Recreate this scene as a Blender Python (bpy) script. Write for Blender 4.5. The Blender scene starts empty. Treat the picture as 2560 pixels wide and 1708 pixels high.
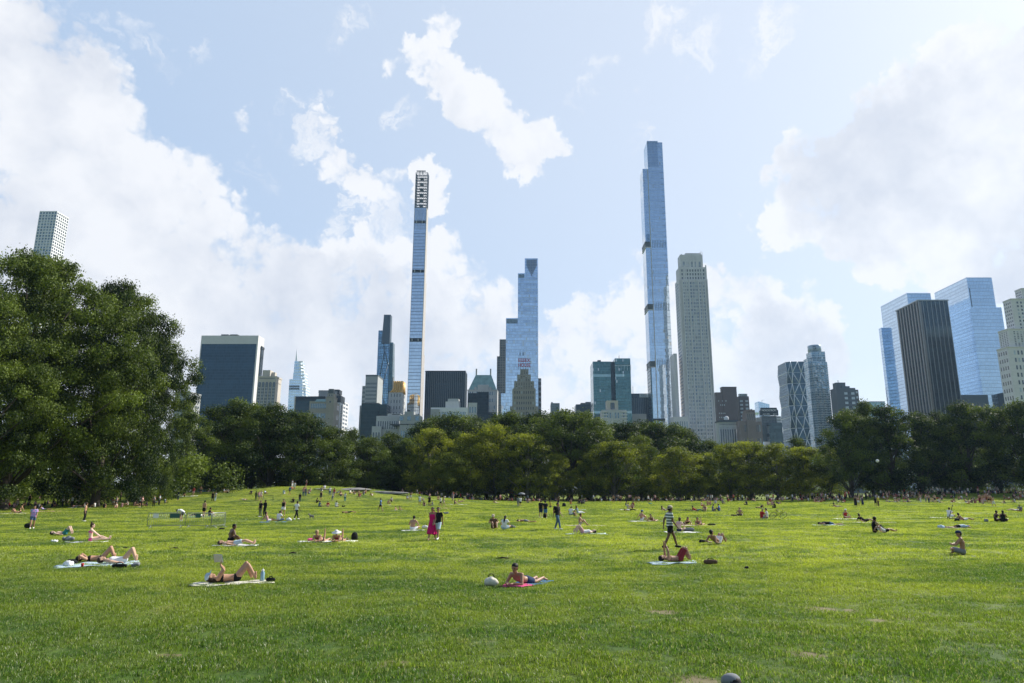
import bpy, bmesh, math, random
import numpy as np
from mathutils import Vector, Matrix
R = math.radians
sc = bpy.context.scene
COL = sc.collection
rng = np.random.default_rng(7)
random.seed(7)

# ---------------------------------------------------------------- camera
TH = R(12.41); CT, ST = math.cos(TH), math.sin(TH)
F = 1700.0; PX0 = 1318.0; PY0 = 854.0; EYE = 2.5
def ray(px, py):
    cx = (px-PX0)/F; cy = (PY0-py)/F
    return cx, CT-cy*ST, ST+cy*CT
def at(px, py, D):
    """world point seen at photo pixel (px,py), D metres ahead"""
    x, y, z = ray(px, py); s = D/y
    return Vector((x*s, D, EYE+z*s))
BUMPS = [(-42, 150, 2.5, 22, 18), (-66, 160, 1.7, 34, 28), (-115, 165, 1.4, 34, 40), (108, 165, 2.0, 34, 22), (-70, 60, -.55, 40, 22)]
def gz(x, y):
    z = 0.0
    for bx, by, h, sx, sy in BUMPS:
        z = z + h*np.exp(-((x-bx)/sx)**2-((y-by)/sy)**2)
    z = z + .05*np.sin(x*.11+1.3)*np.cos(y*.13) + .03*np.sin(x*.23+y*.17)
    return z*np.clip((np.hypot(x, y)-4)/14, 0, 1)
def ground(px, py):
    x, y, z = ray(px, py)
    t = 6.0; last = t
    while t < 420:
        if EYE+z*t < gz(x*t, y*t): break
        last = t; t *= 1.01
    lo, hi = last, t
    for _ in range(30):
        m = (lo+hi)/2
        if EYE+z*m < gz(x*m, y*m): hi = m
        else: lo = m
    return Vector((x*hi, y*hi, float(gz(x*hi, y*hi))))
cam = bpy.data.cameras.new("camera"); camo = bpy.data.objects.new("camera", cam); COL.objects.link(camo)
camo.location = (0, 0, EYE); camo.rotation_euler = (R(90)+TH, 0, 0)
cam.sensor_fit = 'HORIZONTAL'; cam.sensor_width = 36; cam.lens = F/2560*36
cam.shift_x = -(PX0-1280)/2560; cam.clip_end = 20000; cam.clip_start = .1
sc.camera = camo
sc.view_settings.view_transform = 'Standard'; sc.view_settings.look = 'None'
sc.view_settings.exposure = .54; sc.view_settings.gamma = 1

# ---------------------------------------------------------------- node helper
class NT:
    def __init__(s, tree): s.t = tree; s.n = tree.nodes; s.l = tree.links
    def node(s, typ, **kw):
        n = s.n.new(typ)
        for k, v in kw.items(): setattr(n, k, v)
        return n
    def put(s, sock, v):
        if v is None: return
        if isinstance(v, bpy.types.NodeSocket): s.l.new(v, sock)
        else:
            if sock.type == 'RGBA' and len(v) == 3: v = (*v, 1)
            sock.default_value = v
    def m(s, op, a, b=None, c=None, clamp=False):
        n = s.node('ShaderNodeMath', operation=op, use_clamp=clamp)
        for i, v in enumerate((a, b, c)): s.put(n.inputs[i], v)
        return n.outputs[0]
    def vm(s, op, a, b=None, scale=None):
        n = s.node('ShaderNodeVectorMath', operation=op)
        s.put(n.inputs[0], a); s.put(n.inputs[1], b)
        if scale is not None: s.put(n.inputs['Scale'], scale)
        return n.outputs['Value'] if op in ('DOT_PRODUCT', 'LENGTH', 'DISTANCE') else n.outputs[0]
    def ramp(s, v, a, b, c=0., d=1., smooth=True):
        n = s.node('ShaderNodeMapRange', interpolation_type='SMOOTHSTEP' if smooth else 'LINEAR')
        for i, q in enumerate((v, a, b, c, d)): s.put(n.inputs[i], q)
        return n.outputs[0]
    def noise(s, vec, scale, detail=4, rough=.55, dist=0., color=False):
        n = s.node('ShaderNodeTexNoise'); s.put(n.inputs['Vector'], vec)
        n.inputs['Scale'].default_value = scale; n.inputs['Detail'].default_value = detail
        n.inputs['Roughness'].default_value = rough; n.inputs['Distortion'].default_value = dist
        return n.outputs['Color' if color else 'Fac']
    def mix(s, f, a, b, mode='MIX'):
        n = s.node('ShaderNodeMix', data_type='RGBA', blend_type=mode)
        s.put(n.inputs[0], f); s.put(n.inputs[6], a); s.put(n.inputs[7], b)
        return n.outputs[2]
    def coord(s, w='Object'): return s.node('ShaderNodeTexCoord').outputs[w]
    def sep(s, v):
        n = s.node('ShaderNodeSeparateXYZ'); s.put(n.inputs[0], v); return n.outputs
    def comb(s, x, y, z):
        n = s.node('ShaderNodeCombineXYZ')
        for i, v in enumerate((x, y, z)): s.put(n.inputs[i], v)
        return n.outputs[0]
def new_mat(name):
    m = bpy.data.materials.new(name); m.use_nodes = True
    t = NT(m.node_tree); return m, t, m.node_tree.nodes['Principled BSDF']
_mc = {}
def plain(name, col, rough=.7, metal=0., var=.12, scale=3., spec=.35):
    if name in _mc: return _mc[name]
    m, t, p = new_mat(name)
    n = t.noise(t.coord(), scale, 5, .6)
    f = t.ramp(n, .25, .75, 1-var, 1+var, False)
    t.put(p.inputs['Base Color'], t.vm('SCALE', tuple(col), scale=f))
    p.inputs['Roughness'].default_value = rough; p.inputs['Metallic'].default_value = metal
    p.inputs['Specular IOR Level'].default_value = spec
    _mc[name] = m; return m

# ---------------------------------------------------------------- object helpers
def tag(o, label=None, cat=None, group=None, kind=None):
    for k, v in (('label', label), ('category', cat), ('group', group), ('kind', kind)):
        if v: o[k] = v
    return o
def link(name, me, parent=None, mat=None):
    o = bpy.data.objects.new(name, me); COL.objects.link(o)
    if parent is not None: o.parent = parent
    if mat is not None and me is not None:
        for q in (mat if isinstance(mat, (list, tuple)) else [mat]): me.materials.append(q)
    return o
def thing(name, label, cat, loc=(0, 0, 0), rz=0., group=None):
    o = bpy.data.objects.new(name, None); COL.objects.link(o); o.location = loc; o.rotation_euler = (0, 0, rz)
    o.empty_display_size = .2
    return tag(o, label, cat, group)
class MB:
    """collects verts/faces of one mesh"""
    def __init__(s): s.v = []; s.f = []; s.mi = []; s.sm = []
    def add(s, vs, fs, mi=0, smooth=False):
        b = len(s.v); s.v += [tuple(v) for v in vs]
        for f in fs: s.f.append(tuple(i+b for i in f)); s.mi.append(mi); s.sm.append(smooth)
        return s
    def box(s, x0, x1, y0, y1, z0, z1, mi=0):
        v = [(x, y, z) for z in (z0, z1) for y in (y0, y1) for x in (x0, x1)]
        return s.add(v, [(0, 2, 3, 1), (4, 5, 7, 6), (0, 1, 5, 4), (2, 6, 7, 3), (0, 4, 6, 2), (1, 3, 7, 5)], mi)
    def frus(s, a, b, mi=0):
        """a,b: lists of 4 bottom / 4 top points"""
        return s.add(list(a)+list(b), [(3, 2, 1, 0), (4, 5, 6, 7)]+[(i, (i+1) % 4, 4+(i+1) % 4, 4+i) for i in range(4)], mi)
    def tube(s, pts, rad, n=8, mi=0, cap=True, smooth=True, flat=None):
        pts = [Vector(p) for p in pts]; rs = rad if isinstance(rad, (list, tuple)) else [rad]*len(pts)
        vs = []; up = None
        for i, p in enumerate(pts):
            d = (pts[min(i+1, len(pts)-1)]-pts[max(i-1, 0)]).normalized()
            if up is None:
                up = Vector((0, 0, 1)) if abs(d.z) < .9 else Vector((1, 0, 0))
            a = d.cross(up)
            if a.length < 1e-4: a = d.orthogonal()
            a.normalize(); b = a.cross(d).normalized(); up = b
            for k in range(n):
                t = 2*math.pi*k/n
                q = a*math.cos(t)*rs[i]+b*math.sin(t)*rs[i]
                vs.append(p+q)
        fs = [(i*n+k, i*n+(k+1) % n, (i+1)*n+(k+1) % n, (i+1)*n+k) for i in range(len(pts)-1) for k in range(n)]
        if cap: fs += [tuple(range(n))[::-1], tuple((len(pts)-1)*n+k for k in range(n))]
        return s.add(vs, fs, mi, smooth)
    def lathe(s, prof, n=16, c=(0, 0, 0), mi=0):
        vs = []; fs = []
        for r, z in prof:
            for k in range(n):
                t = 2*math.pi*k/n; vs.append((c[0]+r*math.cos(t), c[1]+r*math.sin(t), c[2]+z))
        for i in range(len(prof)-1):
            for k in range(n): fs.append((i*n+k, i*n+(k+1) % n, (i+1)*n+(k+1) % n, (i+1)*n+k))
        return s.add(vs, fs, mi, True)
    def mesh(s, name):
        me = bpy.data.meshes.new(name); me.from_pydata(s.v, [], s.f); me.update()
        if any(s.mi): me.polygons.foreach_set('material_index', s.mi)
        if any(s.sm): me.polygons.foreach_set('use_smooth', s.sm)
        return me
    def build(s, name, mat, parent=None):
        return link(name, s.mesh(name), parent, mat)
# ---------------------------------------------------------------- human figures
V = Vector
def capsule(mb, p0, r0, p1, r1, n=10, flat0=False, flat1=False):
    """closed rounded cone"""
    p0, p1 = V(p0), V(p1); d = p1-p0
    if d.length < 1e-5: d = V((0, 0, 1e-3)); p1 = p0+d
    d.normalize(); pts = []; rs = []
    if not flat0:
        for a in (-85, -55, -25): pts.append(p0+d*(r0*math.sin(R(a)))); rs.append(r0*math.cos(R(a)))
    pts += [p0, p1]; rs += [r0, r1]
    if not flat1:
        for a in (25, 55, 85): pts.append(p1+d*(r1*math.sin(R(a)))); rs.append(r1*math.cos(R(a)))
    mb.tube(pts, rs, n)
def chain(mb, pts, rs, **k):
    for i in range(len(pts)-1): capsule(mb, pts[i], rs[i], pts[i+1], rs[i+1], **k)
def remesh(mb, voxel, smooth=2):
    me = mb.mesh('tmp'); o = bpy.data.objects.new('tmp', me); COL.objects.link(o)
    md = o.modifiers.new('r', 'REMESH'); md.mode = 'VOXEL'; md.voxel_size = voxel; md.use_smooth_shade = True
    if smooth: s = o.modifiers.new('s', 'SMOOTH'); s.factor = .5; s.iterations = smooth
    dg = bpy.context.evaluated_depsgraph_get(); dg.update()
    out = bpy.data.meshes.new_from_object(o.evaluated_get(dg)); out.materials.clear()
    bpy.data.objects.remove(o); bpy.data.meshes.remove(me); return out
def ik(a, b, l1, l2, hint):
    """middle joint between a and b (b pulled in when out of reach); returns (mid, end)"""
    a, b, h = V(a), V(b), V(hint); d = b-a; L = d.length
    if L > (l1+l2)*.995: b = a+d*((l1+l2)*.995/L); d = b-a; L = d.length
    d.normalize(); x = (l1*l1-l2*l2+L*L)/(2*L); hh = max(0, l1*l1-x*x)**.5
    s = h-d*h.dot(d)
    if s.length < 1e-4: s = d.orthogonal()
    s.normalize(); return a+d*x+s*hh, b
class Pose:
    def __init__(s, P, u=(0, 0, 1), f=(0, 1, 0), u2=None, hu=None, hf=None):
        s.P = V(P); s.u = V(u).normalized(); f = V(f); s.f = (f-s.u*f.dot(s.u)).normalized(); s.r = s.f.cross(s.u)
        s.u2 = V(u2).normalized() if u2 else s.u; um = (s.u+s.u2).normalized()
        s.f2 = s.r.cross(-s.u2).normalized() if s.u2 != s.u else s.f
        if s.f2.dot(s.f) < 0 and s.u2.dot(s.u) > .3: s.f2 = -s.f2
        s.W = s.P+s.u*.16; s.C = s.W+um*.17; s.T = s.C+s.u2*.13
        s.S = [s.T+s.r*(k*.172) for k in (-1, 1)]; s.N = s.T+s.u2*.045
        s.hu = V(hu).normalized() if hu else s.u2; hf = V(hf) if hf else s.f2
        s.hf = (hf-s.hu*hf.dot(s.hu)).normalized(); s.H = s.N+s.hu*.155+s.hf*.025
        s.hip = [s.P+s.r*(k*.085)-s.u*.03 for k in (-1, 1)]
        s.E = [None, None]; s.Wr = [None, None]; s.K = [None, None]; s.A = [None, None]; s.hd = [None, None]; s.fd = [None, None]
    def arm(s, k, w, hint, hd=None):
        s.E[k], s.Wr[k] = ik(s.S[k], w, .285, .255, hint); s.hd[k] = V(hd).normalized() if hd else (s.Wr[k]-s.E[k]).normalized(); return s
    def leg(s, k, a, hint, fd=None):
        s.K[k], s.A[k] = ik(s.hip[k], a, .43, .42, hint); s.fd[k] = V(fd).normalized() if fd else s.f; return s
def hand(mb, w, d, side, near, curl=.5):
    """palm is part of the body mesh; four unequal bent fingers and a thumb"""
    d = d.normalized(); n = d.cross(side).normalized(); s = n.cross(d).normalized()
    base = w+d*.085; seg = 6 if near else 4
    for i, (o, L) in enumerate(((-.030, .066), (-.010, .076), (.010, .070), (.029, .054))):
        b = base+s*o; m = b+(d+n*curl*.4).normalized()*L*.5; e = m+(d+n*curl*1.3).normalized()*L*.5
        mb.tube([b-d*.03, b, m, e], [.0095, .0095, .0085, .006], seg)
    b = w+d*.03-s*.032; m = b+(d*.6-s*.8).normalized()*.036; e = m+(d-s*.15+n*.3).normalized()*.03
    mb.tube([b+s*.02, b, m, e], [.012, .012, .010, .007], seg)
def body_mesh(J, near):
    mb = MB(); n = 12 if near else 8
    # trunk
    def bar(c, w, r): capsule(mb, c-J.r*w, r, c+J.r*w, r, n=n)
    lev = [(J.P, .075, .098), (J.W, .062, .088), (J.C, .075, .104), (J.T-J.u2*.02, .10, .068)]
    for c, w, r in lev: bar(c, w, r)
    for (c, w, r), (c2, w2, r2) in zip(lev, lev[1:]):
        for k in (-1, 0, 1): capsule(mb, c+J.r*w*k, r*.96, c2+J.r*w2*k, r2*.96, n=n)
    capsule(mb, J.T, .07, J.N, .056, n=n); capsule(mb, J.N, .056, J.H-J.hu*.05-J.hf*.01, .05, n=n)
    for k in (0, 1):
        sg = (-1, 1)[k]
        capsule(mb, J.N-J.u2*.03+J.r*sg*.05, .05, J.S[k], .06, n=n)
        chain(mb, [J.S[k], J.S[k].lerp(J.E[k], .45), J.E[k]], [.056, .048, .039], n=n)
        chain(mb, [J.E[k], J.E[k].lerp(J.Wr[k], .3), J.Wr[k]], [.039, .040, .026], n=n)
        pw = J.Wr[k]; d = J.hd[k]; side = J.r if abs(d.dot(J.r)) < .8 else J.f
        nn = d.cross(side).normalized(); s2 = nn.cross(d)
        for o in (-.018, .018): capsule(mb, pw+s2*o*.6, .020, pw+d*.075+s2*o, .019, n=n)
        chain(mb, [J.hip[k], J.hip[k].lerp(J.K[k], .4), J.K[k]], [.092, .080, .055], n=n)
        chain(mb, [J.K[k], J.K[k].lerp(J.A[k], .32), J.A[k]], [.055, .056, .036], n=n)
        fd = J.fd[k]; capsule(mb, J.A[k]-fd*.045-V((0, 0, .02)) if abs(fd.z) < .5 else J.A[k], .038, J.A[k]+fd*.15-(V((0, 0, .045)) if abs(fd.z) < .5 else V((0, 0, 0))), .03, n=n)
    # head: skull, jaw, nose, ears
    H, hu, hf, hr = J.H, J.hu, J.hf, J.hf.cross(J.hu)
    capsule(mb, H+hu*.03-hf*.02, .088, H+hu*.03+hf*.012, .082, n=n+2); capsule(mb, H-hu*.005+hf*.01, .075, H-hu*.078+hf*.048, .044, n=n)
    if near:
        capsule(mb, H+hf*.088+hu*.012, .011, H+hf*.106-hu*.02, .015, n=6)
        for k in (-1, 1): capsule(mb, H+hr*k*.082+hu*.02-hf*.01, .014, H+hr*k*.082-hu*.022-hf*.005, .012, n=6)
    me = remesh(mb, .0135 if near else .03, 2 if near else 1)
    hb = MB()
    for k in (0, 1):
        side = J.r if abs(J.hd[k].dot(J.r)) < .8 else J.f
        hand(hb, J.Wr[k], J.hd[k], side*(-1, 1)[k], near)
    bm = bmesh.new(); bm.from_mesh(me); hm = hb.mesh('tmp'); bm.from_mesh(hm); bm.to_mesh(me); bm.free(); bpy.data.meshes.remove(hm)
    me.polygons.foreach_set('use_smooth', [True]*len(me.polygons)); return me
def cloth_mesh(J, kind, near):
    mb = MB(); n = 12 if near else 8; g = .014
    def trunk(a, b, g=g):
        lev = [(J.P-J.u*.05, .075, .10), (J.P, .075, .098), (J.W, .064, .092), (J.C, .075, .106), (J.T-J.u2*.02, .105, .07)][a:b]
        for c, w, r in lev: capsule(mb, c-J.r*w, r+g, c+J.r*w, r+g, n=n)
        for (c, w, r), (c2, w2, r2) in zip(lev, lev[1:]):
            for k in (-1, 0, 1): capsule(mb, c+J.r*w*k, r+g, c2+J.r*w2*k, r2+g, n=n)
    def sleeve(f):
        for k in (0, 1):
            if f <= 1: chain(mb, [J.S[k]+(J.S[k]-J.E[k])*.05, J.S[k].lerp(J.E[k], f)], [.068, .066], n=n, flat1=True); capsule(mb, J.N-J.u2*.04+J.r*(-1, 1)[k]*.05, .052, J.S[k], .068, n=n)
            else: chain(mb, [J.S[k], J.E[k], J.E[k].lerp(J.Wr[k], f-1)], [.068, .056, .046], n=n); capsule(mb, J.N-J.u2*.04+J.r*(-1, 1)[k]*.05, .052, J.S[k], .068, n=n)
    def legs(f, r0=.108, r1=.095, r2=.062):
        trunk(0, 2, .014)
        for k in (0, 1):
            if f <= 1: chain(mb, [J.hip[k], J.hip[k].lerp(J.K[k], f)], [r0, r1], n=n, flat1=True)
            else: chain(mb, [J.hip[k], J.K[k]], [r0, .075], n=n); capsule(mb, J.K[k], .074, J.K[k].lerp(J.A[k], f-1), r2, n=n, flat1=True)
    if kind == 'tee': trunk(0, 5); sleeve(.62)
    elif kind == 'long': trunk(0, 5); sleeve(1.9)
    elif kind == 'tank': trunk(0, 4); chain(mb, [J.C-J.r*.1, J.T-J.r*.09+J.u2*.03], [.06, .05], n=n); chain(mb, [J.C+J.r*.1, J.T+J.r*.09+J.u2*.03], [.06, .05], n=n)
    elif kind == 'bra':
        c = J.C+J.u2*.02; capsule(mb, c-J.r*.075, .109, c+J.r*.075, .109, n=n)
    elif kind == 'suit': trunk(0, 4, .008)
    elif kind == 'shorts': legs(.62)
    elif kind == 'longshorts': legs(.9, .11, .09)
    elif kind == 'pants': legs(1.92)
    elif kind == 'brief': trunk(0, 2, .007)
    elif kind in ('skirt', 'dress'):
        if kind == 'dress': trunk(0, 4); chain(mb, [J.C-J.r*.1, J.T-J.r*.09+J.u2*.03], [.06, .05], n=n); chain(mb, [J.C+J.r*.1, J.T+J.r*.09+J.u2*.03], [.06, .05], n=n)
        else: trunk(0, 2)
        f = .62 if kind == 'skirt' else 1.
        for k in (0, 1):
            e = J.hip[k].lerp(J.K[k], f); capsule(mb, J.hip[k], .115, e, .13, n=n, flat1=True)
            if kind == 'dress': capsule(mb, J.K[k], .125, J.K[k].lerp(J.A[k], .45), .14, n=n, flat1=True)
        e = (J.K[0]+J.K[1])*.5; capsule(mb, J.P, .12, J.P.lerp(e, f), .15, n=n, flat1=True)
        if kind == 'dress': a = (J.A[0]+J.A[1])*.5; capsule(mb, e, .15, e.lerp(a, .45), .17, n=n, flat1=True)
    elif kind == 'shoe':
        for k in (0, 1):
            fd = J.fd[k]; dn = V((0, 0, -.03)) if abs(fd.z) < .5 else V((0, 0, 0))
            capsule(mb, J.A[k]-fd*.05+dn*.6, .05, J.A[k]+fd*.15+dn*1.4, .042, n=n)
    elif kind == 'backpack':
        c = J.C-J.f2*.20; capsule(mb, c-J.u2*.14-J.r*.05, .10, c-J.u2*.14+J.r*.05, .10, n=n); capsule(mb, c+J.u2*.13-J.r*.05, .095, c+J.u2*.13+J.r*.05, .095, n=n)
        for k in (-1, 1): capsule(mb, c-J.u2*.14+J.r*.05*k, .10, c+J.u2*.13+J.r*.05*k, .095, n=n); chain(mb, [c+J.u2*.15+J.r*.08*k, J.T+J.r*.09*k+J.u2*.075, J.C+J.r*.12*k+J.f2*.11], [.03, .025, .02], n=6)
    return remesh(mb, .016 if near else .03, 2)
def hair_mesh(J, kind, near):
    mb = MB(); n = 12 if near else 8; H, hu, hf = J.H, J.hu, J.hf; hr = hf.cross(hu)
    if kind in ('cap', 'backcap', 'sunhat', 'visor'):
        c = H+hu*.045-hf*.005; vs = []
        prof = [(.112, 0), (.113, .03), (.10, .065), (.07, .09), (.03, .102), (.001, .105)]
        m = 16
        for r_, z in prof:
            for k in range(m): a = 2*math.pi*k/m; vs.append(c+hf*math.cos(a)*r_+hr*math.sin(a)*r_*.92+hu*z)
        mb.add(vs, [(i*m+k, i*m+(k+1) % m, (i+1)*m+(k+1) % m, (i+1)*m+k) for i in range(len(prof)-1) for k in range(m)]+[tuple(range(m))[::-1]], 0, True)
        R0, R1, sg = {'cap': (.085, .17, 1), 'visor': (.085, .20, 1), 'backcap': (.085, .15, -1), 'sunhat': (.0, .26, 1)}[kind]
        vs = []
        for lay in (0, .006):
            for k in range(m+1):
                a = (k/m-.5)*(2*math.pi if kind == 'sunhat' else 2.3)
                for rr in (.10, R1 if kind == 'sunhat' else .10+(R1-.10)*max(.1, math.cos(a*.8))):
                    vs.append(c+sg*hf*math.cos(a)*rr+hr*math.sin(a)*rr*.95+hu*(lay-.03*(rr > .11)*(1 if kind != 'sunhat' else 1.3)))
        q = 2*(m+1)
        f = []
        for k in range(m): f += [(2*k, 2*k+1, 2*k+3, 2*k+2), (q+2*k, q+2*k+2, q+2*k+3, q+2*k+1), (2*k+1, q+2*k+1, q+2*k+3, 2*k+3)]
        mb.add(vs, f, 0, True); return mb.mesh('hat')
    c = H+hu*.048-hf*.028
    capsule(mb, c, .098, c+hf*.02+hu*.004, .09, n=n); capsule(mb, c-hu*.05-hf*.01, .084, c, .094, n=n)
    if kind == 'long':
        b = H-hu*.02-hf*.07; capsule(mb, c-hf*.02, .085, b, .075, n=n); e = J.T-J.f2*.10+J.u2*.0; chain(mb, [b, e, e-J.u2*.16-J.f2*.01], [.075, .07, .045], n=n)
    elif kind == 'bun': capsule(mb, c+hu*.085-hf*.04, .045, c+hu*.11-hf*.045, .045, n=n)
    elif kind == 'bob': capsule(mb, c-hf*.01, .095, H-hu*.07-hf*.045, .08, n=n)
    elif kind == 'curly': capsule(mb, c-hr*.03+hu*.02, .105, c+hr*.03+hu*.02, .105, n=n)
    return remesh(mb, .016 if near else .03, 1)
def face_mesh(J):
    mb = MB(); H, hu, hf = J.H, J.hu, J.hf; hr = hf.cross(hu)
    for k in (-1, 1):
        c = H+hf*.079+hr*k*.033+hu*.012; capsule(mb, c-hr*.006, .010, c+hr*.006, .010, n=8); c += hf*.002+hu*.02; i0 = len(mb.f); capsule(mb, c-hr*.015, .005, c+hr*.015-hu*.002, .005, n=6)
    i1 = len(mb.f); capsule(mb, H+hf*.088-hu*.048-hr*.018, .007, H+hf*.088-hu*.048+hr*.018, .007, n=6)
    for i in range(i1, len(mb.f)): mb.mi[i] = 1
    return mb.mesh('face')
# ---- poses: local +Y is the way the legs point / the person faces, z = 0 the ground
def arms_down(J, sw=0., out=.24):
    for k in (0, 1): s = (-1, 1)[k]; J.arm(k, J.T+V((s*out, .04+sw*s, -.53)), (s*.3, -1, 0))
    return J
def pose(name, v=0):
    r = random.Random(name+str(v)); j = lambda a: r.uniform(-a, a)
    if name == 'stand':
        J = Pose((0, 0, .955), u2=(j(.06), .03, 1), hf=(j(.5), 1, -.1))
        w = .10+r.random()*.06
        for k in (0, 1): s = (-1, 1)[k]; J.leg(k, (s*w, j(.08), .085), (s*.1, 1, 0), (s*.25, 1, 0))
        arms_down(J)
        if v % 3 == 1: J.arm(1, J.C+V((.10, .26, -.02)), (1, -.3, -1), (-.5, .6, .4))
        if v % 3 == 2: J.arm(0, J.P+V((-.17, .03, .10)), (-1, -.5, 0), (.6, .3, -.6)); J.arm(1, J.P+V((.17, .03, .10)), (1, -.5, 0), (-.6, .3, -.6))
    elif name == 'walk':
        J = Pose((0, 0, .94), u2=(0, .06, 1), hf=(j(.3), 1, -.1)); s = 1 if v % 2 else -1; a = .26+r.random()*.1
        J.leg(0, (-.08, a*s, .09), (0, 1, .1)); J.leg(1, (.08, -a*s, .11), (0, 1, .1))
        J.arm(0, J.T+V((-.2, -.2*s, -.48)), (-.2, -1, 0)); J.arm(1, J.T+V((.2, .2*s, -.48)), (.2, -1, 0))
    elif name == 'bend':
        J = Pose((0, -.1, .88), u=(0, .8, .55), f=(0, .5, -.8), u2=(0, .95, .15), hu=(0, 1, -.15), hf=(0, -.1, -1))
        for k in (0, 1): s = (-1, 1)[k]; J.leg(k, (s*.12, 0, .085), (0, 1, 0)); J.arm(k, J.T+V((s*.05, .1, -.48)), (s, 0, .1))
    elif name == 'lean':
        J = Pose((0, 0, .94), u=(0, .3, 1), u2=(0, .5, 1), hf=(0, .8, -.6), hu=(0, .5, 1))
        J.leg(0, (-.1, .1, .085), (0, 1, 0)); J.leg(1, (.1, -.12, .09), (0, 1, 0)); arms_down(J)
    elif name == 'sitknees':
        b = -.12-.2*r.random(); J = Pose((0, 0, .105), u=(0, b, 1), u2=(j(.1), b+.35, 1), hf=(j(.5), 1, -.15+j(.2)))
        for k in (0, 1): s = (-1, 1)[k]; J.leg(k, (s*(.10+.05*r.random()), .55+j(.06), .075), (s*.15, .2, 1)); J.arm(k, V((s*.16, .34, .34)), (s, -.3, -.3))
        if v % 3 == 1: J.arm(0, (-.24, -.34, .06), (-.6, -1, .3), (-.3, -.9, -.1))
        if v % 3 == 2:
            for k in (0, 1): s = (-1, 1)[k]; J.arm(k, (s*.05, .36, .42), (s, 0, -1), (-s*.7, .4, .2))
    elif name == 'sitcross':
        J = Pose((0, 0, .105), u=(j(.08), -.08, 1), u2=(j(.1), .22+j(.1), 1), hf=(j(.6), 1, -.3))
        for k in (0, 1): s = (-1, 1)[k]; J.leg(k, (-s*.10, .30+.05*k, .075), (s, .35, .25), (s*-.8, .4, 0)); J.arm(k, (s*.17, .26, .17), (s, -.2, .1))
        if v % 3 == 1: J.arm(1, (.04, .34, .36), (1, 0, -.5), (-.6, .5, .3)); J.arm(0, (-.05, .34, .32), (-1, 0, -.5), (.6, .5, .3))
    elif name == 'sitout':
        b = -.42 if v % 2 else -.15; J = Pose((0, 0, .10), u=(0, b, 1), u2=(0, b+.2, 1), hf=(j(.5), 1, -.1))
        for k in (0, 1): s = (-1, 1)[k]; J.leg(k, (s*.10, .80+.06*k, .07), (s*.2, 0, 1), (s*.3, .25, .9))
        for k in (0, 1):
            s = (-1, 1)[k]
            if v % 2: J.arm(k, (s*.24, -.46, .05), (s*.5, -1, .2), (s*.3, -.9, -.1))
            else: J.arm(k, (s*.16, .40, .22), (s, -.3, 0))
    elif name == 'recline':   # on the elbows, knees up or legs out
        J = Pose((0, 0, .10), u=(0, -1, .42), f=(0, .4, 1), u2=(0, -.75, .65), hu=(0, -.2, 1), hf=(j(.4), 1, .0))
        for k in (0, 1):
            s = (-1, 1)[k]; J.arm(k, (s*.24, -.25, .05), (s*.4, -1, -.35), (s*.1, 1, -.05))
            if v % 2: J.leg(k, (s*.1, .52, .075), (0, .2, 1))
            else: J.leg(k, (s*.1, .84, .06), (0, 0, 1), (s*.3, .2, 1))
    elif name in ('lieup', 'lieflat', 'lieread', 'liearms', 'liehead'):
        J = Pose((0, 0, .098), u=(0, -1, .0), f=(0, 0, 1), u2=(0, -1, -.02), hu=(0, -1, .12 if name == 'lieread' else .03), hf=(j(.3), .15, 1))
        for k in (0, 1):
            s = (-1, 1)[k]
            if name == 'lieflat': J.leg(k, (s*.11, .84, .06), (s*.1, 0, 1), (s*.35, .15, .9))
            else: J.leg(k, (s*(.09+.03*v), .42+.10*k*(v % 2), .075), (s*.06, .2, 1))
            if name == 'lieread': J.arm(k, (s*.07, -.42, .44), (s*1, .5, -.4), (-s*.25, .0, 1))
            elif name == 'liearms': J.arm(k, (s*.09, -.53, .60), (s, .3, 0), (-s*.3, -.2, 1))
            elif name == 'liehead': J.arm(k, (s*.13, -.66, .10), (s*1, -.4, .7), (-s*.8, -.4, .1))
            else: J.arm(k, (s*.33, -.08, .04), (s, 0, .1), (0, 1, 0))
        if v == 3: J.arm(1, (.12, -.68, .09), (1, -.3, .8), (-.8, -.4, .1))
    elif name in ('prone', 'prone2'):   # face down on the elbows, head towards +Y
        J = Pose((0, 0, .095), u=(0, 1, .14), f=(0, .1, -1), u2=(0, .75, .62), hu=(0, .25, 1), hf=(j(.25), 1, -.55 if v % 2 == 0 else .0))
        if name == 'prone2': J.H -= V((0, 0, .02))
        for k in (0, 1):
            s = (-1, 1)[k]; J.arm(k, V((s*.07*(-1 if v else 1), .70, .06)), (s*.8, .1, -1), (-s*.3, 1, -.05))
            if v in (1, 2) and k == 1: J.leg(k, (s*.02, -.55, .42), (0, .3, -1), (0, .1, 1))
            else: J.leg(k, (s*.12, -.86, .07), (0, 0, -1), (s*.3, -1, -.2))
        J.r = -J.r if J.r.dot(J.S[1]-J.S[0]) < 0 else J.r
    elif name == 'proneflat':
        J = Pose((0, 0, .095), u=(0, 1, 0), f=(0, 0, -1), u2=(0, 1, -.01), hu=(0, 1, 0), hf=(.8, 0, -.5))
        for k in (0, 1):
            s = (-1, 1)[k]; J.arm(k, V((s*.30, .62, .04)), (s, -.3, 0), (-s*.6, .6, 0)); J.leg(k, (s*.12, -.86, .06), (0, 0, -1), (s*.3, -1, -.2))
    elif name == 'twist':     # sitting upright, one arm stretched to the side
        J = Pose((0, 0, .12), u=(.12, .1, 1), u2=(.45, .12, 1), hf=(.8, .6, -.1), hu=(.3, .1, 1))
        for k in (0, 1): s = (-1, 1)[k]; J.leg(k, (s*.16+.05, .45, .07), (s*.8, .3, .5))
        J.arm(1, J.S[1]+V((.43, .1, -.27)), (0, -.4, -1)); J.arm(0, (-.06, .02, .14), (-1, -.3, 0))
    elif name == 'kneel':
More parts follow.
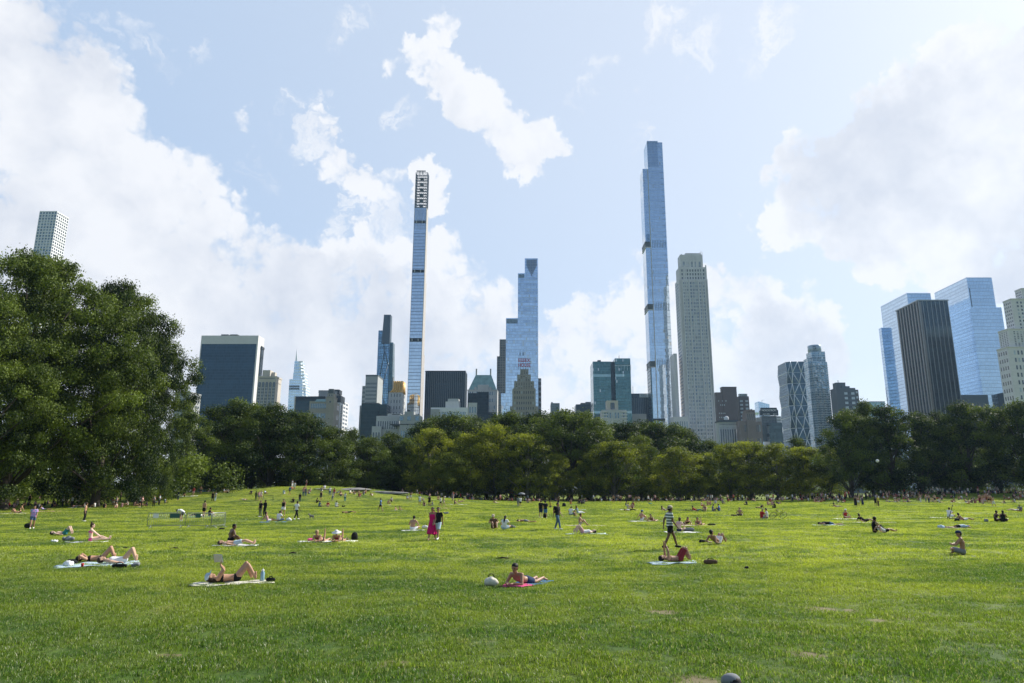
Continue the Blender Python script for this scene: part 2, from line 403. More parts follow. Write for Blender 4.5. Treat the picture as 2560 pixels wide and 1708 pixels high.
        J = Pose((0, -.05, .30), u=(0, .25, 1), u2=(0, .5, 1), hf=(0, 1, -.3))
        for k in (0, 1): s = (-1, 1)[k]; J.leg(k, (s*.12, -.25, .06), (0, 1, -.25), (0, -1, -.1)); J.arm(k, (s*.18, .38, .20), (s, -.5, 0))
    return J
SKIN = {'a': (.54, .33, .22), 'b': (.42, .235, .145), 'c': (.33, .18, .11), 'd': (.16, .085, .055), 'e': (.62, .43, .33)}
HAIRC = {'k': (.012, .010, .009), 'b': (.045, .026, .015), 'l': (.33, .23, .11), 'g': (.35, .34, .33), 'r': (.16, .06, .025)}
CLO = {'white': (.74, .74, .73), 'black': (.014, .015, .017), 'grey': (.20, .21, .22), 'navy': (.025, .04, .09), 'blue': (.06, .16, .36), 'sky': (.44, .55, .63), 'teal': (.04, .22, .24), 'jean': (.07, .13, .22),
       'red': (.42, .03, .03), 'maroon': (.20, .03, .035), 'pink': (.75, .08, .30), 'magenta': (.52, .015, .14), 'rose': (.62, .35, .36), 'green': (.08, .16, .07), 'olive': (.12, .14, .08), 'yellow': (.60, .48, .06), 'beige': (.50, .43, .33),
       'brown': (.12, .075, .05), 'orange': (.62, .16, .03), 'lilac': (.42, .34, .58), 'cream': (.66, .62, .52)}
def cmat(c, pre='cloth'):
    return plain(pre+'_'+c, CLO[c], .85, 0, .12, 9., .15)
def skin(c):
    k = 'skin_'+c
    if k in _mc: return _mc[k]
    m = plain(k, SKIN[c], .5, 0, .06, 8., .35); p = m.node_tree.nodes['Principled BSDF']
    p.inputs['Subsurface Weight'].default_value = .08; p.inputs['Subsurface Radius'].default_value = (.02, .008, .004); return m
def hmat(c): return plain('hair_'+c, HAIRC[c], .6, 0, .3, 30., .25)
FACE = [plain('eye_dark', (.02, .014, .012), .2), plain('lip', (.32, .10, .09), .5)]
_pc = {}
def part(posek, v, kind, near):
    key = (posek, v, kind, near)
    if key not in _pc:
        J = _pc.setdefault(('J', posek, v), None) or pose(posek, v); _pc[('J', posek, v)] = J
        if kind == 'body': me = body_mesh(J, near)
        elif kind == 'face': me = face_mesh(J)
        elif kind[0] == '#': me = hair_mesh(J, kind[1:], near)
        else: me = cloth_mesh(J, kind, near)
        _pc[key] = me
    return _pc[key]
PART_NAME = {'tee': 'shirt', 'long': 'shirt', 'tank': 'top', 'bra': 'bikini_top', 'suit': 'swimsuit', 'shorts': 'shorts', 'longshorts': 'shorts', 'pants': 'trousers', 'brief': 'briefs', 'skirt': 'skirt', 'dress': 'dress', 'shoe': 'shoes', 'backpack': 'backpack'}
def person(loc, rz, posek, v=0, skin_='b', hair=('short', 'k'), wear=(), label=None, group=None, near=False, hgt=1.72, hat=None, mats=None):
    def mk(me, nm, mt, par):
        o = bpy.data.objects.new(nm, me); COL.objects.link(o); o.parent = par
        if not me.materials: me.materials.append(mt)
        o.material_slots[0].link = 'OBJECT'; o.material_slots[0].material = mt; return o
    root = mk(part(posek, v, 'body', near), 'person', skin(skin_), None)
    root.location = loc; root.rotation_euler = (0, 0, R(rz)); k = hgt/1.75; root.scale = (k, k, k)
    tag(root, label, 'person', group)
    if hair: mk(part(posek, v, '#'+hair[0], near), 'hair', hmat(hair[1]), root)
    if hat: mk(part(posek, v, '#'+hat[0], near), 'sun_hat' if hat[0] == 'sunhat' else 'cap', cmat(hat[1]), root)
    for kind, c in wear: mk(part(posek, v, kind, near), PART_NAME[kind], c if isinstance(c, bpy.types.Material) else cmat(c), root)
    if near:
        me = part(posek, v, 'face', near); o = bpy.data.objects.new('face', me); COL.objects.link(o); o.parent = root
        if not me.materials: [me.materials.append(q) for q in FACE]
    return root
# ---------------------------------------------------------------- sky, sun
SUN_AZ = R(57); SUN_EL = R(37)          # azimuth clockwise from straight ahead (+Y)
SUN = Vector((math.sin(SUN_AZ)*math.cos(SUN_EL), math.cos(SUN_AZ)*math.cos(SUN_EL), math.sin(SUN_EL)))
sl = bpy.data.lights.new("sun", 'SUN'); so = bpy.data.objects.new("sun", sl); COL.objects.link(so)
sl.energy = 5.0; sl.angle = R(.53); sl.color = (1, .95, .87)
so.rotation_euler = SUN.to_track_quat('Z', 'Y').to_euler(); so.location = (60, 50, 80)
w = bpy.data.worlds.new("World"); sc.world = w; w.use_nodes = True
t = NT(w.node_tree); bg = w.node_tree.nodes['Background']
sky = t.node('ShaderNodeTexSky', sky_type='NISHITA'); sky.sun_disc = False
sky.sun_elevation = SUN_EL; sky.sun_rotation = SUN_AZ; sky.air_density = 1.0; sky.dust_density = 1.2; sky.ozone_density = 1.5
d = t.vm('NORMALIZE', t.coord('Generated'))
# clouds: soft lobes at fixed directions of the sky, torn by noise
warp = t.noise(d, 5.5, 5, .6, 0, True)
warp2 = t.noise(d, 26, 6, .62, 0, True)
dw = t.vm('ADD', d, t.vm('ADD', t.vm('SCALE', t.vm('SUBTRACT', warp, (.5, .5, .5)), scale=.13),
                         t.vm('SCALE', t.vm('SUBTRACT', warp2, (.5, .5, .5)), scale=.08)))
dw = t.vm('NORMALIZE', dw)
LOBES = [
 (450, 960, 250, .9), (760, 980, 220, .85), (1080, 960, 200, .85), (1350, 970, 180, .75), (1700, 900, 170, .9), (1900, 880, 180, .95), (2050, 930, 160, .8), (1620, 800, 110, .85),  # px, py, radius px, weight
 (-60, 120, 330, 1), (90, 230, 280, 1), (180, 330, 250, 1), (60, 480, 330, 1), (300, 480, 235, 1), (430, 560, 220, 1), (200, 640, 300, 1),
 (560, 640, 200, 1), (680, 650, 165, 1), (740, 740, 200, 1), (420, 760, 260, 1), (600, 850, 250, 1), (800, 880, 240, .9), (130, 820, 300, .8), (300, 980, 250, .7),
 (940, 620, 100, .8), (1000, 600, 90, .7), (870, 560, 70, .6), (1120, 690, 130, .9), (1100, 800, 160, .9), (1230, 760, 130, .8), (1240, 900, 200, .8),
 (960, 740, 150, .9), (960, 880, 190, .9), (1420, 790, 110, .8), (1560, 720, 85, .8), (1500, 850, 150, .8), (1380, 900, 150, .8), (1640, 830, 130, .8), (1700, 950, 200, .7),
 (1060, 110, 75, .9), (1120, 70, 70, .9), (1110, 190, 110, 1), (1180, 250, 105, 1), (1240, 230, 80, .9), (1260, 320, 100, 1), (1350, 340, 95, 1), (1400, 370, 70, .9), (1300, 380, 85, .9), (990, 130, 60, .8), (975, 270, 45, .5),
 (800, 385, 75, .9), (870, 430, 75, .9), (940, 470, 80, .9), (1040, 440, 60, .8), (1080, 490, 65, .8), (780, 330, 45, .6), (900, 540, 60, .6), (1000, 540, 55, .5),
 (600, 300, 62, .7), (720, 285, 48, .6), (800, 300, 50, .65), (780, 240, 35, .55), (640, 420, 50, .35), (340, 90, 60, .42), (400, 130, 50, .42), (470, 80, 45, .38), (215, 25, 50, .4), (870, 30, 55, .45), (840, 70, 40, .4),
 (1660, 55, 48, .6), (1700, 25, 55, .55), (1745, 90, 50, .5), (1925, 60, 50, .55), (1910, 110, 45, .5), (1480, 230, 45, .45), (1510, 145, 30, .4), (1770, 125, 30, .45), (1600, 360, 35, .45), (1610, 400, 40, .4),
 (2040, 480, 150, 1), (2000, 540, 120, 1), (2150, 420, 190, 1), (2240, 330, 180, 1), (2330, 300, 210, 1), (2440, 210, 180, 1), (2540, 200, 190, 1), (2300, 500, 220, 1), (2500, 450, 260, 1), (2150, 560, 150, 1), (2250, 620, 130, .95), (2420, 640, 150, .95), (2560, 640, 170, 1), (2700, 400, 350, 1),
 (1790, 720, 100, .95), (1860, 750, 110, .95), (1930, 760, 105, .95), (2000, 800, 115, .95), (2070, 850, 110, .95), (1960, 900, 170, .75), (2150, 930, 150, .6),
]
def lobes(which, rmin=0):
    acc = None
    for px, py, rp, wt in LOBES:
        if (wt >= .62 or rp > 85) != which or rp < rmin: continue
        x, y, z = ray(px, py); c = Vector((x, y, z)).normalized()
        x2, y2, z2 = ray(px+rp*.7, py+rp*.7); c2 = Vector((x2, y2, z2)).normalized()
        a = c.angle(c2)*(.98 if which else 1.3)
        q = t.vm('DOT_PRODUCT', dw, tuple(c))
        v = t.ramp(q, math.cos(a*1.22), math.cos(a*.2), 0, wt if which else min(1, wt*1.5))
        acc = v if acc is None else t.m('SMOOTH_MAX', acc, v, .22 if which else .05)
    return acc
acc = lobes(True); wis = lobes(False); thick = lobes(True, 145)
# scattered clouds over the rest of the sky (behind the photographer, seen in the glass)
zz = t.sep(d)
dn = t.vm('MULTIPLY', d, (1, 1, 2.2))
back = t.ramp(t.noise(dn, 2.6, 7, .58), .56, .72)
back = t.m('MULTIPLY', back, t.ramp(zz[1], .25, -.1))
def puff(v, scale, detail=3.):
    n = t.node('ShaderNodeTexVoronoi', feature='F1'); t.put(n.inputs['Vector'], v); n.inputs['Scale'].default_value = scale
    n.inputs['Detail'].default_value = detail; n.inputs['Roughness'].default_value = .55; n.inputs['Lacunarity'].default_value = 2.3; return n.outputs['Distance']
wv = t.vm('NORMALIZE', t.vm('ADD', d, t.vm('SCALE', t.vm('SUBTRACT', warp2, (.5, .5, .5)), scale=.035)))
pf = puff(wv, 13)
fb = t.noise(d, 13, 10, .68)
fb2 = t.noise(d, 48, 7, .72)
edge = t.m('ADD', t.m('ADD', t.m('MULTIPLY', t.m('SUBTRACT', fb, .5), .75), t.m('MULTIPLY', t.m('SUBTRACT', fb2, .5), .30)), t.m('MULTIPLY', t.m('SUBTRACT', .70, pf), .62))
fld = t.m('ADD', t.m('MAXIMUM', acc, t.m('MULTIPLY', back, .8)), t.m('MULTIPLY', edge, t.ramp(t.m('MAXIMUM', acc, back), 0, .2)))
dens = t.ramp(fld, .30, .62)
# thin torn shreds between the big clouds
shred = t.noise(t.vm('MULTIPLY', dw, (1, 1, .8)), 15, 9, .72, 1.4)
dens2 = t.m('MULTIPLY', t.ramp(t.m('MULTIPLY', wis, t.ramp(shred, .36, .66)), .12, .85), .8)
dens = t.m('MAXIMUM', dens, dens2)
# billows: brighter on the side of each swelling that faces the sun, lavender grey in the thick body
dsun = t.vm('DOT_PRODUCT', d, tuple(SUN))
dl = t.vm('NORMALIZE', t.vm('ADD', d, tuple(SUN*.045+Vector((0, 0, .02)))))
dl2 = t.vm('NORMALIZE', t.vm('ADD', d, tuple(SUN*.02+Vector((0, 0, .01)))))
ws = t.vm('NORMALIZE', t.vm('ADD', wv, tuple(SUN*.030+Vector((0, 0, .016)))))
rel = t.m('ADD', t.m('MULTIPLY', t.m('SUBTRACT', t.noise(d, 5.5, 6, .52), t.noise(dl, 5.5, 6, .52)), 1.8), t.m('MULTIPLY', t.m('SUBTRACT', puff(ws, 13), pf), .42))
body = t.ramp(t.m('ADD', thick, t.m('MULTIPLY', t.m('SUBTRACT', t.noise(d, 4, 5, .55), .5), 2.6)), .55, 1.35)
shade = t.m('SUBTRACT', t.m('MULTIPLY', body, .78), rel, clamp=True)
ccol = t.mix(shade, (6.6, 6.7, 6.95), (4.85, 5.15, 5.8))
# clear sky: nishita thinned by bright summer haze, most of all towards the sun and the horizon
aure = t.ramp(dsun, .25, 1., 0, .85, False)
low = t.ramp(zz[2], .45, 0., 0, .9)
front = t.ramp(zz[1], -.4, .3, .05, .78)
veil = t.m('MAXIMUM', t.m('MAXIMUM', aure, t.m('MULTIPLY', low, t.ramp(zz[1], -.3, .4, .3, 1.))), front)
pale = t.mix(t.m('MAXIMUM', aure, t.m('MULTIPLY', low, t.ramp(zz[1], -.3, .4, .3, 1.))), (3.95, 5.0, 6.55), (6.2, 6.55, 7.1))
base = t.mix(veil, sky.outputs[0], pale)
fin = t.mix(t.m('MULTIPLY', dens, .97), base, ccol)
t.put(bg.inputs['Color'], fin); bg.inputs['Strength'].default_value = .1
w.cycles.sampling_method = 'MANUAL'; w.cycles.sample_map_resolution = 512
# ---------------------------------------------------------------- trees
def leaf_mat(name, dark, light, trans, tmix=.42):
    m, t, p = new_mat(name)
    a = t.node('ShaderNodeAttribute', attribute_name='tone').outputs['Fac']
    oi = t.node('ShaderNodeObjectInfo')
    k = t.m('ADD', a, t.m('MULTIPLY', t.m('SUBTRACT', oi.outputs['Random'], .5), .35))
    col = t.mix(t.ramp(k, .1, .95, 0, 1, False), tuple(dark), tuple(light))
    t.put(p.inputs['Base Color'], col); p.inputs['Roughness'].default_value = .6; p.inputs['Specular IOR Level'].default_value = .2
    tr = t.node('ShaderNodeBsdfTranslucent'); t.put(tr.inputs['Color'], t.vm('MULTIPLY', col, trans))
    mx = t.node('ShaderNodeMixShader'); mx.inputs[0].default_value = tmix
    t.l.new(p.outputs[0], mx.inputs[1]); t.l.new(tr.outputs[0], mx.inputs[2])
    t.l.new(mx.outputs[0], m.node_tree.nodes['Material Output'].inputs['Surface']); return m
LF = {'dark': leaf_mat('dark_leaves', (.012, .028, .007), (.122, .162, .026), (1.4, 1.45, .5), .28),
      'big': leaf_mat('plane_leaves', (.010, .024, .006), (.140, .188, .030), (1.4, 1.45, .5), .28),
      'gold': leaf_mat('yellowing_leaves', (.045, .066, .009), (.285, .290, .032), (1.3, 1.45, .5), .40),
      'mix': leaf_mat('turning_leaves', (.030, .052, .009), (.19, .21, .028), (1.3, 1.45, .5), .38)}
BARK = plain('bark', (.06, .048, .038), .9, 0, .35, 6.)
BARK2 = plain('pale_bark', (.16, .14, .11), .9, 0, .4, 3.)
def leaves_mesh(name, C_, Rr, per, ls, seed, flat=.62):
    """leaf-sized faces spread through clumps of radius Rr round centres C_"""
    r = np.random.default_rng(seed); P = []; N = []; T = []
    for c, q in zip(C_, Rr):
        n = int(per*q*q)
        d = r.normal(size=(n, 3)); d /= np.linalg.norm(d, axis=1)[:, None]
        rad = q*r.random(n)**.5*(1+.5*(r.random(n) > .88))
        P.append(c+d*rad[:, None]*[1, 1, flat]); N.append(d*.9+r.normal(size=(n, 3))*.75+[0, 0, .35])
        T.append(np.clip(r.normal(.5, .2, n)+r.normal(0, .28), 0, 1))
    P = np.concatenate(P); N = np.concatenate(N); T = np.concatenate(T); n = len(P)
    N /= np.linalg.norm(N, axis=1)[:, None]
    a = np.cross(N, r.normal(size=(n, 3))); a /= np.linalg.norm(a, axis=1)[:, None]; b = np.cross(N, a)
    s = ls*r.uniform(.6, 1.35, n)[:, None]
    V = np.stack([P-a*s*.5, P+b*s*.34-N*s*.10, P+a*s*.5-[0, 0, .06]*s, P-b*s*.34-N*s*.10], 1).reshape(-1, 3)
    me = bpy.data.meshes.new(name)
    me.vertices.add(n*4); me.vertices.foreach_set('co', V.ravel())
    me.loops.add(n*4); me.loops.foreach_set('vertex_index', np.arange(n*4)); me.polygons.add(n)
    me.polygons.foreach_set('loop_start', np.arange(n)*4); me.polygons.foreach_set('loop_total', np.full(n, 4)); me.update(calc_edges=True)
    at_ = me.attributes.new('tone', 'FLOAT', 'POINT'); at_.data.foreach_set('value', np.repeat(T, 4)); return me
def tree_proto(kind, H, Rw, low, nc, cr, per, ls, seed, lean=0., bark=None, hole=0.):
    """(crown mesh, trunk mesh): H tall, Rw crown radius, low = height of the lowest leaves / H"""
    r = np.random.default_rng(seed); C_ = []; Q = []
    zc = H*(low+1)/2; rz = H*(1-low)/2
    ph = r.uniform(0, 6.28, 4)
    ncore = int(nc*.3); tries = 0
    while len(C_) < nc:
        core = len(C_) < ncore; tries += 1
        u = r.random()**.85; z = low+(1-low)*u; az = r.uniform(0, 6.283); rr = r.uniform(.1, .62) if core else r.uniform(.82, 1.06)
        prof = (.74+.26*math.sin(min(1, u/.38)*1.57)) if u < .38 else math.sqrt(max(0, 1-((u-.38)/.64)**2.3))
        lump = 1+.15*math.sin(3*az+ph[0])+.12*math.sin(5*az+ph[1]+u*5)+.10*math.sin(7*u+ph[2])
        q = cr*(r.uniform(1., 1.4) if core else r.uniform(.6, 1.2))
        p = np.array([math.cos(az)*(Rw-q*.55)*prof*lump*rr, math.sin(az)*(Rw-q*.55)*prof*lump*rr, H*z*(1-.03*(rr > .8))-q*.5*u+q*.4*(1-u)])
        if not core and len(C_) > ncore and min(np.linalg.norm(p-c) for c in C_[ncore:]) < cr*(1.22 if tries < nc*40 else .75): continue
        C_.append(p); Q.append(q)
    C_ = np.array(C_); me = leaves_mesh('crown', C_, Q, per, ls, seed+1)
    mb = MB(); tr = .035*H*.55+.12
    top = Vector((lean, 0, H*.62)); pts = [Vector((0, 0, -.4)), Vector((0, 0, .5)), Vector((lean*.3, .1, H*.2)), Vector((lean*.6, -.15, H*.42)), top]
    mb.tube(pts, [tr*1.7, tr*1.15, tr*.9, tr*.65, tr*.28], 9)
    order = r.permutation(nc)[:26]
    for i in order:
        e = Vector(C_[i]); f = min(.95, max(.3, (e.z-.2*H)/(H*.62)*.75)); k = f*4
        j = min(3, int(k)); s = pts[j].lerp(pts[j+1], k-j)
        mid = s.lerp(e, .5)+Vector((0, 0, -.3+.06*(e-s).length))
        mb.tube([s, mid, e], [tr*.34, tr*.2, .05], 5)
    return me, mb.mesh('trunk'), kind, bark or BARK
PROTO = {}
def P_(key, *a, **k): PROTO[key] = tree_proto(*a, **k)
P_('d0', 'dark', 22, 8.5, .04, 88, 2.1, 73, 0.38, 11); P_('d1', 'dark', 22, 8.0, .02, 84, 2.1, 73, 0.38, 23); P_('d2', 'dark', 22, 8.5, .16, 76, 2.2, 70, 0.38, 35, 1.)
P_('g0', 'gold', 17, 8.2, .05, 80, 1.9, 73, 0.35, 41, bark=BARK2); P_('g1', 'gold', 17, 7.5, .08, 76, 1.9, 73, 0.35, 57, .8, BARK2); P_('m0', 'mix', 18, 8, .03, 80, 2.0, 73, 0.36, 63)
P_('b0', 'big', 29, 13.5, .15, 330, 1.75, 185, .25, 71); P_('b1', 'big', 27, 12., .03, 330, 1.7, 185, .25, 83); P_('d3', 'dark', 22, 8.5, .44, 62, 2.1, 73, 0.38, 97)
TREES = []
def tree(key, x, y, H, Rw, label, group=None, rz=None, cat='tree', name='tree'):
    cr, tk, kind, bark = PROTO[key]
    h0 = {'d': 22, 'g': 17, 'm': 18, 'b': 29 if key == 'b0' else 27}[key[0]]; r0 = {'d0': 8.5, 'd1': 8, 'd2': 8.5, 'd3': 8.5, 'g0': 8.2, 'g1': 7.5, 'm0': 8, 'b0': 13.5, 'b1': 12}[key]
    z = float(gz(x, y))
    root = thing(name, label, cat, (x, y, z), random.uniform(0, 6.28) if rz is None else rz, group)
    root.scale = (Rw/r0, Rw/r0, H/h0)
    for nm, me, mt in (('crown', cr, LF[kind]), ('trunk', tk, bark)):
        o = bpy.data.objects.new(nm, me); COL.objects.link(o); o.parent = root
        if not me.materials: me.materials.append(mt)
    TREES.append((x, y, H, Rw)); return root
def tree_px(key, px, pyt, hw, D, label, group, f=1.):
    t_ = at(px, pyt, D); r = hw*D/F*1.05
    h = t_.z-float(gz(t_.x, D)); return tree(key, t_.x, D, h*f, max(r, 2), label, group)
def build_trees():
    G = 'large trees at the edge of the lawn'
    tree_px('b0', 105, 632, 235, 97, 'huge broad green tree with thick dark trunk towering over the shaded sunbathers', G)
    tree_px('b1', 312, 698, 158, 107, 'tall leafy tree whose drooping branches reach out towards the dark white framed slab tower', G)
    tree_px('b1', -55, 690, 190, 86, 'big dark tree cut off by the edge of the view beside the huge broad tree', G)
    tree_px('b1', 392, 822, 80, 119, 'lower bushy tree tucked under the drooping side of the tall leafy tree', G)
    G = 'dark green trees along the far edge of the meadow'
    for i, (px, py, hw, D, lab) in enumerate([
        (478, 1028, 62, 150, 'dark round tree below the broad slab tower, next to the tall leafy tree'),
        (545, 1015, 62, 168, 'dark tree straight below the dark glass of the white framed slab'),
        (602, 994, 74, 165, 'highest dark tree under the white framed slab tower'),
        (645, 1012, 60, 176, 'dark tree crown filling the gap below the dark slab\'s white corner'),
        (732, 1024, 60, 178, 'dark tree crown below the hazy spire'),
        (690, 1008, 78, 163, 'dark dense tree with low hanging branches below the arched beige tower'),
        (768, 1030, 72, 166, 'dark tree rising in front of the turreted stone building'),
        (830, 1066, 56, 172, 'dark sloping tree below the striped side of the grey hotel'),
        (884, 1070, 40, 185, 'small dark tree in the sky gap between the hotel and the green glass block'),
        (925, 1092, 58, 182, 'dark tree under the dark green glass block'),
        (978, 1080, 42, 190, 'small round dark tree in front of the pale stone blocks'),
        (1022, 1098, 50, 188, 'dull green tree at the foot of the extremely thin tower'),
        (1062, 1052, 62, 206, 'dark tree crown in front of the black ribbed slab, by the very thin tower'),
        (1095, 1040, 60, 212, 'dark tree crown filling the dip below the black ribbed slab'),
        (1180, 1040, 60, 214, 'dark tree crown between the white low block and the mansard roofed hotel'),
        (1250, 1034, 56, 214, 'dark tree crown behind the high yellow green tree'),
        (1382, 1032, 60, 214, 'dark tree crown in the open gap of sky beside the lone grey block'),
        (1468, 1040, 60, 214, 'dark tree crown below the low dark blue block'),
        (1538, 1056, 60, 214, 'dark tree crown below the beige balconied block'),
        (1610, 1052, 64, 214, 'dark tree crown below the dark ribbed name panel block'),
        (1690, 1058, 56, 214, 'dark tree crown between the two tallest towers\' feet'),
        (1775, 1100, 56, 212, 'dark tree crown behind the yellow trees below the brown brick tower'),
        (1140, 1033, 72, 205, 'dark tree crown in front of the white low apartment block'),
        (1218, 1052, 56, 204, 'dark tree crown below the mansard roofed hotel'),
        (1280, 1027, 66, 208, 'dark tree crown below the stepped blue tower'),
        (1345, 1030, 62, 207, 'dark tree crown beneath the lone grey block'),
        (1422, 1023, 86, 192, 'tall dark tree standing on a bare black trunk near the middle of the treeline'),
        (1505, 1062, 58, 204, 'dark tree crown beneath the twin green glass towers'),
        (1568, 1057, 66, 205, 'dark tree crown below the white name panel'),
        (1650, 1053, 72, 206, 'dark tree crown at the foot of the tallest tower'),
        (1712, 1070, 50, 208, 'dark tree crown at the foot of the limestone tower'),
        (1990, 1092, 30, 196, 'small dark green treetop before the faceted lattice tower'),
        (2108, 1022, 62, 166, 'tall dark tree at the corner where the skyline dips, before the slate tower'),
        (2158, 1000, 46, 172, 'dark tree with a ragged top sticking out above its neighbours'),
        (2212, 1012, 66, 166, 'dark tree before the pale teal block'),
        (2282, 1030, 62, 170, 'dark tree with light limbs below the blue office tower'),
        (2338, 1028, 52, 172, 'dark tree straight below the black corner tower'),
        (2402, 1004, 68, 168, 'dark tree below the taller blue office tower'),
        (2470, 1012, 62, 170, 'dark tree between the taller blue tower and the stone apartment house'),
        (2538, 1000, 70, 164, 'dark tree below the stone apartment house at the edge'),
        (2640, 1000, 80, 160, 'dark tree mostly outside the edge beyond the stone apartment house')]):
        tree_px(('d0', 'd1', 'd2')[i % 3] if px != 1422 else 'd3', px, py-3, hw*(1.2 if D > 190 else 1.1), D, lab, G)
    G = 'yellowing trees along the far edge of the meadow'
    for i, (px, py, hw, D, lab, k) in enumerate([
        (1078, 1064, 62, 184, 'yellow green tree beside the foot of the extremely thin tower', 'g0'),
        (1175, 1078, 62, 182, 'olive yellow tree under the low white apartment block', 'g1'),
        (1238, 1054, 66, 184, 'high yellow green tree below the mansard roofed hotel', 'g0'),
        (1318, 1078, 78, 180, 'broad spreading yellow tree below the stepped tan hotel', 'g0'),
        (1388, 1130, 46, 178, 'small yellow tree beside the bare black trunk', 'g1'),
        (1120, 1125, 60, 178, 'low olive tree in front of the yellow green pair', 'm0'),
        (1478, 1130, 46, 180, 'low yellow tree on the other side of the bare black trunk', 'g1'),
        (1532, 1098, 80, 180, 'yellow spreading tree below the twin green glass towers', 'g0'),
        (1598, 1082, 50, 188, 'yellow tinged tree below the white name panel', 'm0'),
        (1690, 1112, 74, 180, 'rounded yellow tree below the tallest tower', 'g1'),
        (1742, 1140, 40, 182, 'low yellow tree beneath the limestone tower', 'g0'),
        (1818, 1104, 62, 182, 'yellow green tree beneath the pale classical building', 'g1'),
        (1868, 1098, 66, 184, 'golden tree beneath the reddish crenellated block', 'g0'),
        (1935, 1104, 62, 183, 'golden tree beneath the billboard building', 'g1'),
        (2004, 1112, 62, 182, 'golden tree beneath the faceted lattice tower', 'g0'),
        (2062, 1106, 52, 184, 'yellow green tree beneath the balconied tower', 'm0')]):
        tree_px(k, px, py, hw, D, lab, G)
    # dim woodland behind the front rows: nobody could count it
    r = np.random.default_rng(5); L_ = []
    for n, (x0, x1), (y0, y1), hz in ((420, (-230, 290), (212, 250), 12), (150, (-330, -110), (150, 215), 11), (110, (-150, -62), (112, 150), 9), (60, (-62, -30), (185, 215), 9)):
        xs_ = r.uniform(x0, x1, n); ys_ = r.uniform(y0, y1, n); L_.append(np.column_stack([xs_, ys_, r.uniform(.5, hz, n)+gz(xs_, ys_)]))
    C_ = np.concatenate(L_); n = len(C_)
    w_ = link('woodland', leaves_mesh('woodland', C_, r.uniform(3, 4.6, n), 34, .5, 9), None, LF['dark'])
    tag(w_, 'dim woodland undergrowth behind the front trees', 'woodland', kind='stuff')
    r = np.random.default_rng(6); n = 60
    G = 'bushes under the far trees'
build_trees()
def build_haze():
    m = bpy.data.materials.new('haze'); m.use_nodes = True; t = NT(m.node_tree); m.node_tree.nodes.remove(m.node_tree.nodes['Principled BSDF'])
    v = t.node('ShaderNodeVolumePrincipled'); v.inputs['Color'].default_value = (.46, .70, 1, 1); v.inputs['Density'].default_value = .00006; v.inputs['Anisotropy'].default_value = .3
    t.l.new(v.outputs[0], m.node_tree.nodes['Material Output'].inputs['Volume'])
    o = MB().box(-3300, 3300, -60, 3300, -6, 520).build('haze', m); tag(o, kind='stuff')
build_haze()
# ---------------------------------------------------------------- buildings
def curtain(name, glass, line, pw, ph, lw=.12, lh=.2, rough=.06, metal=.8, jit=.02, var=.15, linemetal=.3, lit=0., spand=0., streak=0.):
    """curtain wall: panes pw x ph metres between mullions, each pane tilted and tinted a little differently"""
    m, t, p = new_mat(name)
    o = t.sep(t.coord())
    u = t.m('DIVIDE', t.m('ADD', o[0], o[1]), pw); v = t.m('DIVIDE', o[2], ph)
    fu, fv = t.m('FRACT', u), t.m('FRACT', v)
    cu, cv = t.m('FLOOR', u), t.m('FLOOR', v)
    mask = t.m('MAXIMUM', t.m('LESS_THAN', fu, lw/pw), t.m('LESS_THAN', fv, lh/ph))
    wn = t.node('ShaderNodeTexWhiteNoise', noise_dimensions='2D'); t.put(wn.inputs['Vector'], t.comb(cu, cv, 0))
    wf = t.node('ShaderNodeTexWhiteNoise', noise_dimensions='1D'); t.put(wf.inputs['W'], cv)
    k = t.m('ADD', t.m('MULTIPLY', wn.outputs['Value'], var*1.2), t.m('MULTIPLY', wf.outputs['Value'], var))
    g = t.vm('SCALE', tuple(glass), scale=t.m('ADD', k, 1-var*1.1))
    if spand: g = t.mix(t.m('LESS_THAN', fv, spand), g, tuple(c*.72 for c in glass))
    if lit:
        blind = t.m('GREATER_THAN', wn.outputs['Value'], 1-lit)
        g = t.mix(blind, g, (.5, .52, .53))
    if streak:   # whole floors with blinds drawn
        s = t.m('MULTIPLY', t.m('GREATER_THAN', wf.outputs['Value'], 1-streak), t.m('GREATER_THAN', t.noise(t.comb(t.m('MULTIPLY', o[0], .06), cv, 0), 1.3, 1), .42))
        g = t.mix(t.m('MULTIPLY', s, .6), g, (.45, .6, .62))
    t.put(p.inputs['Base Color'], t.mix(mask, g, tuple(line)))
    t.put(p.inputs['Metallic'], t.m('ADD', t.m('MULTIPLY', mask, linemetal-metal), metal))
    t.put(p.inputs['Roughness'], t.m('ADD', t.m('MULTIPLY', mask, .4), rough))
    p.inputs['Specular IOR Level'].default_value = .5 if max(glass) > .2 else .22
    ge = t.node('ShaderNodeNewGeometry')
    tilt = t.vm('SCALE', t.vm('SUBTRACT', wn.outputs['Color'], (.5, .5, .5)), scale=jit*2)
    wav = t.vm('SCALE', t.vm('SUBTRACT', t.noise(t.coord(), .12, 3, .5, 0, True), (.5, .5, .5)), scale=jit*1.5)
    t.put(p.inputs['Normal'], t.vm('NORMALIZE', t.vm('ADD', ge.outputs['Normal'], t.vm('ADD', tilt, wav))))
    return m
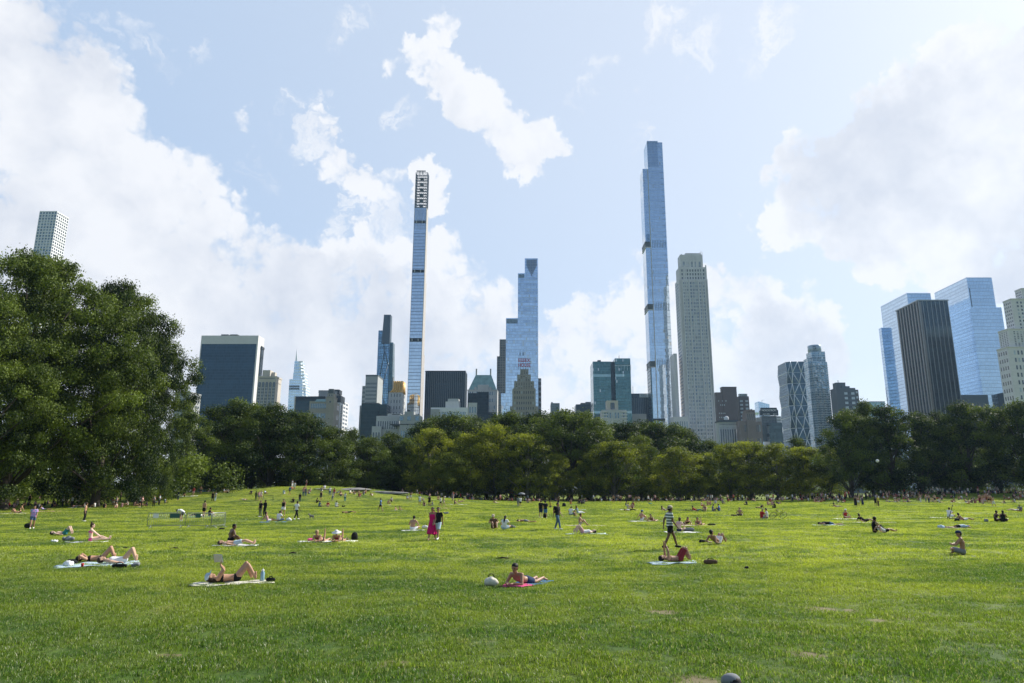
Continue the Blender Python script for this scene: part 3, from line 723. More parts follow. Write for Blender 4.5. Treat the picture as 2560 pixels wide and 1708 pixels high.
def masonry(name, col, course=.6, var=.16, rough=.85):
    m, t, p = new_mat(name)
    o = t.coord(); s = t.sep(o)
    n = t.noise(o, .06, 6, .65); n2 = t.noise(t.vm('MULTIPLY', o, (1, 1, .12)), .5, 4, .6)
    cr = t.node('ShaderNodeTexWhiteNoise', noise_dimensions='2D')
    t.put(cr.inputs['Vector'], t.comb(t.m('FLOOR', t.m('DIVIDE', t.m('ADD', s[0], s[1]), course*2.2)), t.m('FLOOR', t.m('DIVIDE', s[2], course)), 0))
    f = t.m('ADD', t.m('ADD', t.m('MULTIPLY', n, var*1.6), t.m('MULTIPLY', n2, var)), t.m('MULTIPLY', cr.outputs['Value'], var*.5))
    t.put(p.inputs['Base Color'], t.vm('SCALE', tuple(col), scale=t.m('ADD', f, 1-var*1.5)))
    p.inputs['Roughness'].default_value = rough; p.inputs['Specular IOR Level'].default_value = .25
    return m
MT = {}
def setup_mats():
    MT['white_conc'] = masonry('white_concrete', (.66, .67, .68), 1.2, .1)
    MT['travertine'] = masonry('pale_travertine', (.60, .59, .575), 1.5, .08)
    MT['limestone'] = masonry('grey_limestone', (.62, .605, .61), .8, .16)
    MT['limestone2'] = masonry('pale_limestone', (.45, .455, .45), .8, .18)
    MT['beige'] = masonry('beige_stone', (.50, .455, .39), .7, .16)
    MT['buff'] = masonry('buff_brick', (.30, .275, .235), .5, .2)
    MT['greystone'] = masonry('grey_stone', (.33, .34, .34), .7, .18)
    MT['brown'] = masonry('dark_brown_brick', (.085, .072, .068), .5, .2)
    MT['redbrown'] = masonry('red_brown_brick', (.22, .175, .155), .5, .2)
    MT['terracotta'] = masonry('terracotta_cladding', (.40, .375, .35), 1.4, .12)
    MT['darkmetal'] = plain('dark_bronze_metal', (.035, .042, .048), .5, .4)
    MT['steel'] = plain('dark_steel', (.06, .085, .11), .5, .5)
    MT['copper'] = plain('green_copper_roof', (.19, .31, .31), .6, 0, .3, .25)
    MT['gold'] = plain('golden_roof', (.62, .38, .11), .42, .35, .25, .3)
    MT['winglass'] = plain('window_glass', (.045, .065, .085), .12, .25, .5, .4, .8)
    MT['winblue'] = plain('blue_window_glass', (.12, .19, .25), .1, .5, .5, .4, .8)
    MT['winpale'] = plain('pale_window_blind', (.36, .42, .45), .3, .2, .25, .4)
    MT['white'] = plain('white_paint', (.72, .73, .74), .5)
    MT['black'] = plain('black_panel', (.012, .018, .022), .3, .3)
    MT['louver'] = plain('dark_grey_louvres', (.07, .085, .09), .55, .3)
setup_mats()
class Bd:
    def __init__(s, name, label, D, pxc, cat='skyscraper', group=None):
        s.D = D; s.x = at(pxc, 900, D).x; s.nwin = 0
        s.root = thing(name, label, cat, (s.x, D, 0), 0, group)
    def ext(s, px0, px1, pyt, dD=0.):
        a = at(px0, pyt, s.D+dD); b = at(px1, pyt, s.D+dD); return a.x-s.x, b.x-s.x, a.z
    def z(s, py, dD=0.): return at(PX0, py, s.D+dD).z
    def box(s, name, px0, px1, pyt, depth, mat, dD=0., z0=-2., parent=None, pyb=None):
        x0, x1, z1 = s.ext(px0, px1, pyt, dD)
        if pyb is not None: z0 = s.z(pyb, dD)
        o = MB().box(x0, x1, dD, dD+depth, z0, z1).build(name, mat, parent or s.root)
        s.last = o; s.r = (x0, x1, dD, dD+depth, z0, z1); return s.r
    def raw(s, name, x0, x1, y0, y1, z0, z1, mat, parent=None):
        return MB().box(x0, x1, y0, y1, z0, z1).build(name, mat, parent or s.root)
    def wins(s, r, face, cols, rows, wf=.5, hf=.5, mat='winglass', zt=None, zb=None, ind=100, mx=.06, skip=0., name='window', pale=.0, parent=None, d=.3):
        """windows on one face; the top ones are parts of their own, the rest one part"""
        x0, x1, y0, y1, z0, z1 = r
        zt = z1 if zt is None else zt; zb = z0 if zb is None else zb
        a0, a1 = (x0, x1) if face == 'N' else (y0, y1)
        m = (a1-a0)*mx; a0 += m; a1 -= m
        pw, ph = (a1-a0)/cols, (zt-zb)/rows
        w, h = pw*wf, ph*hf
        def quad(mb, c, z):
            if face == 'N': mb.box(c-w/2, c+w/2, y0-.12, y0+d, z-h/2, z+h/2)
            elif face == 'W': mb.box(x1-d, x1+.12, c-w/2, c+w/2, z-h/2, z+h/2)
            else: mb.box(x0-.12, x0+d, c-w/2, c+w/2, z-h/2, z+h/2)
        n = 0; rest = MB(); rest2 = MB(); shared = {}
        for j in range(rows):
            z = zt-(j+.5)*ph
            for i in range(cols):
                if skip and random.random() < skip: continue
                c = a0+(i+.5)*pw; pm = 'winpale' if random.random() < pale else mat
                if n < ind and s.nwin < 100:
                    if pm not in shared:
                        mb = MB(); quad(mb, c, z)
                        o = mb.build(name, MT[pm], parent or s.root); shared[pm] = (o, c, z)
                    else:
                        q, c0, zz = shared[pm]; o = q.copy(); COL.objects.link(o)
                        o.location = ((c-c0, 0, z-zz) if face == 'N' else (0, c-c0, z-zz))
                    n += 1; s.nwin += 1
                else: quad(rest if pm == mat else rest2, c, z)
        if rest.v: tag(rest.build(name, MT[mat], parent or s.root), kind='stuff')
        if rest2.v: tag(rest2.build(name, MT['winpale'], parent or s.root), kind='stuff')
def text(name, s, h, parent, loc, mat, width=None, extr=.1, rz=0., bold=0.):
    c = bpy.data.curves.new(name, 'FONT'); c.body = s; c.size = 1; c.extrude = .02; c.offset = bold
    o = bpy.data.objects.new(name, c); COL.objects.link(o)
    bpy.context.view_layer.update()
    me = bpy.data.meshes.new_from_object(o.evaluated_get(bpy.context.evaluated_depsgraph_get()))
    bpy.data.objects.remove(o); bpy.data.curves.remove(c)
    co = np.empty(len(me.vertices)*3); me.vertices.foreach_get('co', co); co = co.reshape(-1, 3)
    lo, hi = co.min(0), co.max(0); co -= [(lo[0]+hi[0])/2, lo[1], 0]
    k = h/(hi[1]-lo[1]); kx = width/(hi[0]-lo[0]) if width else k
    v = np.column_stack([co[:, 0]*kx, -co[:, 2]/.02*extr, co[:, 1]*k])
    cz, sz = math.cos(rz), math.sin(rz)
    v = np.column_stack([v[:, 0]*cz-v[:, 1]*sz, v[:, 0]*sz+v[:, 1]*cz, v[:, 2]])
    me.vertices.foreach_set('co', v.ravel()); me.update(); me.materials.clear(); me.name = name
    p = link(name, me, parent, mat); p.location = loc; return p
BLUE = (.50, .66, .84)

def build_city():
    # ---- white gridded pencil tower behind the big trees
    b = Bd('pencil_tower', 'white concrete pencil tower with a grid of square windows rising behind the large trees', 989, 121)
    x0, x1, z1 = b.ext(99.5, 143.5, 528)
    W = x1-x0; r = (x0, x1, 0, W, -2, z1)
    b.raw('tower_core', x0+.6, x1-.6, .6, W-.6, -2, z1-1, MT['winglass'])
    fl = 4.72; nf = 26
    g = MB(); c = W/6
    for i in range(7):
        q = x0+i*c
        lo, hi = max(x0, q-.8), min(x1, q+.8)
        g.box(lo, hi, 0, .7, -2, z1); g.box(lo, hi, W-.7, W, -2, z1)
        lo, hi = max(0, i*c-.8), min(W, i*c+.8)
        if 0 < i < 6: g.box(x1-.7, x1, lo, hi, -2, z1); g.box(x0, x0+.7, lo, hi, -2, z1)
    for j in range(nf+60):
        z = z1-j*fl
        if z < 3: break
        g.box(x0-.02, x1+.02, -.02, .6, z-1.5, z+.02); g.box(x0-.02, x1+.02, W-.6, W+.02, z-1.5, z+.02)
        g.box(x1-.6, x1+.03, .6, W-.6, z-1.5, z+.01); g.box(x0-.03, x0+.6, .6, W-.6, z-1.5, z+.01)
    g.build('concrete_grid', MT['white_conc'], b.root)
    b.raw('roof', x0+.5, x1-.5, .5, W-.5, z1-.8, z1-.3, MT['darkmetal'])
    zz = z1
    pr = (x0, x1, .55, W, -2, z1)
    b.wins((x0, x1, .58, W, z1-fl*16-1.5, z1-1.5), 'N', 6, 16, .62, .64, 'winblue', mx=0, pale=.25)
    # ---- grey block at the tree's edge
    b = Bd('apartment_block', 'grey brick block showing between the large tree and the dark slab with white edges', 830, 455, 'building')
    r = b.box('wall', 439, 478, 981, 26, MT['greystone'])
    b.wins(r, 'N', 11, 14, .5, .42, 'winglass', zb=30); b.wins(r, 'W', 4, 14, .6, .4, 'winglass', zb=30, ind=30)
    b.box('roof_parapet', 438.5, 478.5, 979.5, 26.6, MT['greystone'], dD=-.3, pyb=982)
    # ---- dark slab in white travertine frame
    b = Bd('slab_tower', 'broad dark glass office slab framed in white travertine with white crown', 905, 575)
    x0, x1, zt = b.ext(504, 646.6, 839); zc = b.z(860); dp = 21
    m = curtain('solemn_dark_glass', (.024, .055, .082), (.014, .032, .05), 2.4, 3.9, .2, .5, .05, .5, .012, .3)
    b.raw('glass_wall', x0+1, x1-2.2, .6, dp-.6, -2, zc-.01, m)
    b.raw('crown_band', x0, x1, 0, dp, zc, zt, MT['travertine'])
    b.raw('edge_pier', x0, x0+1.1, 0, dp, -2, zc-.02, MT['travertine']); b.raw('edge_pier', x1-1.9, x1, 0, dp*.52, -2, zc-.02, MT['travertine'])
    b.raw('edge_pier', x1-2.4, x1, dp*.9, dp, -2, zc-.02, MT['travertine'])
    g = MB()
    for i in range(9): g.box(x0+(x1-x0)*(i+.5)/9-.12, x0+(x1-x0)*(i+.5)/9+.12, -.06, .2, zc+1, zt-1)
    g.build('crown_joint', MT['limestone'], b.root)
    m2 = curtain('bronze_bay_glass', (.05, .07, .085), (.025, .03, .035), 2.2, 3.9, .5, .5, .1, .5, .02, .3)
    zb = b.z(868); x2 = x1
    b.raw('side_bay', x1-3, x1+1.6, dp*.52, dp*.9, -2, zb, m2); b.raw('side_bay_frame', x1-3, x1+2.1, dp*.5, dp*.92, zb, zb+3, MT['darkmetal'])
    for q in ((553, 571), (575, 594)):
        a0, a1, z = b.ext(q[0], q[1], 836.2, 6); b.raw('roof_plant', a0, a1, 6, 16, zt-.5, z, MT['darkmetal'])
    b.raw('roof', x0+1, x1-1, 1, dp-1, zt-1, zt-.6, MT['louver'])
    # ---- arched beige tower
    b = Bd('arcade_tower', 'beige stone tower with tall arched window bays and a sunlit side beside the dark slab', 790, 668)
    r = b.box('wall', 646, 691, 941.5, 18, MT['beige']); x0, x1, y0, y1, z0, z1 = r
    zc = b.z(947); za = b.z(953)
    b.raw('cornice', x0-.5, x1+.5, -.5, y1+.5, zc+1.2, z1+.4, MT['beige'])
    q = (x1-x0)/5
    for i in range(5):
        cx = x0+(i+.5)*q; w = q*.36
        mb = MB(); pts = [(cx-w, 30.), (cx+w, 30.)]+[(cx+w*math.cos(a), za-w-1+w*math.sin(a)) for a in np.linspace(0, math.pi, 9)]
        n = len(pts)
        mb.add([(p[0], -.15, p[1]) for p in pts]+[(p[0], .3, p[1]) for p in pts], [tuple(range(n)), tuple(range(2*n-1, n-1, -1))]+[(k, n+k, n+(k+1) % n, (k+1) % n) for k in range(n)])
        bay = mb.build('arched_bay', MT['winglass'], b.root)
        sp = MB()
        for j in range(11): sp.box(cx-w+.3, cx+w-.3, -.28, -.15, za-8.6-j*3.7, za-7.2-j*3.7)
        sp.box(cx-.16, cx+.16, -.3, -.15, 30, za-2); sp.build('spandrel', MT['greystone'], bay)
    g = (x0, x1, y0, y1, zc-.6, zc+1.4); b.wins(g, 'N', 15, 1, .5, .7, ind=20)
    g = (x0, x1, y0, y1, b.z(959), b.z(954.5)); b.wins(g, 'W', 5, 1, .22, .8, ind=5)
    r2 = b.box('penthouse', 657, 676, 925.5, 11, MT['beige'], dD=4, z0=z1); b.box('penthouse', 677, 688, 931, 6, MT['beige'], dD=9, z0=z1)
    b.raw('roof', x0+.5, x1-.5, .5, y1-.5, z1-.5, z1+.42, MT['louver'])
    # ---- distant stepped spire
    b = Bd('spire_tower', 'pale hazy glass skyscraper tapering to a thin spire far behind the beige tower', 2060, 741)
    m = curtain('haze_tinted_glass', (.55, .66, .76), (.75, .78, .8), 6, 9, .6, 2.2, .12, .7, .02, .15)  # fading with distance put into the pale glass and line colours
    def taper(pxs, name, d0, dep):
        (a, bq, pt), (c, e, pb) = pxs
        X0, X1, zt = b.ext(a, bq, pt, d0); U0, U1, zb = b.ext(c, e, pb, d0)
        return MB().frus([(U0, d0, zb), (U1, d0, zb), (U1, d0+dep, zb), (U0, d0+dep, zb)], [(X0, d0+2, zt), (X1, d0+2, zt), (X1, d0+dep-2, zt), (X0, d0+dep-2, zt)]).build(name, m, b.root)
    taper(((736, 751.5, 903), (732, 753, 960)), 'upper_tier', 10, 40); taper(((733, 759.5, 931), (728, 762, 1000)), 'upper_tier', 22, 40)
    taper(((723, 755, 948), (717, 757, 1060)), 'lower_tier', 0, 40); taper(((745, 763, 962), (747, 767, 1060)), 'lower_tier', 14, 46)
    a = at(741.5, 903, 2085); c = at(742, 874.5, 2085)
    MB().tube([(a.x-b.x, 25, a.z-12), ((a.x+c.x)/2-b.x, 25, (a.z+c.z)/2), (c.x-b.x, 25, c.z)], [5, 2.2, .7], 8).build('spire', MT['white_conc'], b.root)
    f = MB()
    for j in range(9):
        X0, X1, z = b.ext(746+j*.6, 757+j*1.0, 906+j*8.5, 8); f.box(X0, X1, 8, 12, z, z+4)
    f.build('fin', MT['white'], b.root)
    for py in (966, 972):
        X0, X1, z = b.ext(722, 748, py, 0)
        g = MB()
        for i in range(6):
            w = (X1-X0)/6; g.box(X0+i*w+.8, X0+(i+1)*w-.8, -.6, 2, z-2.6, z+2.6)
        g.build('mechanical_band', MT['louver'], b.root)
    # ---- dark flat block
    b = Bd('office_block', 'flat dark glass office block behind the turreted stone building', 800, 775, 'building')
    m = curtain('dim_glass', (.034, .064, .08), (.03, .035, .04), 1.8, 3.8, .25, .9, .1, .5, .02, .3)
    r = b.box('glass_wall', 737, 813, 999, 30, m); b.box('roof_band', 736.5, 813.5, 991, 31, MT['black'], dD=-.4, pyb=999.1)
    b.raw('edge_pier', r[0]-.3, r[0]+1.1, -.45, .6, -2, b.z(991.4), MT['beige'])
    # ---- turreted stone building
    b = Bd('turreted_building', 'tan stone building with corner turret and small green copper roof', 735, 810, 'building')
    r = b.box('wall', 774, 833, 1003, 26, MT['buff']); b.wins(r, 'N', 12, 9, .62, .5, 'winblue', zb=2, pale=.12)
    b.wins(r, 'W', 5, 9, .5, .5, 'winglass', zb=2, ind=0)
    t0 = b.box('turret', 816, 836, 993, 12, MT['buff'], dD=-1.2)
    b.box('turret_top', 818.5, 835, 984, 9, MT['buff'], dD=-.4, z0=t0[5]); b.box('turret_cap', 821.5, 833.5, 972.5, 7, MT['louver'], dD=.6, z0=b.z(984))
    b.box('turret_ledge', 815.5, 836.5, 992.4, 13, MT['buff'], dD=-1.6, pyb=994)
    cx, z = (t0[0]+t0[1])/2, b.z(1005)
    MB().add([(cx+1.1*math.cos(k*.524), -1.32, z+1.1*math.sin(k*.524)) for k in range(12)]+[(cx+1.1*math.cos(k*.524), -1.1, z+1.1*math.sin(k*.524)) for k in range(12)],
             [tuple(range(12))[::-1]]+[(k, (k+1) % 12, 12+(k+1) % 12, 12+k) for k in range(12)]).build('round_window', MT['winglass'], b.root)
    b.wins((t0[0], t0[1], -.4, 8, b.z(992), b.z(985)), 'N', 2, 1, .4, .6, ind=2, mx=.2)
    X0, X1, z = b.ext(788, 815, 1001); zt = b.z(997)
    MB().frus([(X0, -.6, z-1.5), (X1, -.6, z-1.5), (X1, 8, z-1.5), (X0, 8, z-1.5)], [(X0+1, 2.5, zt), (X1-.2, 2.5, zt), (X1-.2, 4, zt), (X0+1, 4, zt)]).build('copper_roof', MT['copper'], b.root)
    # ---- tall grey hotel behind
    b = Bd('hotel_tower', 'grey hotel block with dark rooftop boxes and sunlit striped side behind the turret', 830, 825, 'building')
    r = b.box('wall', 797, 842, 978, 22, MT['greystone']); r2 = b.box('wall', 842, 851, 1000, 40, MT['white_conc'], dD=1)
    b.wins(r2, 'W', 3, 22, .7, .5, 'winglass', zb=5, ind=66)
    b.box('rooftop_plant', 796.5, 822, 976, 12, MT['louver'], dD=2, z0=r[5]-2); b.box('rooftop_plant', 836, 848, 974, 14, MT['darkmetal'], dD=3, z0=r[5]-3); b.box('rooftop_plant', 840, 852, 989, 20, MT['darkmetal'], dD=.5, z0=r2[5]-3)
    MB().box(r2[1]-.2, r2[1]+.15, 6, 10, 10, r2[5]-6).build('dark_stripe', MT['darkmetal'], b.root)
    # ---- grey masonry tower by sloping one
    b = Bd('office_tower', 'grey stepped office tower of small square windows beside the sloping glass tower', 1100, 925)
    r = b.box('wall', 914.5, 945, 938, 40, MT['greystone']); b.wins(r, 'N', 12, 22, .55, .5, 'winglass', zt=r[5]-11, zb=40)
    b.box('roof_band', 914.2, 945.3, 937, 41, MT['louver'], dD=-.4, pyb=941)
    r = b.box('side_wing', 906, 914.4, 965, 40, MT['greystone'], dD=1); b.wins(r, 'N', 3, 18, .55, .5, 'winglass', zb=40, ind=0)
    # ---- sloping tower
    b = Bd('sloping_tower', 'slender dark glass tower leaning to a slanted peak with diagonal bracing', 1222, 958)
    m = curtain('braced_glass', (.17, .30, .43), (.03, .05, .06), 3.0, 4.6, .5, .7, .07, .75, .03, .3)
    def leaf(px, pyt, py_b, name, d0, dep, mat, slant=0):
        (a, c), (e, f) = px
        X0, X1, zt = b.ext(a, c, pyt, d0); U0, U1, zb = b.ext(e, f, py_b, d0)
        k = zb/(zt-zb); B0, B1 = U0-(X0-U0)*k, U1-(X1-U1)*k
        o = MB().frus([(B0, d0, 0), (B1, d0, 0), (B1, d0+dep, 0), (B0, d0+dep, 0)], [(X0, d0+1, zt), (X1, d0+1, zt), (X1, d0+dep*.5, zt-slant), (X0, d0+dep*.5, zt-slant)]).build(name, mat, b.root)
        return (X0, X1, zt, B0, B1)
    q = leaf(((960, 976.5), (939.5, 968)), 787, 1009, 'glass_shaft', 0, 30, m)
    leaf(((946, 955.5), (938.5, 953)), 826, 1009, 'glass_shaft', 3, 30, m)
    m3 = curtain('green_glass', (.06, .13, .15), (.03, .05, .06), 3.0, 4.6, .5, .9, .1, .6, .03, .3)
    leaf(((970, 982.4), (965, 980)), 856, 1009, 'glass_shaft', 4, 34, m3)
    X0, X1, zt, B0, B1 = q
    def onface(f, z): return (B0+(X0-B0)*z/zt)*(1-f)+(B1+(X1-B1)*z/zt)*f
    g = MB()
    for (f0, a, f1, c) in ((0, .42, .95, .72), (.95, .42, .15, .62), (.1, .62, .5, .8), (.05, .86, .95, .70), (0, .30, .5, .42), (.5, .42, .95, .3)):
        g.tube([(onface(f0, a*zt), -.2+a, a*zt), (onface(f1, c*zt), -.2+c, c*zt)], .75, 4)
    g.build('diagonal_brace', MT['steel'], b.root)
    z0, z1 = .83*zt, zt+.3
    MB().frus([(onface(-.01, z0), .4, z0), (onface(1.01, z0), .4, z0), (onface(1.01, z0), 15, z0), (onface(-.01, z0), 15, z0)],
              [(onface(-.01, zt), .7, z1), (onface(1.01, zt), .7, z1), (onface(1.01, zt), 15, z1), (onface(-.01, zt), 15, z1)]).build('dark_peak', MT['steel'], b.root)
    # ---- dark glass block in front
    b = Bd('office_block', 'dark green glass block at treetop level in front of the sloping tower', 770, 935, 'building')
    m = curtain('dark_green_glass', (.022, .046, .052), (.02, .03, .03), 1.8, 3.8, .25, .7, .1, .4, .02, .35)
    b.box('glass_wall', 904, 947, 1008.5, 24, m); b.box('glass_wall', 948, 967, 1011, 20, m, dD=2); b.box('side_wing', 899.5, 903.8, 1014, 20, MT['greystone'], dD=2)
    b.box('roof_band', 904, 946.9, 1007.6, 24.4, MT['louver'], dD=-.2, pyb=1009.5)
    # ---- gold topped tower (stands well in front of the mirror tower, which shows it)
    b = Bd('gold_topped_tower', 'art deco stone tower under a gleaming golden roof', 800, 990)
    r = b.box('wall', 974, 1005.5, 981, 22, MT['limestone2'], dD=0); x0, x1, y0, y1, z0, z1 = r
    b.wins(r, 'N', 4, 13, .3, .5, 'winglass', zb=22)
    b.wins(r, 'W', 3, 13, .3, .4, 'winglass', zb=22, ind=0)
    g = MB()
    for i in range(5): c = x0+(x1-x0)*i/4; g.box(c-.8, c+.8, -.6, .5, 20, z1-1)
    g.build('pier', MT['limestone2'], b.root)
    X0, X1, zt = b.ext(982.5, 1008, 952.5, 3); zm = b.z(972, 3)
    gb = MB(); gb.box(X0+.4, X1-.4, 4, 18, zm-.5, zt)
    gb.frus([(x0-.3, .2, z1-.2), (x1+.4, .2, z1-.2), (x1+.4, 21.6, z1-.2), (x0-.3, 21.6, z1-.2)], [(X0+.2, 3.5, zm), (X1-.2, 3.5, zm), (X1-.2, 18.5, zm), (X0+.2, 18.5, zm)])
    for i in range(5):
        c = X0+(X1-X0)*(i+.5)/5; cb = x0+(x1-x0)*(i+.5)/5
        gb.tube([(cb, -.2, z1-.2), (c, 3.4, zm+.4), (c, 3.7, zt-.3)], [.9, .8, .7], 6)
        gb.tube([(cb, 22, z1-.2), (c, 18.6, zm+.4), (c, 18.3, zt-.3)], [.9, .8, .7], 6)
    for i in range(4):
        c = 4+14*(i+.5)/4; gb.tube([(x1+.4, c, z1-.2), (X1-.3, c, zm+.4), (X1-.3, c, zt-.3)], [.9, .8, .7], 6)
    gb.build('golden_roof', MT['gold'], b.root)
    b.box('chimney', 981, 984, 944, 3, MT['greystone'], dD=19, z0=z1); b.box('rooftop_block', 1008, 1013, 957, 10, MT['limestone2'], dD=22.5, z0=0)
    b.box('shoulder_wing', 966, 975, 1011, 20, MT['limestone2'], dD=3)
    # ---- low stone blocks around it
    b = Bd('apartment_block', 'stepped pale stone apartment block at treetop level below the golden roof', 748, 972, 'building')
    r = b.box('wall', 941, 999, 1041, 18, MT['limestone2']); b.wins(r, 'N', 9, 4, .5, .45, zb=6)
    r = b.box('upper_wall', 969, 1001, 1034, 14, MT['limestone2'], dD=3); b.wins(r, 'N', 5, 5, .5, .45, zb=8, ind=20)
    b.box('upper_wall', 941.5, 970, 1040, 12, MT['limestone2'], dD=5); b.box('roof_band', 980, 1001.5, 1035.5, 12, MT['darkmetal'], dD=2.7, pyb=1037)
    r = b.box('low_wing', 930, 953, 1066, 10, MT['limestone2'], dD=-6); b.wins(r, 'N', 3, 3, .5, .4, zb=6, ind=9)
    b = Bd('mansion_block', 'grey stone mansion block with tall blue dormer windows beside the gold topped tower', 728, 1026, 'building')
    r = b.box('wall', 1000, 1050, 1037, 20, MT['greystone'])
    b.wins((r[0], r[1], 0, 20, 4, b.z(1062)), 'N', 8, 3, .55, .45, 'winblue')
    for px in (1004, 1023, 1043):
        X0, X1, z = b.ext(px-4.5, px+4.5, 1041); f = b.raw('dormer_window', X0, X1, -.3, .5, z-4.5, z, MT['winblue'])
        b.raw('dormer_frame', X0-.4, X1+.4, -.2, .6, z-4.9, z+.4, MT['greystone'], )
    b.box('gable', 1011, 1035, 1029, 10, MT['greystone'], dD=1, z0=r[5]-1); b.box('chimney', 1019, 1026, 1025, 4, MT['darkmetal'], dD=3, z0=r[5]); b.box('roof_ledge', 975, 1049.5, 1060, 22, MT['darkmetal'], dD=-.5, pyb=1062)
    # ---- the very thin mirror tower with steel crown
    b = Bd('steeple_tower', 'extremely thin blue glass skyscraper with dark openwork steel crown', 870, 1036)
    m = curtain('mirror_glass', (.60, .68, .78), (.16, .15, .14), 1.55, 4.5, .14, .16, .02, .9, .006, .1, .5)
    x0, x1, zs = b.ext(1036.3, 1067, 519); zc = b.z(432); W = x1-x0; xr = x1+.5
    b.raw('glass_front', x0+.25, x1-.5, 0, 3, -2, zs, m)
    tiers = ((24, b.z(880)), (19, b.z(700)), (14, zs))
    zl = -2
    for dpt, z in tiers:
        b.raw('terracotta_side', x1-.48, x1+.2, -.2, dpt, zl, z, MT['terracotta']); b.raw('terracotta_side', x0-.1, x0+.23, -.2, dpt, zl, z, MT['terracotta'])
        b.raw('rear_wall', x0+.24, x1-.49, 3.01, dpt-.2, zl, z-.01, MT['winblue']); zl = z
    fin = MB()
    for i in range(9):
        c = x0+.9+(W-2)*i/8; fin.box(c-.1, c+.1, -.5, .0, zs-32, zs)
    fin.build('upper_fin', MT['terracotta'], b.root)
    for py in (555, 678, 850):
        z = b.z(py); g = b.raw('mechanical_band', x0+.5, x1-.7, -.3, .2, z-2.0, z+2.0, MT['black'])
        for k in (.2, .68): b.raw('louvre_panel', x0+W*k-.7, x0+W*k+.7, -.42, -.3, z-1.7, z+1.7, MT['greystone'], g)
    fl = MB(); z = 30.
    while z < zs-34: fl.box(x0+.3, x1-.55, -.16, .02, z-.19, z+.19); z += 4.55
    fl.build('floor_line', MT['darkmetal'], b.root)
    cr = MB(); xs_ = [x0+W*k for k in (.0, .16, .33, .5, .67, .84, 1.)]; ys_ = [0, 5, 11]
    for x in (x0+.3, x1-.3):
        for y in ys_: cr.box(x-.38, x+.38, y-.35, y+.35, zs, zc)
    nz = 13; hz = (zc-zs)/nz
    for j in range(nz+1):
        z = zs+j*hz; th = .42 if j % 2 == 0 else .2
        for y in (0, 11): cr.box(x0, x1, y-.35, y+.35, z-th, z+th)
        for x in (x0+.3, x1-.3): cr.box(x-.35, x+.35, 0, 11, z-.4, z+.4)
        if j < nz:
            for i in range(6):
                a, c = xs_[i], xs_[i+1]
                for y in (0, 11):
                    cr.tube([(a, y, z), (c, y, z+hz)], .12, 4, smooth=False)
                    if (i+j) % 2: cr.tube([(c, y, z), (a, y, z+hz)], .12, 4, smooth=False)
                cr.box(a-.12, a+.12, -.12, .12, z, z+hz)
            if j % 2: cr.box(x0+W*.34, x0+W*.62, 3, 8, z-.3, z+hz*.5)
    cr.build('steel_crown', MT['steel'], b.root)
    X0, X1, z = b.ext(1041.5, 1064, 427, 4)
    MB().box(X0, X1, 4, 6, z-.5, z+.3).box((X0+X1)/2-2, (X0+X1)/2-1.2, 4, 6, zc, z).box((X0+X1)/2+2, (X0+X1)/2+2.8, 4, 6, zc, z).build('rooftop_gantry', MT['steel'], b.root)
    # ---- black ribbed slab
    b = Bd('ribbed_tower', 'wide black office slab with closely spaced vertical ribs', 930, 1118)
    m = curtain('black_glass', (.016, .034, .046), (.012, .016, .02), 1.6, 3.9, .3, 1.2, .12, .4, .02, .5)
    r = b.box('glass_wall', 1064, 1163, 930, 28, m); x0, x1, y0, y1, z0, z1 = r
    g = MB()
    for i in range(22): c = x0+(x1-x0)*i/21; g.box(c-.22, c+.22, -.5, .1, -2, z1)
    for i in range(1, 10): c = y1*i/9; g.box(x1-.1, x1+.5, c-.22, c+.22, -2, z1); g.box(x0-.5, x0+.1, c-.22, c+.22, -2, z1)
    g.build('vertical_rib', plain('grey_aluminium', (.16, .19, .2), .4, .5), b.root)
    b.raw('roof_band', x0-.6, x1+.6, -.6, y1+.6, z1-.01, z1+1.6, MT['black']); b.box('low_wing', 1063, 1079, 1022, 30, MT['darkmetal'], dD=-32)
    # ---- white low block with penthouse
    b = Bd('apartment_block', 'low white apartment block with bare penthouse in front of the black ribbed slab', 735, 1125, 'building')
    r = b.box('wall', 1077, 1170, 1019, 20, MT['white_conc']); b.wins(r, 'N', 22, 5, .6, .45, 'winblue', zb=5, pale=.2)
    b.box('penthouse', 1114, 1148, 1004, 12, MT['limestone'], dD=4, z0=r[5]); b.box('penthouse', 1120, 1147, 997, 9, MT['limestone2'], dD=6, z0=r[5]); b.box('side_wing', 1077, 1098, 1023, 16, MT['greystone'], dD=-4)
    # ---- green mansard with two chimneys
    b = Bd('mansard_hotel', 'pale stone hotel with steep green copper roof between two tall chimneys', 790, 1207, 'building')
    r = b.box('wall', 1169, 1243.5, 975, 24, MT['limestone2']); x0, x1, y0, y1, z0, z1 = r
    b.wins(r, 'N', 12, 14, .45, .5, 'winblue', zb=4, pale=.35)
    X0, X1, zt = b.ext(1189, 1228, 937, 6)
    MB().frus([(x0+.8, .6, z1), (x1-.8, .6, z1), (x1-.8, 23.4, z1), (x0+.8, 23.4, z1)], [(X0, 8, zt), (X1, 8, zt), (X1, 16, zt), (X0, 16, zt)]).build('copper_roof', MT['copper'], b.root)
    for px in (1191, 1226.5): X0, X1, z = b.ext(px-1.7, px+1.7, 922, 8); b.raw('chimney', X0, X1, 8, 12, zt-2, z, MT['greystone'])
    r = b.box('dormer', 1194, 1221, 962, 8, MT['limestone2'], dD=-.6, z0=z1-1)
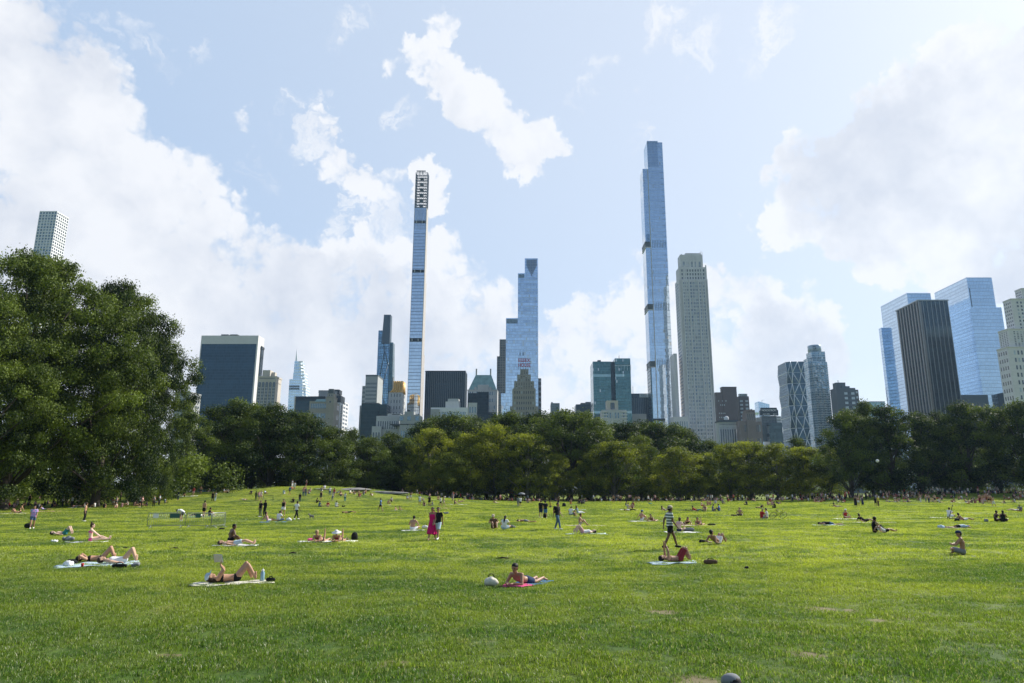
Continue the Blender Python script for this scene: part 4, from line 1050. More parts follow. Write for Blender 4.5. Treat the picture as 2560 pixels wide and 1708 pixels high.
    for px in (1188.5, 1225.5):
        X0, X1, z = b.ext(px-3.2, px+3.2, 971); w = (X1-X0)/2; cx = (X0+X1)/2
        MB().add([(cx+w*math.cos(a), y, z+w*1.2*math.sin(a)) for y in (-.5, 3) for a in np.linspace(0, 2*math.pi, 15)[:-1]],
                 [tuple(range(14))[::-1], tuple(range(14, 28))]+[(k, (k+1) % 14, 14+(k+1) % 14, 14+k) for k in range(14)]).build('oval_dormer', MT['limestone2'], b.root)
    b.raw('cornice', x0-.4, x1+.4, -.5, y1+.4, z1-.6, z1+.3, MT['limestone2'])
    b = Bd('office_block', 'narrow black glass block in front of the pale stone hotel', 738, 1205, 'building')
    m = curtain('black_gloss', (.012, .026, .036), (.012, .018, .022), 1.7, 3.6, .2, .5, .06, .35, .03, .6)
    b.box('glass_wall', 1193, 1222, 980, 20, m); b.box('glass_wall', 1194, 1241, 1031, 16, m, dD=-3); b.box('glass_wall', 1170, 1193.4, 983, 14, m, dD=6)
    r = b.box('pale_wing', 1171, 1192.8, 1007, 14, MT['limestone2'], dD=-1); b.wins(r, 'N', 3, 6, .5, .4, 'winblue', zb=3, ind=9)
    # ---- grey-brown slab beside the stepped blue tower
    b = Bd('apartment_tower', 'narrow grey brown slab tower close beside the stepped blue glass tower', 905, 1256)
    m = curtain('brown_strips', (.075, .09, .095), (.15, .145, .135), 3.2, 3.4, .9, 1.1, .2, .3, .02, .4)
    b.box('wall', 1249, 1266, 850, 24, m); b.box('side_wing', 1242.5, 1248.9, 891, 22, m, dD=1); b.box('roof_band', 1249, 1266, 848.6, 24.4, MT['louver'], dD=-.2, pyb=851)
    # ---- stepped blue tower
    b = Bd('stepped_tower', 'bright blue glass skyscraper rising in three vertical steps behind the red rooftop sign', 868, 1318)
    m = curtain('sky_blue_glass', (.52, .63, .77), (.40, .48, .58), 1.9, 3.9, .12, .35, .03, .9, .012, .22, .5, .03)
    X = [b.ext(p, p+1, 900)[0] for p in (1253, 1265, 1295, 1312, 1344.5)]
    x4 = b.ext(1344.5, 1345, 646)[0]; x3 = b.ext(1312, 1313, 646)[0]; x2 = b.ext(1295, 1296, 683)[0]; x1_ = b.ext(1265, 1266, 795)[0]; x0_ = b.ext(1253, 1254, 983)[0]
    b.raw('glass_shaft', x3, x4, 0, 26, -2, b.z(646), m); b.raw('glass_shaft', x2, x3-.01, .5, 25, -2, b.z(683), m)
    b.raw('glass_shaft', x1_, x2-.01, 1, 24, -2, b.z(795), m); b.raw('glass_shaft', x0_, x1_-.01, 1.5, 22, -2, b.z(983), m)
    g = MB(); W = x4-x3; zt = b.z(649)
    for i in range(11):
        c = x3+W*(.16+.72*i/10); k = 1-abs(i-5)/5.5; zb = b.z(664+26*k); g.box(c-.42, c+.42, -.1, .1, zb, zt)
    g.build('dark_crown_louvre', MT['louver'], b.root)
    for q, (c0, c1, py, hh) in enumerate(((x2+.6, x3-.6, 690, 5), (x1_+.5, x2-.5, 803, 6))): b.raw('mechanical_band', c0, c1, .38 if q == 0 else .88, 1.2, b.z(py)-hh/2, b.z(py)+hh/2, curtain('band_glass', (.12, .17, .22), (.3, .38, .45), 1.9, 2.2, .4, .3, .2, .5))
    b.raw('mast', x3+3, x3+3.8, 8, 9, b.z(646), b.z(641.5), MT['darkmetal'])
    for px in (1300, 1307.6): c = b.ext(px, px+1, 884)[0]; b.raw('vent_slot', c-.5, c+.7, .36, .9, b.z(889), b.z(881), MT['steel'])
    g = MB()
    for py in list(range(700, 1010, 22)): z = b.z(py); g.box(x3+.1, x4-.1, -.07, .1, z-.5, z+.5)
    g.build('floor_band', plain('pale_spandrel', (.5, .6, .72), .2, .6), b.root)
    # ---- stepped brick hotel + rooftop sign
    b = Bd('deco_hotel', 'stepped tan brick hotel below red rooftop letters', 742, 1311)
    tiers = ((1281, 1339, 972, 1040, 9, 1), (1285.5, 1335, 953.5, 1, 7, 2), (1293, 1327, 937, 1, 5, 4), (1300.5, 1321, 923.5, 1, 3, 7))
    zl = -2
    for i, (a, c, py, _, n, off) in enumerate(tiers):
        r = b.box('setback_tier', a, c, py, 26-off*2, MT['buff'], dD=off, z0=zl)
        b.wins((r[0], r[1], r[2], r[3], max(r[4], 6), r[5]-1.2), 'N', n, 18 if i == 0 else 4, .42, .5, 'winglass', pale=.2, ind=60 if i == 0 else 14)
        pr = MB()
        for k in range(n+1): x = r[0]+(r[1]-r[0])*(.06+.88*k/n); pr.box(x-.45, x+.45, r[2]-.4, r[2]+.2, max(r[4], 0)+.1, r[5]+.8)
        pr.build('brick_pier', MT['buff'], b.root); zl = r[5]
    r = b.box('side_wing', 1275, 1345.5, 1016, 24, MT['buff'], dD=1.5); b.wins(r, 'N', 12, 3, .4, .5, pale=.2, zb=5, ind=0)
    z1 = zl
    s = thing('rooftop_sign', 'red two line hotel name sign standing on the stepped brick hotel roof', 'sign', at(1311, 923, 748))
    s.location.z = z1; zb = at(1311, 917.5, 748).z-z1; zm = at(1311, 905, 748).z-z1; ht = zm-at(1311, 905+8.6, 748).z+z1
    w = at(1326, 910, 748).x-at(1296, 910, 748).x
    red = plain('red_sign_letters', (.42, .018, .03), .4)
    fr = MB()
    for k in range(6): x = -w/2+w*k/5; fr.box(x-.12, x+.12, .3, .5, -.3, zb+ht*2.6)
    for z in (zb, zb+ht*1.05, zb+ht*1.45, zb+ht*2.5): fr.box(-w/2, w/2, .32, .48, z-.1, z+.1)
    for k in (-1, 1): fr.tube([(k*w*.3, .4, zb+ht), (k*w*.3, 6, -.2)], .12, 5)
    fr.build('frame', MT['darkmetal'], s)
    text('lettering', 'HOUSE', ht, s, (0, .15, zb+.1), red, w, .25, bold=.02); text('lettering', 'ESSEX', ht, s, (0, .15, zb+ht*1.42), red, w, .25, bold=.02)
    # ---- small ones
    b = Bd('apartment_tower', 'thin dark tower with columns of pale dots edging the stepped blue tower', 872, 1349)
    r = b.box('wall', 1345.6, 1353, 946, 24, MT['brown']); b.wins(r, 'N', 2, 18, .45, .4, 'winpale', zb=20)
    b = Bd('far_block', 'small lone grey block rising over the treetops in the open gap of sky', 1150, 1388, 'building')
    m = curtain('grey_strips', (.09, .12, .13), (.14, .16, .16), 2.4, 3.8, .8, .8, .2, .3)
    b.box('wall', 1377, 1399, 1008, 30, m); b.box('rooftop_plant', 1378, 1382, 1005.5, 10, MT['louver'], dD=3, z0=b.z(1008.5))
    b = Bd('far_block', 'low dark blue office block just above the treetops by the twin green glass towers', 980, 1460, 'building')
    m = curtain('dusky_glass', (.06, .085, .11), (.04, .05, .06), 2.4, 3.9, .5, 1.2, .15, .4)
    b.box('wall', 1440, 1486, 1011, 34, m); b.box('rooftop_plant', 1452, 1463, 1007.5, 16, MT['louver'], dD=6, z0=b.z(1012)); b.box('rooftop_plant', 1464, 1477, 1005, 16, MT['louver'], dD=6, z0=b.z(1012))
    # ---- twin green glass towers
    b = Bd('twin_tower', 'pair of teal green glass towers joined by a dark recessed spine', 812, 1530)
    m = curtain('teal_glass', (.09, .19, .205), (.05, .10, .11), 1.6, 3.7, .14, .6, .05, .7, .02, .3, .3, .03, 0, .22)
    r1 = b.box('glass_tower', 1482, 1526, 904, 36, m); r2 = b.box('glass_tower', 1537, 1575.5, 896, 36, m, dD=-1); b.box('recessed_spine', 1524, 1538, 904.5, 26, MT['steel'], dD=5)
    X0, X1, z = b.ext(1494, 1502, 900.5, 10); b.raw('rooftop_plant', X0, X1, 10, 16, r1[5]-.5, z, MT['louver']); X0, X1, z = b.ext(1547, 1548, 889, 10); b.raw('mast', X0, X1, 10, 10.5, r2[5]-.5, z, MT['darkmetal'])
    g = MB()
    for i in range(6): c = r2[0]+(r2[1]-r2[0])*i/5; g.box(c-.2, c+.2, -1.5, -.9, r2[5]-15, r2[5]-8)
    g.box(r2[0], r2[1], -1.45, -.9, r2[5]-9.5, r2[5]-8.5); g.build('crown_mullion', MT['winpale'], b.root)
    # ---- beige hotel in front of twin towers
    b = Bd('apartment_block', 'beige apartment block with balconies and bare water tank house below the green glass towers', 735, 1535, 'building')
    r = b.box('wall', 1505, 1566, 1025, 22, MT['limestone2']); b.wins(r, 'N', 8, 7, .55, .5, 'winblue', zb=4, pale=.35)
    g = MB()
    for j in range(5): z = r[5]-2-j*3.3; g.box(r[0]-.8, r[0]+6, -1.2, .1, z-.6, z+.4); g.box(r[1]-6, r[1]+.8, -1.2, .1, z-.6, z+.4)
    g.build('balcony', MT['limestone'], b.root)
    r2 = b.box('tank_house', 1517, 1545, 1001.5, 12, MT['beige'], dD=4, z0=r[5]-.5)
    b.wins((r2[0], r2[1], r2[2], r2[3], r2[5]-10, r2[5]-2), 'N', 1, 1, .42, .9, 'winglass', ind=1)
    # ---- dark office with white panel
    b = Bd('office_tower', 'dark ribbed office block carrying a white name panel partly behind the tallest tower', 880, 1600, 'building')
    m = curtain('blue_black_glass', (.045, .07, .095), (.02, .028, .035), 2.2, 3.9, .5, .4, .1, .45, .02, .4)
    r = b.box('glass_wall', 1577, 1640, 984, 40, m)
    g = MB()
    for i in range(15): c = r[0]+(r[1]-r[0])*i/14; g.box(c-.2, c+.2, -.5, .1, -2, r[5]-6)
    g.build('vertical_rib', plain('grey_aluminium', (.16, .19, .2), .4, .5), b.root)
    b.box('concrete_podium', 1580, 1616, 1035, 20, MT['greystone'], dD=-24)
    X0, X1, z = b.ext(1582, 1583, 965); b.raw('mast', X0, X1, 2, 2.5, r[5], z, MT['white'])
    X0, X1, z = b.ext(1598, 1625, 985.6); zb = b.z(994)
    p = b.raw('name_panel', X0, X1, -.9, -.55, zb, z, MT['white'])
    text('lettering', 'Allianz', (z-zb)*.62, p, ((X0+X1)/2, -.95, zb+(z-zb)*.2), plain('slate_blue_letters', (.12, .18, .28), .5), (X1-X0)*.72, .05)
    # ---- the tallest tower
    b = Bd('tallest_tower', 'tallest blue glass skyscraper with a lower notched shaft on one side', 853, 1640)
    m = curtain('tall_blue_glass', (.54, .66, .80), (.42, .51, .62), 1.7, 4.2, .12, .3, .02, .9, .008, .14, .5, .02)
    xa, xb, zt = b.ext(1617, 1655.5, 356); xm = b.ext(1620, 1621, 422)[0]; xl, _, zl = b.ext(1606.5, 1620, 422)
    zt2 = b.z(353); zk = zl
    b.raw('glass_shaft', xm, xb, 0, 26, -2, zt, m); b.raw('glass_shaft', xl, xm-.9, .4, 24, b.z(907)+.01, zl, m); b.raw('glass_shaft', xl+1.2, xm-.9, .4, 24, -2, b.z(908), m)
    b.raw('stone_seam', xm-.89, xm-.01, -.25, 1, -2, zl-.5, MT['limestone2'])
    b.raw('crown_screen', xm, xb-6.2, -.35, 25, zt-.01, zt2, m)
    g = MB()
    for i in range(11): c = xm+.6+(xb-xm-8)*i/10; g.box(c-.2, c+.2, -.5, .05, zt-36, zt2)
    g.build('crown_fin', plain('steel_blue_fin', (.2, .28, .4), .3, .7), b.root)
    for q, py in enumerate((612, 768, 911)):
        z = b.z(py); h = 6.5
        b.raw('mechanical_band', xl-.5, xm-1, -.1, 24.5, z-h/2, z+h/2, MT['louver'])
        b.raw('band_ledge', xl-.8, xm-.95, -.5, 25, z+h/2, z+h/2+.9, MT['steel']); b.raw('band_ledge', xl-.8, xm-.95, -.5, 25, z-h/2-.7, z-h/2, MT['limestone'])
        g = MB()
        for i in range(9): c = xm+2+(xb-xm-4)*i/8; g.box(c-.22, c+.22, -.4, .05, z-h/2-1, z+h/2+3)
        g.build('louvre_fin', MT['steel'], b.root)
    z = b.z(596); b.raw('recess', xl+1.6, xm-1.4, .1, .6, z-5, z+6, curtain('recess_glass', (.22, .33, .46), (.1, .15, .2), 3, 11, .3, .5, .1, .8))
    g = MB(); z = 30.
    while z < zt-40:
        g.box(xb-4.4, xb+.12, -.12, .06, z-.14, z+.14); z += 8.4
    g.build('floor_line', MT['steel'], b.root)
    b.raw('base_canopy', xl+1, xm+8, -3, .2, b.z(1053), b.z(1047), MT['black'])
    b.raw('dark_side', xl-.3, xl+1.15, .5, 24, -2, b.z(907.5), m3)
    # ---- limestone tower
    b = Bd('limestone_tower', 'tall pale limestone residential tower with stepped crown beside the tallest tower', 805, 1740)
    L = MT['limestone']
    c_ = 1727.5
    main = b.box('wall', 1696, 1768, 698, 20, L, dD=0)
    x0, x1, y0, y1, z0, z1 = main
    r2 = b.box('setback_tier', 1697, 1765.5, 668, 17, L, dD=1.5, z0=z1-.5); r3 = b.box('crown', 1700, 1756, 637, 14, L, dD=3, z0=r2[5]-.5)
    b.box('crown', 1713, 1752, 633, 9, L, dD=5, z0=r3[5]-.5)
    W = x1-x0; zb = 6
    def strip(f0, f1, cols, zt, zbt, rows, wf, hf, y=0., mat='winblue', pale=.3, ind=40):
        b.wins((x0+W*f0, x0+W*f1, y, 20, zbt, zt), 'N', cols, rows, wf, hf, mat, mx=0, pale=pale, ind=ind)
    strip(.38, .66, 3, z1-3, zb, 58, .72, .6, ind=45); strip(.14, .34, 3, z1-3, zb, 58, .5, .55, pale=.25, ind=25); strip(.70, .90, 3, z1-3, zb, 58, .5, .55, pale=.3, ind=20)
    b.wins((r3[0], r3[1], r3[2], r3[3], r3[4]+1, r3[5]-9), 'N', 5, 4, .45, .6, 'winblue', ind=10); b.wins((r2[0], r2[1], r2[2], r2[3], r2[4], r2[5]-2), 'N', 9, 3, .45, .6, 'winglass', ind=0)
    g = MB()
    for f in (.0, .115, .345, .665, .895, .965): g.box(x0+W*f, x0+W*f+W*.032, -1.6, .2, -2, z1-.6)
    for f in (.235, .44, .52, .60, .79): g.box(x0+W*f, x0+W*f+W*.012, -.7, .2, -2, z1-.6)
    for f in (.0, .17, .8, .955): g.box(r2[0]+(r2[1]-r2[0])*f, r2[0]+(r2[1]-r2[0])*(f+.045), r2[2]-.8, r2[2]+.2, r2[4], r2[5]+2.2)
    for f in (.04, .3, .42, .55, .68, .9): xx = r3[0]+(r3[1]-r3[0])*f; g.box(xx, xx+1.3, r3[2]-.6, r3[2]+.2, r3[4], r3[5]+.6)
    g.build('stone_pier', L, b.root)
    X0, X1, z = b.ext(1750, 1755, 631, 8)
    tb = MB(); tb.tube([(X0, 8, r3[5]), (X0, 8, z), ((X0+X1)/2, 8, z+.8), (X1, 8, z), (X1, 8, r3[5])], .35, 6); tb.build('roof_arch', L, b.root)
    rb = b.box('side_tier', 1684, 1692, 884, 22, L, dD=1.5); rb = b.box('lower_wing', 1683.5, 1722, 1042, 18, L, dD=-20); b.wins(rb, 'N', 6, 4, .4, .5, 'winblue', ind=10)
    b.wins((x0, x1, 0, 20, 60, z1-4), 'E', 5, 48, .4, .45, 'winglass', ind=0)
    # ---- dark brown pair
    b = Bd('brick_tower', 'plain dark brown windowless brick tower beside the limestone tower', 905, 1815)
    b.box('wall', 1788, 1805, 981, 6, MT['brown']); r = b.box('wall', 1805, 1841, 968, 9, MT['brown'], dD=1); b.wins((r[0]-8, r[0]+6, 0, 20, 90, r[5]-16), 'N', 5, 6, .35, .3, 'winpale', skip=.6)
    b.box('roof_parapet', 1804.6, 1841.5, 967, 10, MT['brown'], dD=.5, pyb=969.4)
    b = Bd('apartment_tower', 'brown tower with two columns of pale windows and glazed rooftop room', 925, 1857)
    r = b.box('wall', 1846, 1872, 991, 9, MT['brown'])
    W = r[1]-r[0]
    for f in (.1, .62): b.wins((r[0]+W*f, r[0]+W*(f+.3), 0, 28, 12, r[5]-4), 'N', 1, 22, .9, .5, 'winpale', mx=0)
    b.box('rooftop_room', 1848, 1868, 984.5, 5, curtain('rooftop_glazing', (.25, .3, .3), (.08, .08, .08), 2.2, 8, .5, .5, .2, .3), dD=3, z0=r[5])
    # ---- classical building
    b = Bd('classical_building', 'pale classical building with row of tall piers and dark cornice above the treetops', 742, 1820, 'building')
    r = b.box('wall', 1795, 1848, 1056, 9, MT['limestone2']); b.wins((r[0], r[1], 0, 24, 6, r[5]-5), 'N', 8, 3, .5, .75); b.wins((r[0], r[1], 0, 24, r[5]-3.4, r[5]-1), 'N', 16, 1, .4, .8, ind=16)
    b.raw('cornice', r[0]-.8, r[1]+.8, -.9, 10, r[5], r[5]+1.4, MT['louver']); b.box('roof', 1798, 1846, 1050, 6, MT['louver'], dD=3, z0=r[5]+1.4)
    X0, X1, z = b.ext(1811, 1823, 1042, 5); cx = (X0+X1)/2; w = (X1-X0)/2
    tk = MB().lathe([(w*.9, 0), (w, 1), (w*.95, 3.2), (w*.5, 4.3), (.05, 4.6)], 14, (cx, 7, b.z(1050, 3))); tk.build('roof_tank', MT['white_conc'], b.root)
    g = MB()
    for i in range(9): c = r[0]+(r[1]-r[0])*(.06+.88*i/8); g.tube([(c, -.5, 3), (c, -.5, r[5]-5)], .55, 8)
    g.build('pier', MT['limestone2'], b.root)
    # ---- gothic red-brown
    b = Bd('gothic_block', 'reddish brown brick apartment block with crenellated tower above the yellowing trees', 728, 1878, 'building')
    r = b.box('wall', 1852, 1904, 1054, 9, MT['redbrown']); b.wins(r, 'N', 10, 5, .42, .5, 'winglass', zb=3, pale=.25)
    r2 = b.box('brick_tower', 1865, 1888, 1030, 14, MT['redbrown'], dD=-.8); b.wins((r2[0], r2[1], -.8, 10, r2[5]-9, r2[5]-2), 'N', 4, 1, .35, .9, 'winglass', ind=4)
    g = MB()
    for i in range(4): c = r2[0]+(r2[1]-r2[0])*(i+.25)/4; g.box(c, c+1.5, -1, 12, r2[5]-.1, r2[5]+2.2)
    g.build('crenellation', MT['redbrown'], b.root)
    b.box('side_wing', 1849, 1858, 1052, 12, MT['redbrown'], dD=-1.4); b.box('chimney', 1877, 1881, 1023, 4, MT['redbrown'], dD=4, z0=r2[5])
    # ---- far crystalline tower
    b = Bd('angular_tower', 'far pale blue tower with pointed slanted top and jutting deck behind the billboard', 3000, 1905)
    m = curtain('far_glass', (.42, .55, .70), (.5, .6, .7), 8, 10, .8, 1.4, .1, .8, .02, .12)
    X0, X1, zb = b.ext(1895.5, 1925, 1016); zt = b.z(1003.5); k = b.z(1011)
    MB().frus([(X0-2, 0, 0), (X1, 0, 0), (X1, 60, 0), (X0-2, 60, 0)], [(X0+2, 0, zt), (X1-2, 0, k), (X1-2, 50, k), (X0+2, 50, zt)]).build('glass_shaft', m, b.root)
    X0, X1, z = b.ext(1888, 1902, 1032); MB().frus([(X0+14, -12, z-6), (X1, -12, z-6), (X1, 40, z-6), (X0+14, 40, z-6)], [(X0, -16, z), (X1, -12, z), (X1, 40, z), (X0, 44, z)]).build('viewing_deck', m, b.root)
    X0, X1, z = b.ext(1904, 1911, 1002, 20); MB().tube([(X0, 20, zt-8), (X0+2, 20, z+2), (X1, 20, z+4)], .9, 5).build('crane_arm', MT['steel'], b.root)
    # ---- billboard building
    b = Bd('corner_building', 'low blue green glass building carrying a dark electronic billboard on its roof', 745, 1925, 'building')
    m = curtain('corner_glass', (.065, .10, .115), (.035, .05, .055), 1.9, 3.6, .18, .5, .08, .5, .02, .35)
    r = b.box('glass_wall', 1921, 1955, 1056.5, 19, m); r2 = b.box('upper_block', 1904, 1941, 1040, 6, plain('slate_panel', (.13, .16, .18), .5, .2), dD=6, z0=r[5]-20)
    b.box('side_wing', 1892, 1900, 1044, 12, MT['greystone'], dD=4); r3 = b.box('white_wing', 1941, 1952, 1040.5, 8, MT['white'], dD=9, z0=r[5]-1)
    b.wins(r3, 'N', 1, 3, .9, .25, 'winglass', mx=0, ind=3)
    b.wins((r[0], r[1], 0, 19, 4, r[5]-1.5), 'E', 1, 6, .94, .62, 'winpale', mx=0, ind=8)
    b.wins((r2[0], r2[1], r2[2], r2[3], r2[5]-9, r2[5]-4), 'N', 9, 1, .5, .9, 'winglass', ind=9)
    s = thing('billboard', 'dark electronic billboard with pale store name and clock on the low glass building', 'billboard', at(1922, 1030, 749))
    s.location.z = r2[5]
    X0 = at(1902.5, 1030, 749).x-s.location.x; X1 = at(1942.5, 1030, 749).x-s.location.x; h = at(1922, 1019.5, 749).z-r2[5]
    MB().box(X0, X1, -.4, 2.5, .4, h).box(X1, X1+1.6, .6, 3.5, .4, h-2.2).box(X0-.9, X0, .6, 3.5, .4, h-3).build('screen_case', plain('dark_screen', (.02, .035, .042), .35, .2), s)
    MB().box(X0+2, X0+2.6, 0, 1.5, -.2, .4).box(X1-2.6, X1-2, 0, 1.5, -.2, .4).build('support', MT['darkmetal'], s)
    em = bpy.data.materials.new('lit_letters'); em.use_nodes = True; tt = NT(em.node_tree); pp = em.node_tree.nodes['Principled BSDF']
    pp.inputs['Base Color'].default_value = (.5, .55, .56, 1); pp.inputs['Emission Color'].default_value = (.6, .68, .7, 1); pp.inputs['Emission Strength'].default_value = .12
    W = X1-X0
    text('lettering', 'NORDSTROM', h*.22, s, ((X0+X1)/2-.1, -.45, h*.56), em, W*.88, .06)
    text('lettering', '4:24 PM', h*.14, s, (X0+W*.30, -.45, h*.12), em, W*.44, .06); text('lettering', '82\u00b0F', h*.14, s, (X0+W*.85, -.45, h*.12), em, W*.2, .06)
    # ---- faceted diagrid tower
    b = Bd('diagrid_tower', 'faceted blue glass tower wrapped in a white diagonal lattice with zigzag corners', 955, 1980)
    m = curtain('diagrid_glass', (.05, .10, .135), (.035, .065, .085), 2.4, 3.9, .14, .4, .06, .6, .015, .3)
    xL = b.ext(1970, 1971, 906)[0]; xR = b.ext(2056, 2057, 906)[0]; zt = b.z(904); dep = 40; mod = 15.8
    nl = int(zt/mod)+1; c = 5.5
    lv = []
    for k in range(nl+1):
        z = zt-k*mod; cut = c if k % 2 == 0 else 1.0
        ew = -13.5 if k % 2 else -11.0
        lv.append([(xL-2+cut, 0, z), (xR-cut, 0, z), (xR, cut, z), (xR, dep-cut, z), (xR-cut, dep, z), (xL-2+cut, dep, z), (xL-2, dep-cut, z), (xL-2, cut, z)])
    vs = [v for q in lv for v in q]; fs = [tuple(range(8))[::-1]]
    for k in range(nl): fs += [(k*8+i, k*8+(i+1) % 8, (k+1)*8+(i+1) % 8, (k+1)*8+i) for i in range(8)]
    MB().add(vs, [f[::-1] for f in fs]).build('glass_skin', m, b.root)
    g = MB(); wt = plain('white_steel', (.70, .73, .75), .4, .3); nb = 4
    def fx(k, i): return xL-2+(c if k % 2 == 0 else 1.0)+((xR-xL+2)-2*(c if k % 2 == 0 else 1.0))*i
    for k in range(nl):
        z0, z1 = zt-k*mod, zt-(k+1)*mod
        for i in range(nb):
            a0 = i/nb; a1 = (i+1)/nb; mid = (a0+a1)/2
            top = [(fx(k, a0), z0), (fx(k, a1), z0)] if k % 2 == 0 else [(fx(k, mid), z0)]
            bot = [(fx(k+1, mid), z1)] if k % 2 == 0 else [(fx(k+1, a0), z1), (fx(k+1, a1), z1)]
            for p_ in top:
                for q_ in bot: g.tube([(p_[0], -.15, p_[1]), (q_[0], -.15, q_[1])], .55, 5)
        g.tube([(lv[k+1][0][0], -.1, z1), (lv[k+1][1][0], -.1, z1)], .22, 4)
        A, B_ = lv[k+1][7], lv[k+1][6]; g.tube([(A[0]-.15, A[1], A[2]), (B_[0]-.15, B_[1], B_[2])], .42, 5)
        if k % 2: g.tube([(lv[k+1][0][0], -.1, z1), (lv[k+1][7][0], lv[k+1][7][1], z1)], .42, 5)
        for i in (0, 7): g.tube([lv[k][i], lv[k+1][i]], .3, 5)
    g.build('white_lattice', wt, b.root)
    # ---- balconied tower with round crown
    b = Bd('balcony_tower', 'blue grey residential tower of stacked balconies with a rounded crown', 885, 2040)
    m = curtain('balcony_glass', (.20, .30, .38), (.26, .33, .37), 2.3, 3.1, .35, .8, .1, .6, .04, .5, .2, .12)
    r = b.box('wall', 2030, 2067.5, 905, 26, m); b.box('wall', 2019, 2034, 896, 14, m, dD=4); ru = b.box('setback_tier', 2028, 2062, 879, 17, m, dD=3, z0=r[5]-.5)
    X0, X1, z = b.ext(2026, 2058, 862, 4); cx = (X0+X1)/2; w = (X1-X0)/2; zc = b.z(877, 4)
    crown = MB().lathe([(w*.97, ru[5]-1), (w*.97, zc), (w, zc+.1), (w, z), (w*.9, z+.5), (.1, z+.5)], 28, (cx, 4+w, 0)).build('round_crown', plain('blue_grey_panel', (.26, .34, .40), .35, .3), b.root)
    g = MB(); f = lambda a, zz: (cx+(w+.15)*math.sin(a), 4+w-(w+.15)*math.cos(a), zz)
    hz = z-zc
    for a0, z0, a1, z1 in ((-.62, .72, -.42, .66), (-.6, .36, -.42, .36), (-.36, .80, -.26, .58), (-.2, .5, -.34, .26)): g.tube([f(a0, zc+hz*z0), f(a1, zc+hz*z1)], .55, 5)
    g.build('emblem', MT['steel'], crown)
    g = MB(); z = r[5]-4
    for j in range(70):
        if z < 8: break
        for f0 in (.02, .28, .55, .86):
            xx = r[0]+(r[1]-r[0])*f0; g.box(xx, xx+(r[1]-r[0])*.13, -1.5, .1, z-1.0, z)
        g.box(r[0]-1.2, r[0]+.1, 3, 9, z-1, z); z -= 3.1
    tag(g.build('balcony', plain('pale_balcony', (.34, .39, .42), .5), b.root), kind='stuff')
    # ---- dark wide tower
    b = Bd('apartment_tower', 'wide dark slate apartment tower with pale window strips and small roof house', 850, 2110)
    r = b.box('wall', 2090, 2138, 970, 17, plain('slate_brick', (.07, .085, .10), .7)); r2 = b.box('side_wing', 2137, 2145.5, 974.5, 14, MT['brown'], dD=1)
    W = r[1]-r[0]
    for f in (.4, .76): b.wins((r[0]+W*f, r[0]+W*(f+.17), 0, 30, 30, r[5]-4), 'N', 1, 16, .95, .5, 'winpale', mx=0, ind=16)
    b.wins((r[0]+W*.59, r[0]+W*.74, 0, 30, 30, r[5]-3), 'N', 3, 16, .4, .4, 'winglass', mx=0, ind=30); b.wins(r2, 'N', 1, 15, .6, .4, 'winpale', zb=30, ind=15)
    b.box('roof_house', 2090, 2113, 956.5, 10, plain('slate_brick', (.07, .085, .10), .7), dD=4, z0=r[5]-.5); b.box('roof_house', 2104, 2124, 965.5, 12, MT['steel'], dD=2, z0=r[5]-.5)
    X0, X1, z = b.ext(2094.5, 2095.5, 951, 8); b.raw('mast', X0, X1, 8, 8.6, b.z(957, 4), z, MT['darkmetal'])
    # ---- teal block
    b = Bd('far_block', 'low pale teal block at treetop level next to the twin blue towers', 900, 2190, 'building')
    b.box('glass_wall', 2174, 2212, 1005, 26, curtain('pale_teal', (.28, .42, .45), (.2, .3, .33), 2.4, 3.8, .3, .8, .1, .6)); b.box('roof_band', 2174, 2212.2, 1003.6, 26.4, MT['louver'], dD=-.2, pyb=1005.5)
    # ---- paired blue office towers + black tower
    m = curtain('twin_blue_glass', (.50, .63, .78), (.36, .46, .58), 1.7, 3.9, .22, .4, .03, .9, .006, .12, .8)
    def blue(name, label, D, ptsN, depth, ledge=None):
        b = Bd(name, label, D, (ptsN[0]+ptsN[1])/2)
        r = b.box('glass_wall', ptsN[0], ptsN[1], ptsN[2], depth, m)
        g = MB()
        for i in range(int((r[1]-r[0])/1.7)): g.box(r[0]+i*1.7, r[0]+i*1.7+.14, r[2]-.1, r[2]+.12, r[5]-.5, r[5]+.6)
        for i in range(int(depth/1.7)): g.box(r[0]-.1, r[0]+.12, r[2]+i*1.7, r[2]+i*1.7+.14, r[5]-.5, r[5]+.6)
        g.build('parapet_mullion', plain('blue_aluminium', (.3, .42, .55), .3, .6), b.root); return b, r
    b, r = blue('office_tower', 'blue glass office tower half hidden behind the black ribbed corner tower', 735, (2267, 2326, 733), 58)
    b.raw('side_wing', r[0]-6, r[0]-.05, 51, 56.9, -2, b.z(820, 52), m); b.raw('stone_edge', r[0]-1.2, r[0]-.02, 57, 60, -2, r[5]-28, MT['greystone'])
    b, r = blue('office_tower', 'taller blue glass office tower next to the stone apartment house at the edge', 712, (2416, 2479, 694), 60)
    zl = b.z(769); b.raw('lower_shaft', r[0]-.8, r[1]+5, -.8, 61, -2, zl, m); X0, X1, z = b.ext(2344, 2400, 990); b.raw('podium', r[0]-30, r[0]-1, -8, 30, -2, b.z(990), MT['steel']); b.raw('podium', r[0]+14, r[1]+14, -10, -1, -2, b.z(985), MT['steel'])
    b.raw('glazing_slot', r[0]+1.2, r[0]+1.9, -.15, .5, zl, r[5]-12, MT['steel'])
    b = Bd('corner_tower', 'black corner tower with bronze vertical ribs in front of the blue towers', 640, 2330)
    m = curtain('bronze_black_glass', (.036, .064, .085), (.02, .03, .04), 3.86, 3.6, .2, .45, .04, .65, .012, .5)
    r = b.box('glass_wall', 2295, 2368, 752, 40, m); x0, x1, y0, y1, z0, z1 = r
    rib = plain('bronze_rib', (.165, .16, .155), .4, .5); g = MB()
